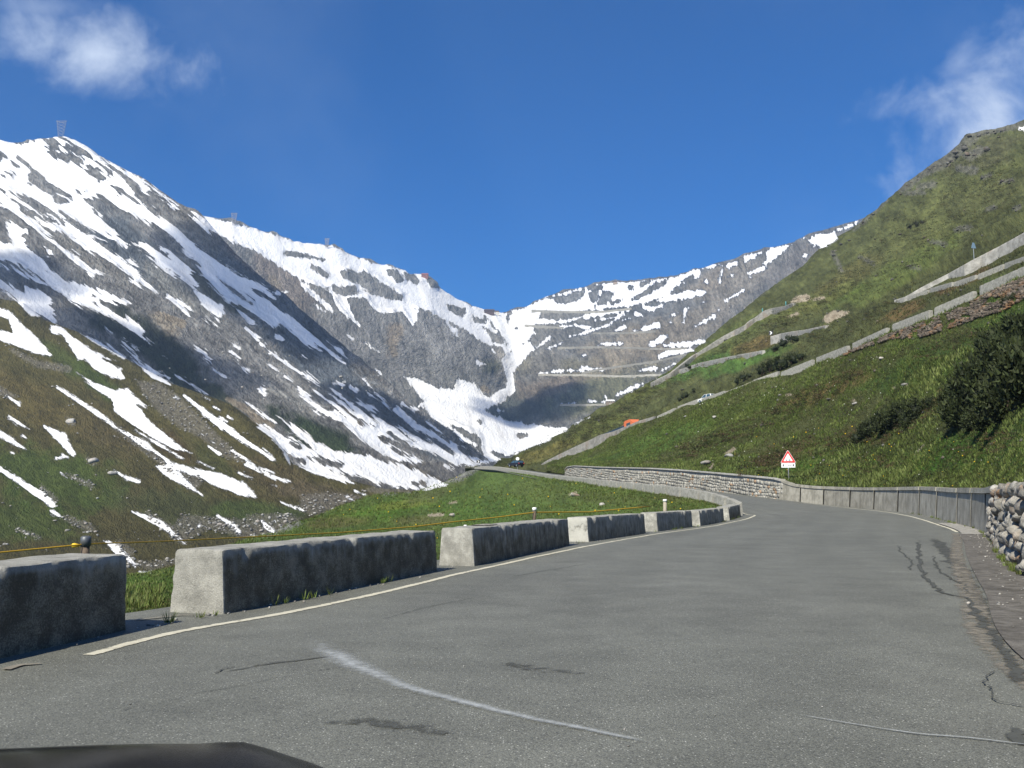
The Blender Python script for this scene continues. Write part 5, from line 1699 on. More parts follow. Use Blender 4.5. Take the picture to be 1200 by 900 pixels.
while z < 1.62 and cnt < 290:
    hrow = random.uniform(0.23, 0.31)
    s = s0 + random.uniform(0, 0.3)
    while s < s1 and cnt < 290:
        wst = random.uniform(0.25, 0.58)
        i = int(np.interp(s + wst / 2, sR_, np.arange(len(Rs))))
        nn = -RN[i]
        q = Rs[i] + nn * (0.22 + 0.08 * z + random.uniform(-0.07, 0.07))
        o = bpy.data.objects.new('stone', random.choice(variants))
        COL.objects.link(o)
        o.parent = rw
        o.location = q - rw_loc + np.array([0, 0, z + hrow / 2 + random.uniform(-0.05, 0.05)])
        tg = np.array([-RN[i][1], RN[i][0]])
        o.rotation_euler = (random.uniform(-.3, .3), random.uniform(-.25, .25), math.atan2(tg[1], tg[0]) + random.uniform(-.25, .25))
        o.scale = (wst * 0.72, random.uniform(0.22, 0.32), hrow * random.uniform(0.62, 0.80))
        cnt += 1
        s += wst * random.uniform(0.98, 1.1)
    z += hrow * 0.98
    row += 1

pl_ = []
for yy in np.arange(0.5, 12.2, 0.34):
    i = iR(yy)
    for zz in np.arange(0.12, 1.6, 0.25):
        q = Rs[i] - RN[i] * (0.24 + 0.07 * zz + random.uniform(-.05, .05)) - rw_loc + np.array([0, random.uniform(-.06, .06), zz])
        pl_.append((q, random.uniform(0.17, 0.23)))
rubble('stonework', pl_, M_STONE, rw)['kind'] = 'stuff'

# ------------------------------------------------------------------ masonry wall beyond the bend (stones of about five pixels: real, joined)
mw = empty('masonry_wall', Rs[iR(110)], 'long coursed grey stone wall with pale coping behind the bend', 'wall')
mloc = np.array(mw.location)
s0, s1 = sR_[iR(87.2)], sR_[iR(170)]
tt = np.linspace(s0, s1, 70)
V = []
for q_ in tt:
    i = int(np.interp(q_, sR_, np.arange(len(Rs))))
    nn = -RN[i]
    h = wall_h(Rs[i][1]) - 0.12
    for (u, v) in [(0.10, -0.6), (0.22, h), (0.75, h), (0.75, -0.6)]:
        q = Rs[i] + nn * u
        q[2] += v
        V.append(q - mloc)
fc = []
for j in range(len(tt) - 1):
    for k in range(4):
        fc.append((j * 4 + k, j * 4 + (k + 1) % 4, (j + 1) * 4 + (k + 1) % 4, (j + 1) * 4 + k))
fc += [(0, 1, 2, 3), tuple((len(tt) - 1) * 4 + k for k in (3, 2, 1, 0))]
mesh_obj('core', V, fc, simple_mat('old_mortar', (0.26, 0.255, 0.23), 0.95, 0.1, 0, 0.3, 2.0), mw)
Vs, Fs, b0, cols_ = [], [], 0, []
z = -0.2
while z < 1.95:
    hr = random.uniform(0.22, 0.38)
    s = s0 + random.uniform(0, .3)
    while s < s1:
        wst = random.uniform(0.24, 0.62) * (1.0 if s < s0 + 50 else 1.4)
        i = int(np.interp(s + wst / 2, sR_, np.arange(len(Rs))))
        if z + hr < wall_h(Rs[i][1]) - 0.10:
            nn = -RN[i]
            tg = np.array([RN[i][1], -RN[i][0], 0])
            pr = random.uniform(-0.02, 0.07)
            c = Rs[i] + nn * (0.10 + 0.06 * z) + np.array([0, 0, z + hr / 2 + random.uniform(-.045, .045) + 0.08 * math.sin(s * .7 + z * 3)]) - mloc
            hx, hz, hy = wst / 2 * 0.92, hr / 2 * random.uniform(0.85, 1.0), 0.03 + pr * .2
            vv = []
            for a in (-1, 1):
                for b in (-1, 1):
                    for e in (-1, 1):
                        js = random.uniform(0.82, 1.0)
                        vv.append(c + tg * (a * hx * (js if b < 0 else 1)) - nn * (-b * hy) * 1.0 + np.array([0, 0, e * hz * (js if b < 0 else 1)]))
            Vs += vv
            Fs += [[b0 + q for q in f] for f in [(0, 1, 3, 2), (4, 6, 7, 5), (0, 4, 5, 1), (2, 3, 7, 6), (0, 2, 6, 4), (1, 5, 7, 3)]]
            t1 = random.random()
            cc = np.array([0.31, 0.30, 0.265]) * random.uniform(0.68, 1.3)
            if t1 > 0.955:
                cc = np.array([0.34, 0.24, 0.16]) * random.uniform(0.7, 1.2)
            cols_ += [cc] * 8
            b0 += 8
        s += wst
    z += hr
m, T = new_mat('coursed_stone')
geo = T.n('ShaderNodeNewGeometry')
n = T.noise(geo.outputs['Position'], 3.5, 6, 0.66)
at = T.n('ShaderNodeAttribute', attribute_name='color_stone').outputs['Color']
k = T.lin(n, 0.25, 0.75, 0.55, 1.4)
finish(T, T.mix(1.0, at, T.n('ShaderNodeCombineColor', {0: k, 1: k, 2: k}).outputs[0], 'MULTIPLY'), 0.93, n, 0.05, 1.0, 0.2)
M_COURSE = m
o = mesh_obj('stonework', Vs, np.array(Fs), M_COURSE, mw, False, {'color_stone': np.array(cols_)})
o['kind'] = 'stuff'
# coping lengths on top
Vs = []
ids = [int(np.interp(q_, sR_, np.arange(len(Rs)))) for q_ in np.linspace(s0, s1, 60)]
for a_, b_ in zip(ids[:-1], ids[1:]):
    mbx = []
    for i, e in ((a_, 0.02), (b_, -0.02)):
        nn = -RN[i]
        h = wall_h(Rs[i][1])
        tg = np.array([RN[i][1], -RN[i][0], 0])
        for (u, v) in [(-0.04, -0.13), (-0.04, 0.0), (0.8, 0.0), (0.8, -0.13)]:
            q = Rs[i] + nn * (u + 0.06) + tg * (-e)
            q[2] += h + v
            mbx.append(q - mloc)
    mesh_obj('coping', mbx, [(0, 1, 2, 3), (7, 6, 5, 4), (0, 4, 5, 1), (1, 5, 6, 2), (2, 6, 7, 3), (3, 7, 4, 0)], M_COURSE, mw, False, {'color_stone': np.ones((8, 3)) * np.array([0.38, 0.37, 0.34]) * random.uniform(.85, 1.1)})

# ------------------------------------------------------------------ walls and blocks on the hillside
M_WALLPALE = rock_mat('pale_masonry', (0.17, 0.165, 0.15), (0.42, 0.41, 0.38), 0.35, 1.1, 0.05)


def wall_on(name, sheet_name, pts, thick, mat, label, cat, group=None, sink=1.2, step=1.5, jag=0.05, grime=0.0, bench_=False):
    base, hh = [], []
    for (px, yb, yt) in pts:
        q = on_bench(px, yb) if bench_ else hit(px, yb, sheet_name)
        base.append(q)
        hh.append((yb - yt) / F * q[1])
    return strip_wall(name, base, hh, thick, mat, label, cat, group, sink, grime, None, step, jag)


wall_on('masonry_wall', 'hillside', [(634, 547.5, 544), (640, 546, 540), (660, 538.5, 530), (690, 525.5, 516), (703, 519, 509.5), (717, 512, 506), (735, 504.5, 499), (747, 500, 493.5), (766, 490.5, 488)], 0.6, M_WALLPALE,
        'pale stone wall climbing the hillside below the orange lorry', 'wall', bench_=True)
GB = 'parapet blocks along the road up the hillside'
hb = [((769, 491.5, 487), (791, 482, 479), 'low grey parapet right of the orange lorry on the hillside road'),
      ((793, 480.5, 477.5), (819, 471.5, 468.5), 'low grey parapet on the hillside road below the white car roof'),
      ((821, 471.5, 467), (849, 462.5, 459.5), 'low parapet on the hillside road right of the white car roof'),
      ((881, 451.5, 446.5), (912, 441, 436), 'parapet block on the hillside below the dark shrub thicket'),
      ((914, 441.5, 437), (952, 427, 422), 'parapet block on the hillside at the right end of the dark shrub thicket'),
      ((955.5, 426.5, 420), (993, 413, 406.5), 'parapet block on the hillside, left of where the rusty rubble begins'),
      ((998, 409.5, 402.5), (1039, 392, 386), 'parapet block on the hillside standing over the first thin rubble'),
      ((1044.5, 388.5, 381), (1089, 372.5, 365), 'pale parapet block on the hillside over the middle of the rusty rubble'),
      ((1094, 370.5, 361), (1141, 351.5, 343.5), 'long pale parapet block on the hillside over the thickest rubble'),
      ((1147, 345.5, 335), (1206, 321, 313), 'largest pale parapet block on the hillside at the right edge of the photo')]
for i, (a, b, lab) in enumerate(hb):
    qa, qb = on_bench(a[0] + 0.8, a[1]), on_bench(b[0] - 0.8, b[1])
    h = 0.5 * ((a[1] - a[2]) / F * qa[1] + (b[1] - b[2]) / F * qb[1])
    block(qa, qb, 0.6, max(h * (1.22 if i > 2 else 1.0), 0.7), lab, GB, 60 + i, 0.0, 0.16, 0.06, 0.9)
wall_on('low_wall', 'hillside', [(849, 463.5, 459.5), (865, 457, 453.5), (881, 451, 447)], 0.5, M_WALLPALE, 'short low wall on the hillside joining two rows of parapet blocks left of the thicket', 'wall', bench_=True)
wall_on('masonry_wall', 'hillside', [(1048, 354, 351.5), (1061, 351.5, 347.5), (1084, 339.5, 334), (1111, 327, 320.5), (1133, 321, 308), (1150, 312, 299), (1173, 299, 287), (1200, 286, 272), (1230, 272, 256)], 0.7, M_WALLPALE,
        'tall pale stone wall of the upper hillside road at the right edge', 'wall')
GU = 'small parapet blocks below the upper hillside wall'
hb = [((1063, 351, 348), (1087, 343, 340), 'leftmost small block below the upper stone wall'),
      ((1089, 342, 337), (1115, 335, 331), 'small block with a white end, second from the left below the upper wall'),
      ((1118, 335, 332), (1142, 327, 322.5), 'cracked dark small block below the blue sign of the upper road'),
      ((1146, 326.5, 320), (1175, 315, 310), 'grey block with a white right end below the upper wall'),
      ((1177, 314, 308), (1206, 304, 298), 'grey block of the upper road cut off by the right edge')]
for i, (a, b, lab) in enumerate(hb):
    qa, qb = hit(a[0], a[1], 'hillside'), hit(b[0], b[1], 'hillside')
    h = 0.5 * ((a[1] - a[2]) / F * qa[1] + (b[1] - b[2]) / F * qb[1])
    block(qa, qb, 0.55, max(h, 0.5), lab, GU, 80 + i, 0.25, 0.2, 0.06, 0.9)
wall_on('masonry_wall', 'hillside', [(764, 452, 448), (788, 440, 436), (815, 419, 415), (847, 399, 394), (860, 392, 387), (873, 386, 380.5), (886, 376, 371), (893, 373, 365), (904, 367, 361), (919, 362, 358.5), (928, 358, 355)], 1.2, M_WALLPALE,
        'long pale wall of the hairpin road along the left edge of the hillside', 'wall')
wall_on('masonry_wall', 'hillside', [(903, 403.5, 394), (915, 400, 390.5), (929, 396.5, 388), (945, 389.5, 386), (967, 383.5, 381)], 0.8, M_WALLPALE, 'short pale wall beside the chevron sign high on the hillside', 'wall')
wall_on('masonry_wall', 'hillside', [(770, 446, 444.5), (793, 436, 434), (820, 427.5, 425), (860, 419, 416.5), (893, 414, 410.5)], 0.8, M_WALLPALE, 'thin pale wall crossing the hillside below the chevron sign', 'wall')

# rusty rubble under the blocks
band = [(985, 416, 420), (997, 411, 413), (1045, 391, 397), (1077, 380, 396), (1100, 371, 389), (1120, 363, 383), (1147, 349, 372), (1173, 336, 366), (1200, 325, 350)]
pl_ = []
for k in range(3600):
    px = 985 + 222 * random.random() ** 0.7
    y0 = np.interp(px, [b[0] for b in band], [b[1] for b in band])
    y1 = np.interp(px, [b[0] for b in band], [b[2] for b in band])
    py = random.uniform(y0, y1)
    q = hit(px, py, 'hillside')
    if fbm(np.array([[px / 9.0, py / 7.0, 2.0]]), 3, 5)[0] < 0.28:
        pl_.append((q + np.array([0, 0, 0.03]), 0.08 + 0.28 * random.random() ** 1.8))
tag(rubble('rubble', pl_, M_RUST), kind='stuff')

# scattered rocks one could pick up
def boulder(px, py, size, sheet_name, label, mat=M_GREYR):
    q = hit(px, py, sheet_name)
    v = rock_verts(random.randint(1, 90), size, size * .8, size * .55, 2, 0.35)
    o = mesh_obj('boulder', v, ICOF2, mat, None, False)
    o.location = q
    o.rotation_euler = (0, 0, random.uniform(0, 6))
    tag(o, label, 'boulder')


for (px, py, s, lab) in ((854, 534, 0.9, 'pale flat boulder in the grass above the masonry wall'), (1060, 451, 0.55, 'lone pale stone in the middle of the green hillside'), (1033, 420, 0.35, 'small white stone below the third row of blocks'),
                         (837, 489, 0.5, 'pale rock on the grass right below the low parapet'), (803, 488, 0.4, 'small white rock just under the hillside road'), (1001, 473, 0.4, 'little beige stone left of the long dark shrub'),
                         (826, 543, 0.7, 'rusty stone above the end of the masonry coping')):
    boulder(px, py, s, 'hillside', lab)
for (px, py, s, lab) in ((83, 494, 3.0, 'single grey boulder on the brown spur'), (108, 540, 3.2, 'grey boulder lower on the brown spur'), (132, 555, 2.2, 'flat grey rock near the foot of the spur')):
    boulder(px, py, s, 'spur', lab)
for (px, py, s, lab) in ((674, 580, 0.5, 'pale plank shaped stone lying on the meadow'), (530, 604, 0.35, 'small stone on the meadow behind the near blocks'), (706, 591, 0.25, 'small white stone on the meadow by the post')):
    boulder(px, py, s, 'meadow', lab, M_STONE)

# scree and crags scattered as stuff on the ridge top and the spur
pl_ = []
for k in range(5000):
    px, py = random.uniform(560, 1210), random.uniform(150, 545)
    if py > np.interp(px, [a[0] for a in sky_R], [a[1] for a in sky_R]) + 3 and (rock.at(np.array(px), np.array(py)) > -1.5 or random.random() < 0.05):
        q = hit(px, py, 'hillside')
        if True:
            big = rock.at(np.array(px), np.array(py)) > 0.5 and py < 260
            pl_.append((q, random.uniform(0.3, 1.1) * q[1] / 450 + 0.05 + (2.2 * random.random() ** 3 if big else 0)))
tag(rubble('crag_stones', pl_, rock_mat('crag', (0.045, 0.045, 0.042), (0.17, 0.165, 0.15), 0.3, 0.5, 0.2)), kind='stuff')
pl_ = []
while len(pl_) < 1600:
    px, py = random.uniform(0, 430), random.uniform(400, 665)
    if rock.at(np.array(px), np.array(py)) > -2.0 or random.random() < 0.02:
        q = hit(px, py, 'spur')
        if q[1] < 640:
            pl_.append((q - np.array([0, 0, 0.1]), 0.16 + 0.75 * random.random() ** 3))
tag(rubble('scree', pl_, M_GREYR), kind='stuff')

# far hairpin walls
M_FARW = rock_mat('hairpin_masonry', (0.24, 0.23, 0.195), (0.38, 0.365, 0.32), 0.0, 0.15, 0.3)
GH = 'hairpin road walls on the far mountain'
far_walls = [
    ([(160, 427), (330, 433), (480, 432), (600, 418)], 3, 'highest hairpin wall, just under the snowy crest of the far mountain'),
    ([(130, 492), (300, 503)], 3, 'short hairpin wall left of the snow, second level from the crest'),
    ([(430, 527), (600, 524), (705, 518)], 2.6, 'hairpin wall at mid height above the longest level one'),
    ([(275, 591), (420, 588), (560, 590), (760, 596), (840, 592)], 3, 'longest level hairpin wall across the middle of the far mountain'),
    ([(380, 702), (480, 682), (620, 663), (720, 648), (840, 620)], 3, 'hairpin wall slanting up to the right on the far mountain'),
    ([(190, 708), (400, 711), (560, 716), (730, 709)], 3, 'level hairpin wall with snow on it, second lowest'),
    ([(285, 841), (420, 842), (515, 838)], 3, 'lowest hairpin wall on the far mountain beside the last snow'),
]
for (ptsE, hpx, lab) in far_walls:
    pts = [(580 + x * K, 250 + y * K, 250 + y * K - hpx * 0.32) for x, y in ptsE]
    # follow the ground closely
    xs = np.linspace(pts[0][0], pts[-1][0], 26)
    fine = [(x, np.interp(x, [q[0] for q in pts], [q[1] for q in pts]), np.interp(x, [q[0] for q in pts], [q[2] for q in pts])) for x in xs]
    wall_on('hairpin_wall', 'far_mountain', fine, 1.6, M_FARW, lab, 'wall', GH, 10.0, 14.0, 0.8)

# ------------------------------------------------------------------ rope fence on the meadow edge
M_WOOD = simple_mat('grey_wood', (0.13, 0.10, 0.075), 0.9, 0.2, 0, 0.35, 14.0, 0.01)
M_YEL = simple_mat('yellow_plastic', (0.75, 0.50, 0.03), 0.5, 0.4, 0, 0.1, 5.0)
M_WHITE = simple_mat('white_paint', (0.72, 0.72, 0.70), 0.6, 0.4, 0, 0.08, 5.0)
M_CAP = simple_mat('dull_metal_cap', (0.12, 0.13, 0.14), 0.5, 0.5, 0.4, 0.2, 9.0)
post_px = [(100, 628, 13.0, 0.062, 'weathered wooden post with a metal cap behind the nearest block'), (545, 615, 36.0, 0.06, 'small pale post just behind the second block'),
           (626, 594.5, 41.0, 0.09, 'dark post with a white cap behind the third block'), (779, 585, 53.0, 0.11, 'pale leaning post with a white tag behind the middle of the near row')]
rope_pts = []
for (px, py, d, r, lab) in post_px:
    top = P(px, py, d)
    zg = -1.75 if d < 20 else -1.5
    t = empty('fence_post', (top[0], top[1], zg), lab, 'post', 'posts of the rope fence')
    H = top[2] - zg
    mb = MB().tube([(0, 0, -0.3), (0, 0, H * .5), (0.01, 0, H - 0.10)], [r, r * .96, r * .9], 10)
    mb.obj('pole', M_WOOD if d < 50 else simple_mat('pale_wood', (0.36, 0.32, 0.25), 0.9, 0.2), t, True)
    MB().tube([(0.01, 0, H - 0.14), (0.01, 0, H - 0.02), (0.01, 0, H)], [r * 1.12, r * 1.12, r * .7], 10).obj('cap', M_CAP if d < 20 else M_WHITE, t, True)
    if px == 100:
        MB().tube([(-r * 2.6, -0.02, H - 0.13), (-r * 2.2, -0.02, H - 0.13), (-r, 0, H - 0.13)], [0.03, 0.034, 0.012], 10).obj('insulator', M_YEL, t, True)
rp_ = [(-60, 652, 11.5), (0, 647.3, 12.0), (92, 638.5, 12.9), (106, 637.3, 13.1), (160, 635.6, 15), (221, 633, 18), (320, 628, 23), (401, 624, 28), (487, 617, 33), (527, 612, 35), (580, 606.5, 38.5), (626, 600.5, 41), (690, 600, 46), (779, 592, 53)]
fine = []
for a, b in zip(rp_[:-1], rp_[1:]):
    for t in np.linspace(0, 1, 6)[:-1]:
        fine.append(P(*(np.array(a) * (1 - t) + np.array(b) * t)))
o = MB().tube(fine, [0.010 * max(1.0, q[1] / 16) for q in fine], 5).obj('fence_rope', simple_mat('orange_rope', (0.50, 0.30, 0.03), 0.7, 0.3, 0, 0.1, 30), None, True)
tag(o, 'thin orange yellow rope strung along the meadow edge from post to post', 'rope')

# ------------------------------------------------------------------ signs
M_STEEL = simple_mat('galvanised_steel', (0.42, 0.43, 0.44), 0.45, 0.5, 0.7, 0.1, 12.0)
M_RED = simple_mat('red_sign_film', (0.62, 0.035, 0.03), 0.45, 0.5, 0, 0.05, 4)
M_SIGNW = simple_mat('white_sign_film', (0.80, 0.82, 0.82), 0.45, 0.5, 0, 0.04, 4)
M_BLACK = simple_mat('black_sign_film', (0.02, 0.02, 0.022), 0.5, 0.4, 0, 0.1, 4)
M_BLUE = simple_mat('grey_blue_sign_back', (0.20, 0.30, 0.40), 0.5, 0.5, 0.2, 0.08, 4)


def flat(name, outline, y, mat, parent, th=0.004):
    mb = MB()
    mb.prism(outline, y, y + th)
    return mb.obj(name, mat, parent)


sp = at_bearing(Rtop[front_r], 924.5)
dS = sp[1] + 1.2
base = P(924.5, 565, dS)
sg = empty('warning_sign', base, 'red bordered triangular warning sign over a white plate above the wall at the bend', 'sign', None, math.atan2(base[0], -base[1]) * 0)
sg.rotation_euler = (0, 0, -math.atan2(base[0], base[1]))
u = dS / F
H = (565 - 528) * u
MB().tube([(0, 0.03, -0.5), (0, 0.03, H - 0.1)], 0.055, 8).obj('pole', M_STEEL, sg, True)


def tri(r, zc, rnd=0.16):
    pts = []
    for k in range(3):
        a = math.radians(90 + 120 * k)
        c = Vector((math.cos(a), math.sin(a))) * (r * (1 - rnd * 1.0))
        for j in range(5):
            b = a + math.radians(-60 + 30 * j)
            pts.append((c.x + math.cos(b) * r * rnd * 0.5, zc + c.y + math.sin(b) * r * rnd * 0.5))
    return pts


side = 16.2 * u
Rt = side / math.sqrt(3) * 1.09
zt = H - Rt * 0.93
flat('panel', tri(Rt, zt), -0.03, M_SIGNW, sg, 0.03)
flat('border', tri(Rt * 0.95, zt), -0.036, M_RED, sg)
flat('panel', tri(Rt * 0.60, zt), -0.042, M_SIGNW, sg)
# falling-stones pictogram
rkp = MB()
zc = zt - Rt * 0.12
rkp.prism([(0.02, zc - 0.16), (0.25, zc - 0.16), (0.25, zc - 0.10), (0.16, zc - 0.02), (0.13, zc + 0.10), (0.08, zc + 0.12), (0.06, zc - 0.02)][::-1], -0.048, -0.044)
rkp.obj('pictogram', simple_mat('grey_print', (0.30, 0.33, 0.36), 0.5, 0.4), sg)
rk2 = MB()
for (x, z_, r_) in ((-0.15, -0.10, 0.045), (-0.14, 0.0, 0.035), (-0.06, -0.12, 0.025)):
    rk2.prism([(x + r_ * math.cos(a), zc + z_ + r_ * math.sin(a)) for a in np.linspace(0, 2 * math.pi, 7)[:-1]], -0.050, -0.046)
rk2.obj('pictogram', M_BLACK, sg)
pw, phh = 15.6 * u, 5.0 * u
zp = zt - Rt * 0.52 - phh / 2 - 0.02
flat('plate', [(-pw / 2, zp - phh / 2), (pw / 2, zp - phh / 2), (pw / 2, zp + phh / 2), (-pw / 2, zp + phh / 2)], -0.03, M_SIGNW, sg, 0.03)
ar = MB()
for sx in (-1, 1):
    x = sx * pw * 0.36
    ar = MB()
    ar.prism([(x - .045, zp - .10), (x + .045, zp - .10), (x + .045, zp + 0.02), (x + .10, zp + 0.02), (x, zp + .13), (x - .10, zp + 0.02), (x - .045, zp + 0.02)], -0.038, -0.034)
    ar.obj('arrow', M_BLACK, sg)
cu = bpy.data.curves.new('plate_text', 'FONT')
cu.body = '7 km'
cu.size = 0.30
cu.align_x = 'CENTER'
cu.align_y = 'CENTER'
cu.extrude = 0.002
tmp = bpy.data.objects.new('lettering_curve', cu)
COL.objects.link(tmp)
bpy.context.view_layer.update()
tme = bpy.data.meshes.new_from_object(tmp.evaluated_get(bpy.context.evaluated_depsgraph_get()))
bpy.data.objects.remove(tmp)
tx = bpy.data.objects.new('lettering', tme)
COL.objects.link(tx)
tx.parent = sg
tx.location = (0, -0.040, zp)
tx.rotation_euler = (math.radians(90), 0, 0)
tme.materials.clear()
tme.materials.append(simple_mat('grey_letter_print', (0.15, 0.16, 0.18), 0.5, 0.4))


def chevron_sign(p, height, size, label, disc=False, aim=0.0):
    t = empty('chevron_sign', p, label, 'sign', 'chevron signs on hairpin corners')
    t.rotation_euler = (0, 0, -math.atan2(p[0], p[1]) + aim)
    MB().tube([(0, 0.05, -0.5), (0, 0.05, height)], 0.05, 6).obj('pole', M_STEEL, t)
    z0 = height - size
    flat('panel', [(-size / 2, z0), (size / 2, z0), (size / 2, z0 + size), (-size / 2, z0 + size)], 0, M_BLACK, t, 0.03)
    s = size
    flat('chevron', [(-.30 * s, z0 + .12 * s), (-.02 * s, z0 + .12 * s), (.32 * s, z0 + .5 * s), (-.02 * s, z0 + .88 * s), (-.30 * s, z0 + .88 * s), (.02 * s, z0 + .5 * s)], -0.01, M_SIGNW, t)
    if disc:
        flat('disc', [(0.45 * s * math.cos(a), height + 0.5 * s + 0.45 * s * math.sin(a)) for a in np.linspace(0, 2 * math.pi, 17)[:-1]], 0, M_SIGNW, t, 0.03)
        MB().tube([(0, 0.05, height - .2), (0, 0.05, height + s * .8)], 0.05, 6).obj('pole', M_STEEL, t)


chevron_sign(P(606.5, 549, 225), (549 - 540) / F * 225 * 1.0, 0.95, 'chevron sign with a white disc on top, behind the dark car', True)
chevron_sign(P(560.5, 548, 264), (548 - 539) / F * 264, 0.95, 'black and white chevron sign standing alone at the far left corner of the road')
q = hit(903.5, 394, 'hillside')
chevron_sign(q, 6.5 / F * q[1], 5.0 / F * q[1], 'chevron sign at the end of a short wall high on the green hillside')
q = hit(1141.5, 304, 'hillside')
t = empty('road_sign', q, 'blue grey road sign on a pole above the upper stone wall', 'sign')
t.rotation_euler = (0, 0, 0.3)
Hs = (304 - 283.5) / F * q[1]
MB().tube([(0, 0, -0.5), (0, 0, Hs)], 0.06, 6).obj('pole', M_STEEL, t)
w_ = 3.6 / F * q[1]
flat('panel', [(-w_, Hs - 1.9 * w_), (w_, Hs - 1.9 * w_), (0.35 * w_, Hs), (-0.35 * w_, Hs)], -0.08, M_BLUE, t, 0.03)
for (px, yb, yt, lab) in ((893.5, 366, 361, 'small teal marker post on the bend of the upper hairpin road'), (921, 358.5, 353, 'small teal marker post beside the rock outcrop')):
    q = hit(px, yb, 'hillside')
    h = (yb - yt) / F * q[1]
    o = MB().tube([(0, 0, -0.3), (0, 0, h * .8), (0, 0, h)], [0.22, 0.22, 0.12], 6).obj('marker_post', simple_mat('teal_paint', (0.08, 0.28, 0.30), 0.6, 0.4), None)
    o.location = q
    tag(o, lab, 'post')

# ------------------------------------------------------------------ vehicles
M_GLASS = simple_mat('vehicle_glass', (0.04, 0.08, 0.11), 0.15, 0.9, 0, 0.05, 3)
M_TYRE = simple_mat('tyre_rubber', (0.02, 0.02, 0.02), 0.85, 0.2, 0, 0.1, 9)
M_RIM = simple_mat('alloy_rim', (0.45, 0.46, 0.47), 0.35, 0.6, 0.8, 0.05, 9)


def make_car(loc, rz, paint, label, cat='car', roof=1.46):
    """x forward"""
    t = empty('parked_car' if cat == 'car' else cat, loc, label, cat, None, rz)
    mb = MB()
    body = [(-2.0, .35), (-2.02, .75), (-1.95, .98), (-1.2, 1.02), (0.75, 0.98), (1.7, .82), (2.0, .62), (2.0, .3)]
    mb.prism(body, -.85, .85)
    o = mb.obj('body', paint, t)
    bv = o.modifiers.new('bevel', 'BEVEL')
    bv.width = 0.10
    bv.segments = 3
    cab = [(-1.9, .95), (-1.62, roof - .08), (-1.2, roof), (0.15, roof), (0.95, .96)]
    g = MB()
    n = len(cab)
    v = [(x, -.82 + .16 * ((z - .95) / .5), z) for x, z in cab] + [(x, .82 - .16 * ((z - .95) / .5), z) for x, z in cab]
    g.add(v, [tuple(range(n)), tuple(range(2 * n - 1, n - 1, -1))] + [(i, i + n, (i + 1) % n + n, (i + 1) % n) for i in range(n)])
    g.obj('window', M_GLASS, t)
    r = MB()
    r.box((-0.55, 0, roof + 0.01), (1.75, 1.26, 0.06))
    for sy in (-1, 1):
        r.tube([(0.97, sy * .80, .95), (0.2, sy * .67, roof)], .045, 4)
        r.tube([(-0.45, sy * .81, .95), (-0.45, sy * .67, roof)], .05, 4)
        r.tube([(-1.9, sy * .80, .95), (-1.55, sy * .67, roof)], .10, 4)
    r.obj('roof', paint, t)
    for sx in (-1.28, 1.28):
        for sy in (-1, 1):
            w = MB().tube([(sx, sy * .62, .33), (sx, sy * .86, .33)], .33, 14).obj('wheel', M_TYRE, t)
            MB().tube([(sx, sy * .85, .33), (sx, sy * .875, .33)], .2, 10).obj('rim', M_RIM, w)
    for sy in (-.6, .6):
        MB().box((1.97, sy, .66), (.08, .34, .14)).obj('headlight', M_SIGNW, t)
    for sy in (-.7, .7):
        MB().box((-2.0, sy, .82), (.06, .2, .2)).obj('tail_light', M_RED, t)
    return t


zc_ = road_z(1.2, 214)
make_car((0.9, 212, zc_ + 0.95), math.radians(128), simple_mat('dark_car_paint', (0.018, 0.017, 0.024), 0.25, 0.6, 0.2, 0.1, 3), 'small dark hatchback driving on the far road beyond the parapet')
q2 = on_bench(829.5, 469.5, 2.4)
make_car((q2[0], q2[1], q2[2] - 0.2), math.radians(118), simple_mat('white_car_paint', (0.78, 0.78, 0.76), 0.3, 0.6, 0, 0.03, 3), 'white car whose roof shows above the parapet of the hillside road', 'car', 1.55)

# orange lorry with a long dark trailer
ya, yb_ = on_bench(711, 515.3, 2.6), on_bench(748, 500.3, 2.6)
ya[2] -= 0.25
yb_[2] -= 0.25
dr = Vector(yb_ - ya)
lr = empty('lorry', ya, 'orange lorry with a long dark blue bed behind the hillside wall', 'lorry')
lr.rotation_euler = dr.to_track_quat('X', 'Z').to_euler()
LNG = dr.length
M_ORG = simple_mat('orange_paint', (0.62, 0.16, 0.06), 0.45, 0.4, 0, 0.05, 2)
M_DKB = simple_mat('dark_blue_tarpaulin', (0.02, 0.045, 0.075), 0.6, 0.3, 0, 0.15, 2)
MB().box((LNG * .36, 0, 1.15), (LNG * .72, 2.2, 0.9)).obj('bed', M_DKB, lr)
MB().box((LNG * .36, 0, .55), (LNG * .72, 1.0, .3)).obj('chassis', M_TYRE, lr)
MB().prism([(LNG * .72, .5), (LNG * .72, 2.25), (LNG * .76, 2.45), (LNG * .90, 2.4), (LNG * .97, 1.7), (LNG, 1.5), (LNG, .5)], -1.1, 1.1).obj('cab', M_ORG, lr)
MB().box((LNG * .85, -1.11, 1.45), (LNG * .12, 0.03, .6)).obj('window', M_GLASS, lr)
MB().tube([(LNG * .52, 0, 1.7), (LNG * .66, 0, 2.3), (LNG * .74, 0, 2.5)], .22, 5).obj('crane_arm', M_ORG, lr)
for fx in (.1, .2, .62, .9):
    for sy in (-.95, .95):
        MB().tube([(LNG * fx, sy - .15, .45), (LNG * fx, sy + .15, .45)], .45, 12).obj('wheel', M_TYRE, lr)

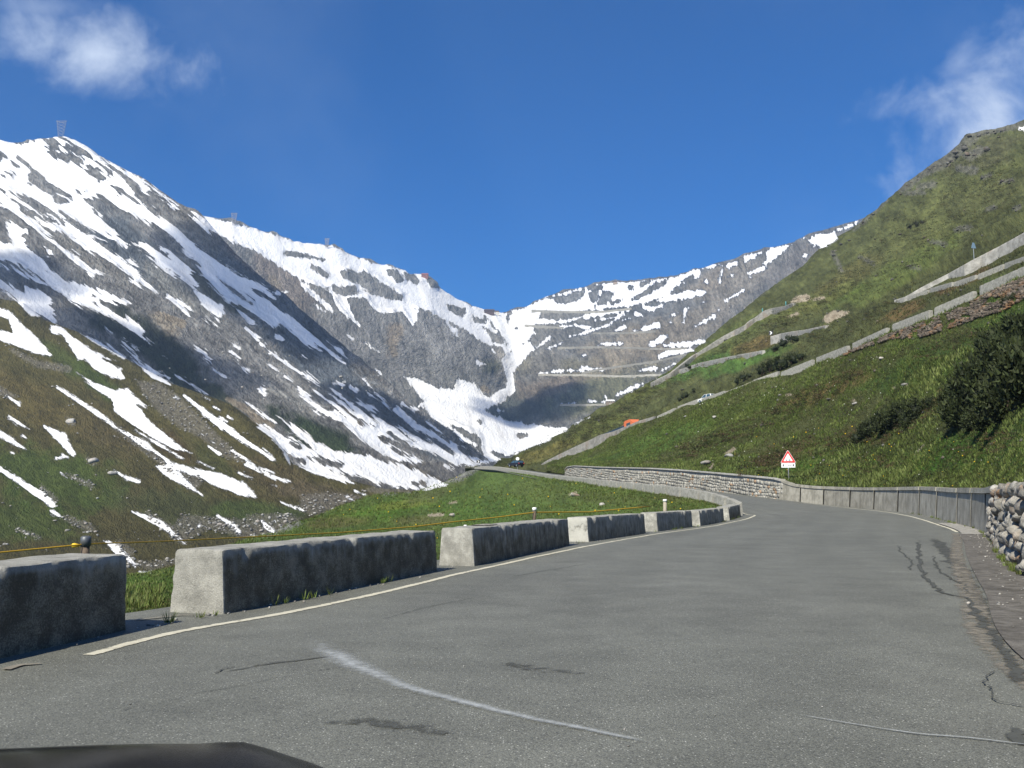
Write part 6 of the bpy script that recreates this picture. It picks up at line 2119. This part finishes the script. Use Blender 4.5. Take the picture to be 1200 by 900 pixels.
# the bonnet of the car that the photograph was taken from
m, T = new_mat('black_bonnet_paint')
tcn = T.n('ShaderNodeTexCoord')
n = T.noise(tcn.outputs['Object'], 3.0, 5, 0.6)
finish(T, T.mix(n, (0.003, 0.003, 0.004), (0.008, 0.008, 0.009)), T.lin(n, 0.3, 0.7, 0.12, 0.25), None, 0.1, 1, 0.12, {'IOR': 1.18})
M_BON = m
cr = empty('car', (-0.70, 0.75, -1.4), 'black bonnet of the car the photo is taken from, at the bottom left', 'car')
cr.rotation_euler = (0, 0, math.radians(9))
nx, ny = 40, 30
V = []
for j in range(ny + 1):
    v = j / ny
    for i in range(nx + 1):
        u = -1 + 2 * i / nx
        hw = 0.80 - 0.10 * v ** 3
        x = u * hw
        y = 1.05 * v + 0.02
        z = 1.026 - 0.02 * v - 0.10 * v ** 6 - 0.24 * abs(u) ** 4 + 0.010 * math.exp(-((abs(u) - 0.5) / 0.07) ** 2)
        V.append((x, y, z))
fc = [(j * (nx + 1) + i, j * (nx + 1) + i + 1, (j + 1) * (nx + 1) + i + 1, (j + 1) * (nx + 1) + i) for j in range(ny) for i in range(nx)]
mesh_obj('bonnet', V, fc, M_BON, cr, True)
MB().prism([(-.78, .25), (.78, .25), (.80, .70), (-.80, .70)], 0.1, 1.02).obj('bumper', M_BON, cr)
MB().tube([(-.60, 0.0, 1.02), (-.1, -0.02, 1.06), (.45, 0.02, 1.045)], .009, 6).obj('wiper', M_TYRE, cr, True)
for sx in (-.68, .68):
    w = MB().tube([(sx - .1, .55, .31), (sx + .1, .55, .31)], .31, 18).obj('wheel', M_TYRE, cr)
for sx in (-.56, .56):
    MB().box((sx, 1.045, .60), (.30, .03, .12)).obj('headlight', M_SIGNW, cr)

# ------------------------------------------------------------------ pylons and buildings on the crest
M_LAT = simple_mat('pylon_steel', (0.38, 0.36, 0.36), 0.6, 0.4, 0.4, 0.1, 1)


def pylon(px, yb, yt, sheet_name, wpx, label):
    pos, ux, uy, rp = SHEETS[sheet_name]
    q = hit(px, yb + 1.0, sheet_name)
    u = q[1] / F
    H = (yb - yt) * u
    t = empty('power_pylon', (q[0], q[1], q[2]), label, 'pylon', 'power pylons on the snowy crest')
    w = wpx * u
    r = 0.16 * u
    leg = MB()
    for sx in (-1, 1):
        for sy in (-1, 1):
            leg.tube([(sx * w * .16, sy * w * .10, -H * .1), (sx * w * .42, sy * .05 * w, H)], r, 4)
    leg.obj('leg', M_LAT, t)
    br = MB()
    for k in range(6):
        a, b = k / 6, (k + 1) / 6
        xa, xb = w * (.16 + .26 * a), w * (.16 + .26 * b)
        for sy in (-1, 1):
            br.tube([(-xa, sy * w * .08, H * a), (xb, sy * w * .08, H * b)], r * .7, 4)
            br.tube([(xa, sy * w * .08, H * a), (-xb, sy * w * .08, H * b)], r * .7, 4)
    br.obj('bracing', M_LAT, t)
    ca = MB()
    ca.tube([(-w * .5, 0, H), (w * .5, 0, H)], r * 1.2, 4)
    ca.tube([(-w * .5, 0, H), (-w * .3, 0, H * .93), (w * .3, 0, H * .93), (w * .5, 0, H)], r, 4)
    ca.obj('crossarm', M_LAT, t)


pylon(71, 161, 139, 'mountain', 13, 'tallest lattice pylon, on the peak at the top left')
pylon(274, 262, 248, 'far_mountain', 8, 'middle lattice pylon on the snow shoulder')
pylon(383, 289, 278, 'far_mountain', 6, 'smallest and farthest lattice pylon on the crest')


def house(px, yb, wpx, hpx, sheet_name, wallm, roofm, label, flat_roof=False, ang=0.0, nwin=4):
    q = hit(px, yb + 1.2, sheet_name)
    u = q[1] / F
    w, h, dp = wpx * u, hpx * u, wpx * u * 0.5
    t = empty('mountain_building', q, label, 'building')
    t.rotation_euler = (0, 0, ang)
    MB().box((0, 0, h * .35 - h * .5), (w, dp, h * 1.3)).obj('wall', wallm, t)
    ro = MB()
    z0 = h * .5
    ro.add([(-w * .54, -dp * .58, z0), (w * .54, -dp * .58, z0), (w * .54, dp * .58, z0), (-w * .54, dp * .58, z0), (-w * .5, 0, z0 + h * .5), (w * .5, 0, z0 + h * .5)],
           [(0, 1, 5, 4), (2, 3, 4, 5), (0, 4, 3), (1, 2, 5), (0, 3, 2, 1)])
    ro.obj('roof', roofm, t)
    for k in range(nwin):
        x = -w * .4 + w * .8 * k / max(1, nwin - 1)
        MB().box((x, -dp * .5 - .05, h * .25), (w * .07, .3, h * .22)).obj('window', M_BLACK, t)


M_BROOF = simple_mat('brown_roof', (0.075, 0.05, 0.045), 0.8, 0.2)
M_CREAM = simple_mat('pale_render', (0.52, 0.50, 0.45), 0.9, 0.2)
house(573.5, 365.5, 12, 4.5, 'far_mountain', M_BROOF, M_BROOF, 'long brown pass hut with dark roof on the saddle between the mountains')
house(582.5, 366, 5, 3.4, 'far_mountain', M_CREAM, M_BROOF, 'small pale hut right beside the brown pass hut', nwin=2)
house(498, 323, 8, 4.2, 'far_mountain', simple_mat('red_wall', (0.22, 0.10, 0.09), 0.8, 0.2), simple_mat('red_roof', (0.24, 0.09, 0.08), 0.8, 0.2), 'red building on the rocky knob of the left crest', nwin=3)
house(721, 330.5, 5, 2.6, 'far_mountain', simple_mat('tan_wall', (0.30, 0.24, 0.19), 0.9, 0.2), M_BROOF, 'tiny tan hut on the crest of the far right mountain', nwin=2)
house(597, 366, 6, 2.2, 'far_mountain', simple_mat('grey_wall', (0.20, 0.19, 0.18), 0.9, 0.2), M_BROOF, 'low dark hut at the right end of the saddle', nwin=2)
house(715, 471, 10, 4.0, 'far_mountain', simple_mat('tawny_masonry', (0.24, 0.19, 0.14), 0.9, 0.2), simple_mat('snowy_roof', (0.74, 0.74, 0.74), 0.8, 0.2), 'low tawny building with white roof beside the lowest hairpin', nwin=4)

# ------------------------------------------------------------------ shrubs
m, T = new_mat('mugo_needles')
at = T.n('ShaderNodeAttribute', attribute_name='color_leaf').outputs['Color']
finish(T, at, 0.7, None, 0.1, 1, 0.25)
M_NEEDLE = m
M_BARK = simple_mat('dark_bark', (0.06, 0.045, 0.035), 0.9, 0.1, 0, 0.3, 12)


def shrub(balls, label, sheet_name='hillside', dens=1.0, base=(0.016, 0.024, 0.008), tips=(0.045, 0.056, 0.016)):
    c0 = balls[0]
    root = hit(c0[0], c0[1] + c0[2] * 0.5, sheet_name)
    t = empty('mountain_pine_shrub', root, label, 'shrub', 'dark dwarf pine shrubs on the hillside')
    V, Fc, Cc, b = [], [], [], 0
    st = MB()
    for (px, py, rp) in balls:
        g = hit(px, py + rp * 0.75, sheet_name)
        r = rp / F * g[1]
        c = P(px, py, g[1] + r * 0.3)
        n = int(dens * min(3600, max(420, 16 * rp * rp / 1.6)))
        core = rock_verts(int(px) % 50 + 1, r * .86, r * .8, r * .74, 2, 0.35) + c
        V.append(core)
        Fc.append(ICOF2 + b)
        b += len(core)
        Cc.append(np.ones((len(core), 3)) * np.array(base) * 0.7)
        # clumps
        nc = max(8, n // 26)
        dirs = rng.normal(size=(nc, 3))
        dirs /= np.linalg.norm(dirs, axis=1, keepdims=True)
        rad = rng.uniform(0.55, 1.15, nc) ** 0.6
        cc = c + dirs * rad[:, None] * np.array([r, r * 0.9, r * 0.85])
        for k in range(nc):
            m_ = n // nc
            tone = rng.uniform(0.55, 1.5)
            sz = r * rng.uniform(0.10, 0.20)
            p0 = cc[k] + rng.normal(size=(m_, 3)) * sz * 0.8
            up = np.array([0, 0, 1.0]) + rng.normal(size=(m_, 3)) * 0.5 + dirs[k] * 0.5
            up /= np.linalg.norm(up, axis=1, keepdims=True)
            sd = np.cross(up, rng.normal(size=(m_, 3)))
            sd /= np.linalg.norm(sd, axis=1, keepdims=True) + 1e-9
            ln = sz * rng.uniform(0.8, 1.7, m_)[:, None]
            wd = sz * 0.34
            V.append(np.stack([p0 - sd * wd, p0 + sd * wd, p0 + up * ln], 1).reshape(-1, 3))
            f = np.arange(m_ * 3).reshape(-1, 3) + b
            Fc.append(f)
            b += m_ * 3
            mixt = rng.uniform(0, 1, m_)[:, None] * 0.7
            col = (np.array(base) * (1 - mixt) + np.array(tips) * mixt) * tone
            Cc.append(np.repeat(col, 3, 0))
        for k in range(5):
            e = c + dirs[k % nc] * r * .7
            st.tube([np.array(g) - root + np.array([0, 0, -.1]), (np.array(g) + e) / 2 - root + rng.normal(size=3) * r * .1, e - root], [r * .05, r * .035, r * .015], 4)
    V = np.concatenate(V) - root
    mesh_obj('foliage', V, np.concatenate(Fc), M_NEEDLE, t, False, {'color_leaf': np.concatenate(Cc)})
    st.obj('stem', M_BARK, t)['kind'] = 'stuff'


shrub([(1150, 455, 30), (1178, 425, 30), (1195, 395, 26), (1130, 482, 22), (1210, 440, 40), (1178, 468, 28), (1158, 488, 18), (1120, 470, 16), (1165, 405, 18), (1140, 495, 12)], 'biggest dark dwarf pine thicket at the right edge of the photo', dens=1.6)
shrub([(1006, 514, 9), (1020, 504, 13), (1038, 496, 14), (1056, 486, 15), (1074, 480, 13), (1090, 472, 9), (1012, 506, 9), (1064, 494, 10)], 'long dark dwarf pine leaning up right above the warning sign', dens=1.4)
shrub([(892, 435, 7), (902, 429, 9), (915, 426, 10), (928, 421, 8), (938, 418, 6)], 'dark dwarf pine thicket just above the hillside parapet blocks')
shrub([(908, 408, 5), (918, 402, 6), (930, 397, 6), (924, 396, 4)], 'dark dwarf pine below the short wall with the chevron sign')
shrub([(864, 447, 4), (871, 442, 5), (878, 440, 4)], 'small round dwarf pine left of the thicket above the parapet')
shrub([(796, 468, 3), (804, 463, 4), (813, 458, 3), (800, 465, 3)], 'narrow dark dwarf pine above the white car roof')
shrub([(1178, 352, 6), (1186, 348, 5)], 'little dark shrub growing out of the rusty rubble', dens=1.5)
shrub([(808, 430, 3), (805, 428, 2.5)], 'tiny dark shrub beside the thin wall near the hillside edge')
shrub([(1066, 265, 4), (1074, 262, 4), (1080, 260, 3)], 'dark shrub patch high on the steep ridge', base=(0.025, 0.03, 0.014))

# low heath cushions: many, as stuff
def cushions(name, region, n, size, cols, sheet_name):
    V, Fc, Cc, b = [], [], [], 0
    for k in range(n):
        cx, cy, rx, ry, ang = random.choice(region)
        a = random.uniform(0, 6.28)
        rr = math.sqrt(random.random())
        tt_ = math.radians(ang)
        x0, y0 = rr * rx * math.cos(a), rr * ry * math.sin(a)
        px, py = cx + x0 * math.cos(tt_) - y0 * math.sin(tt_), cy + x0 * math.sin(tt_) + y0 * math.cos(tt_)
        g = hit(px, py, sheet_name)
        r = random.uniform(*size) * max(0.35, g[1] / 80)
        m_ = 34
        d = rng.normal(size=(m_, 3))
        d[:, 2] = np.abs(d[:, 2]) * 0.8
        d /= np.linalg.norm(d, axis=1, keepdims=True)
        p0 = g + d * np.array([r * 1.3, r, r * 0.5]) * rng.uniform(0.5, 1, m_)[:, None]
        sd = rng.normal(size=(m_, 3))
        sd /= np.linalg.norm(sd, axis=1, keepdims=True)
        up = d + rng.normal(size=(m_, 3)) * .4
        V.append(np.stack([p0 - sd * r * .09, p0 + sd * r * .09, p0 + up * r * .32], 1).reshape(-1, 3))
        Fc.append(np.arange(m_ * 3).reshape(-1, 3) + b)
        b += m_ * 3
        c = np.array(random.choice(cols)) * random.uniform(0.6, 1.35)
        Cc.append(np.repeat(c * rng.uniform(0.7, 1.3, m_)[:, None], 3, 0))
    o = mesh_obj(name, np.concatenate(V), np.concatenate(Fc), M_NEEDLE, None, False, {'color_leaf': np.concatenate(Cc)})
    o['kind'] = 'stuff'


cushions('heath', [(960, 460, 60, 10, -24), (1045, 500, 60, 16, -22), (920, 530, 40, 10, -22), (1110, 470, 34, 14, -30), (1010, 545, 60, 10, -6), (880, 500, 70, 12, -22), (900, 545, 40, 8, -15), (985, 520, 40, 12, -20),
                   (1130, 400, 60, 10, -22), (1160, 520, 40, 14, -10), (830, 520, 40, 10, -20)], 1000, (0.22, 0.5), [(0.06, 0.045, 0.022), (0.05, 0.045, 0.016), (0.034, 0.042, 0.014), (0.075, 0.05, 0.026), (0.03, 0.045, 0.012)], 'hillside')

cushions('heath', [(1100, 250, 110, 40, -38), (1050, 300, 90, 26, -32), (960, 350, 70, 16, -28), (880, 400, 60, 12, -28), (780, 450, 60, 12, -28), (1150, 220, 50, 40, -30), (1000, 380, 70, 12, -22), (700, 500, 50, 10, -24)], 2200, (0.10, 0.30),
         [(0.05, 0.045, 0.02), (0.035, 0.042, 0.014), (0.07, 0.06, 0.026), (0.03, 0.034, 0.014), (0.085, 0.09, 0.032)], 'hillside')

# ------------------------------------------------------------------ grass tufts, flowers (stuff)
m, T = new_mat('grass_blades')
at = T.n('ShaderNodeAttribute', attribute_name='color_leaf').outputs['Color']
b_ = finish(T, at, 0.65, None, 0.1, 1, 0.25)
M_GRASS = m


def tufts(name, sheet_name, n, cond, hk, cols, blades=4, seed=0):
    pos, ux, uy, rp = SHEETS[sheet_name]
    r2 = np.random.default_rng(seed)
    ok = np.argwhere(cond(pos, ux, uy, rp)[:-1, :-1])
    pick = ok[r2.integers(0, len(ok), n)]
    u, v = r2.uniform(size=n)[:, None], r2.uniform(size=n)[:, None]
    i, j = pick[:, 0], pick[:, 1]
    p = (pos[i, j] * (1 - u) + pos[i, j + 1] * u) * (1 - v) + (pos[i + 1, j] * (1 - u) + pos[i + 1, j + 1] * u) * v
    h = hk * np.clip(p[:, 1] / 45.0, 0.45, 2.6) * r2.uniform(0.5, 1.5, n)
    clump = fbm(p / 2.6 * np.array([1, 1, 0]), 3, seed + 4)
    h = h * (1 + 0.7 * clump)
    V = []
    Cc = []
    ci = np.clip(((clump + r2.normal(size=n) * 0.28 + 0.6) / 1.2 * len(cols)).astype(int), 0, len(cols) - 1)
    base = np.array(cols)[ci] * r2.uniform(0.6, 1.4, n)[:, None]
    for k in range(blades):
        a = r2.uniform(0, 6.28, n)
        d = np.stack([np.cos(a), np.sin(a), 0 * a], -1)
        s = np.stack([-np.sin(a), np.cos(a), 0 * a], -1)
        o = p + d * (h * r2.uniform(0, .5, n))[:, None]
        w = (h * 0.13)[:, None]
        tip = o + d * (h * r2.uniform(.1, .8, n))[:, None] + np.stack([0 * a, 0 * a, h * r2.uniform(.6, 1.2, n)], -1)
        V.append(np.stack([o - s * w, o + s * w, tip], 1))
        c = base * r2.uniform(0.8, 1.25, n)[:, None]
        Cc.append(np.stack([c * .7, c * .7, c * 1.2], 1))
    V = np.concatenate(V).reshape(-1, 3)
    Cc = np.concatenate(Cc).reshape(-1, 3)
    o = mesh_obj(name, V, np.arange(len(V)).reshape(-1, 3), M_GRASS, None, False, {'color_leaf': Cc})
    o['kind'] = 'stuff'


GC = [(0.050, 0.062, 0.016), (0.080, 0.082, 0.024), (0.075, 0.110, 0.022), (0.090, 0.130, 0.026), (0.125, 0.155, 0.040)]
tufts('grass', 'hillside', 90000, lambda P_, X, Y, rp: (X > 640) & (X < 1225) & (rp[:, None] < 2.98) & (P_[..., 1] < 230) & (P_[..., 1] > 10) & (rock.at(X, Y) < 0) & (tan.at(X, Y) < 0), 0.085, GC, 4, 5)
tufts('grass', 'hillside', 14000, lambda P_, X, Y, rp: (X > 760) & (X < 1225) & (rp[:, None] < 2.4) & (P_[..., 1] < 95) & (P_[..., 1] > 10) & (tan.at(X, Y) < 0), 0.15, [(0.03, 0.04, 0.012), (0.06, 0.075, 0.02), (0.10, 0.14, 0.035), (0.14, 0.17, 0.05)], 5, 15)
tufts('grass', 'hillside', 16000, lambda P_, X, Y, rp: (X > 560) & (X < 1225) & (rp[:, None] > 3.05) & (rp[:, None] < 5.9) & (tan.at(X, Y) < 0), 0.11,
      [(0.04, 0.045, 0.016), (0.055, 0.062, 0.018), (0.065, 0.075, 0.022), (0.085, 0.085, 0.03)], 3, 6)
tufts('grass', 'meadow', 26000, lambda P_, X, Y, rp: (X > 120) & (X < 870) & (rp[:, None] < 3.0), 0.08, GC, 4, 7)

# flower dots
def dots(name, sheet_name, n, cond, r, col, seed):
    pos, ux, uy, rp = SHEETS[sheet_name]
    r2 = np.random.default_rng(seed)
    ok = np.argwhere(cond(pos, ux, uy, rp))
    pick = ok[r2.integers(0, len(ok), n)]
    p = pos[pick[:, 0], pick[:, 1]]
    V, Fc, b = [], [], 0
    for q in p:
        s = r * max(0.35, q[1] / 60) * r2.uniform(.6, 1.5)
        V.append(ICO1 * s + q + np.array([0, 0, s * 2.2]))
        Fc.append(ICOF1 + b)
        b += len(ICO1)
    o = mesh_obj(name, np.concatenate(V), np.concatenate(Fc), col, None)
    o['kind'] = 'stuff'


M_FY = simple_mat('yellow_petals', (0.62, 0.40, 0.02), 0.8, 0.1)
M_FW = simple_mat('pale_petals', (0.55, 0.56, 0.48), 0.8, 0.1)
dots('yellow_flowers', 'hillside', 70, lambda P_, X, Y, rp: (X > 860) & (X < 1200) & (Y > 500) & (rp[:, None] < 2), 0.035, M_FY, 3)
dots('white_flowers', 'hillside', 160, lambda P_, X, Y, rp: (X > 800) & (X < 1210) & (rp[:, None] < 2.9), 0.026, M_FW, 4)
dots('yellow_flowers', 'meadow', 50, lambda P_, X, Y, rp: (X > 380) & (X < 800) & (rp[:, None] < 2.9), 0.04, M_FY, 5)

# weeds at the foot of the walls and in the gap by the road
V, Cc = [], []
wpos = []
for k in range(420):
    i = iR(random.choice([random.uniform(12, 31), random.uniform(31, 60), random.uniform(14, 24)]))
    if fbm(Rs[i][None] / 1.1, 2, 3)[0] > 0.05:
        wpos.append(Rs[i] + RN[i] * random.uniform(-0.02, 0.12) + np.array([0, 0, 0.02]))
for k in range(200):
    q = G(random.uniform(152, 200), random.uniform(690, 716))
    if q[1] < 20:
        q = q + np.array([-0.35, 0.6, -0.05])
        wpos.append(q)
for k in range(160):
    i = iL(random.uniform(10.2, 55))
    if fbm(Ls[i][None] / 0.9, 2, 9)[0] > 0.12:
        wpos.append(Ls[i] - LN[i] * random.uniform(0.0, 0.06) + np.array([0, 0, 0.01]))
for q in wpos:
    h = random.uniform(.05, .14)
    for _ in range(7):
        a = random.uniform(0, 6.28)
        d = np.array([math.cos(a), math.sin(a), 0])
        s_ = np.array([-d[1], d[0], 0])
        o_ = q + d * random.uniform(0, .06)
        V += [o_ - s_ * .007, o_ + s_ * .007, o_ + d * h * .5 + np.array([0, 0, h])]
        c = np.array(random.choice(GC)) * random.uniform(.8, 1.5)
        Cc += [c, c, c * 1.2]
o = mesh_obj('weeds', V, np.arange(len(V)).reshape(-1, 3), M_GRASS, None, False, {'color_leaf': np.array(Cc)})
o['kind'] = 'stuff'

# ------------------------------------------------------------------ small cumulus high overhead, behind the camera: their shadows lie on the far slopes
m, T = new_mat('cloud_vapour')
pv = T.n('ShaderNodeVolumePrincipled', {'Color': (0.96, 0.97, 1.0, 1.0), 'Density': 0.016, 'Anisotropy': 0.55})
T.n('ShaderNodeOutputMaterial', {1: pv.outputs[0]})
import bmesh
bm = bmesh.new()
bmesh.ops.create_icosphere(bm, subdivisions=4, radius=1.0)
CV = np.array([x.co[:] for x in bm.verts])
CF = np.array([[q.index for q in f_.verts] for f_ in bm.faces])
bm.free()
SV = np.array(sdir)
for k, ((ax, ay), (bx, by), wid, alt, shn) in enumerate((((210, 262), (400, 425), 62, 1500, 'mountain'), ((60, 372), (275, 455), 60, 1180, 'mountain'), ((405, 455), (545, 528), 55, 1320, 'mountain'), ((600, 480), (665, 478), 90, 1420, 'far_mountain'),
                                                         ((-60, 300), (60, 345), 60, 1350, 'mountain'))):
    ends = []
    for (qx, qy) in ((ax, ay), (bx, by)):
        g = hit(qx, qy, shn) if qx > -20 else P(qx, qy, 1150)
        ends.append(g + SV * (alt - g[2]) / SV[2])
    c = (ends[0] + ends[1]) / 2
    h_ = (ends[1] - ends[0])
    Ln = np.linalg.norm(h_[:2]) / 2 + wid * 0.5
    a = math.atan2(h_[1], h_[0])
    v = CV.copy()
    n = fbm(v * 2.0 + k * 5.3, 4, 70 + k)
    v = v * (1 + 0.42 * n[:, None]) * np.array([Ln, wid * 1.25, wid * 0.8])
    o = mesh_obj('cloud', v, CF, m, None, True)
    o.location = c
    o.rotation_euler = (0, 0, a)
    tag(o, kind='structure')

# ------------------------------------------------------------------ haze in the valley air
HAZE = 0.00014
m, T = new_mat('valley_haze')
pv = T.n('ShaderNodeVolumePrincipled', {'Color': (0.50, 0.72, 1.0, 1.0), 'Density': HAZE, 'Anisotropy': 0.2})
T.n('ShaderNodeOutputMaterial', {1: pv.outputs[0]})
hz = MB().box((0, 0, 0), (28600, 28600, 935)).obj('haze', m)
hz.location = (0, 0, 935 / 2 - 105)
hz['kind'] = 'stuff'
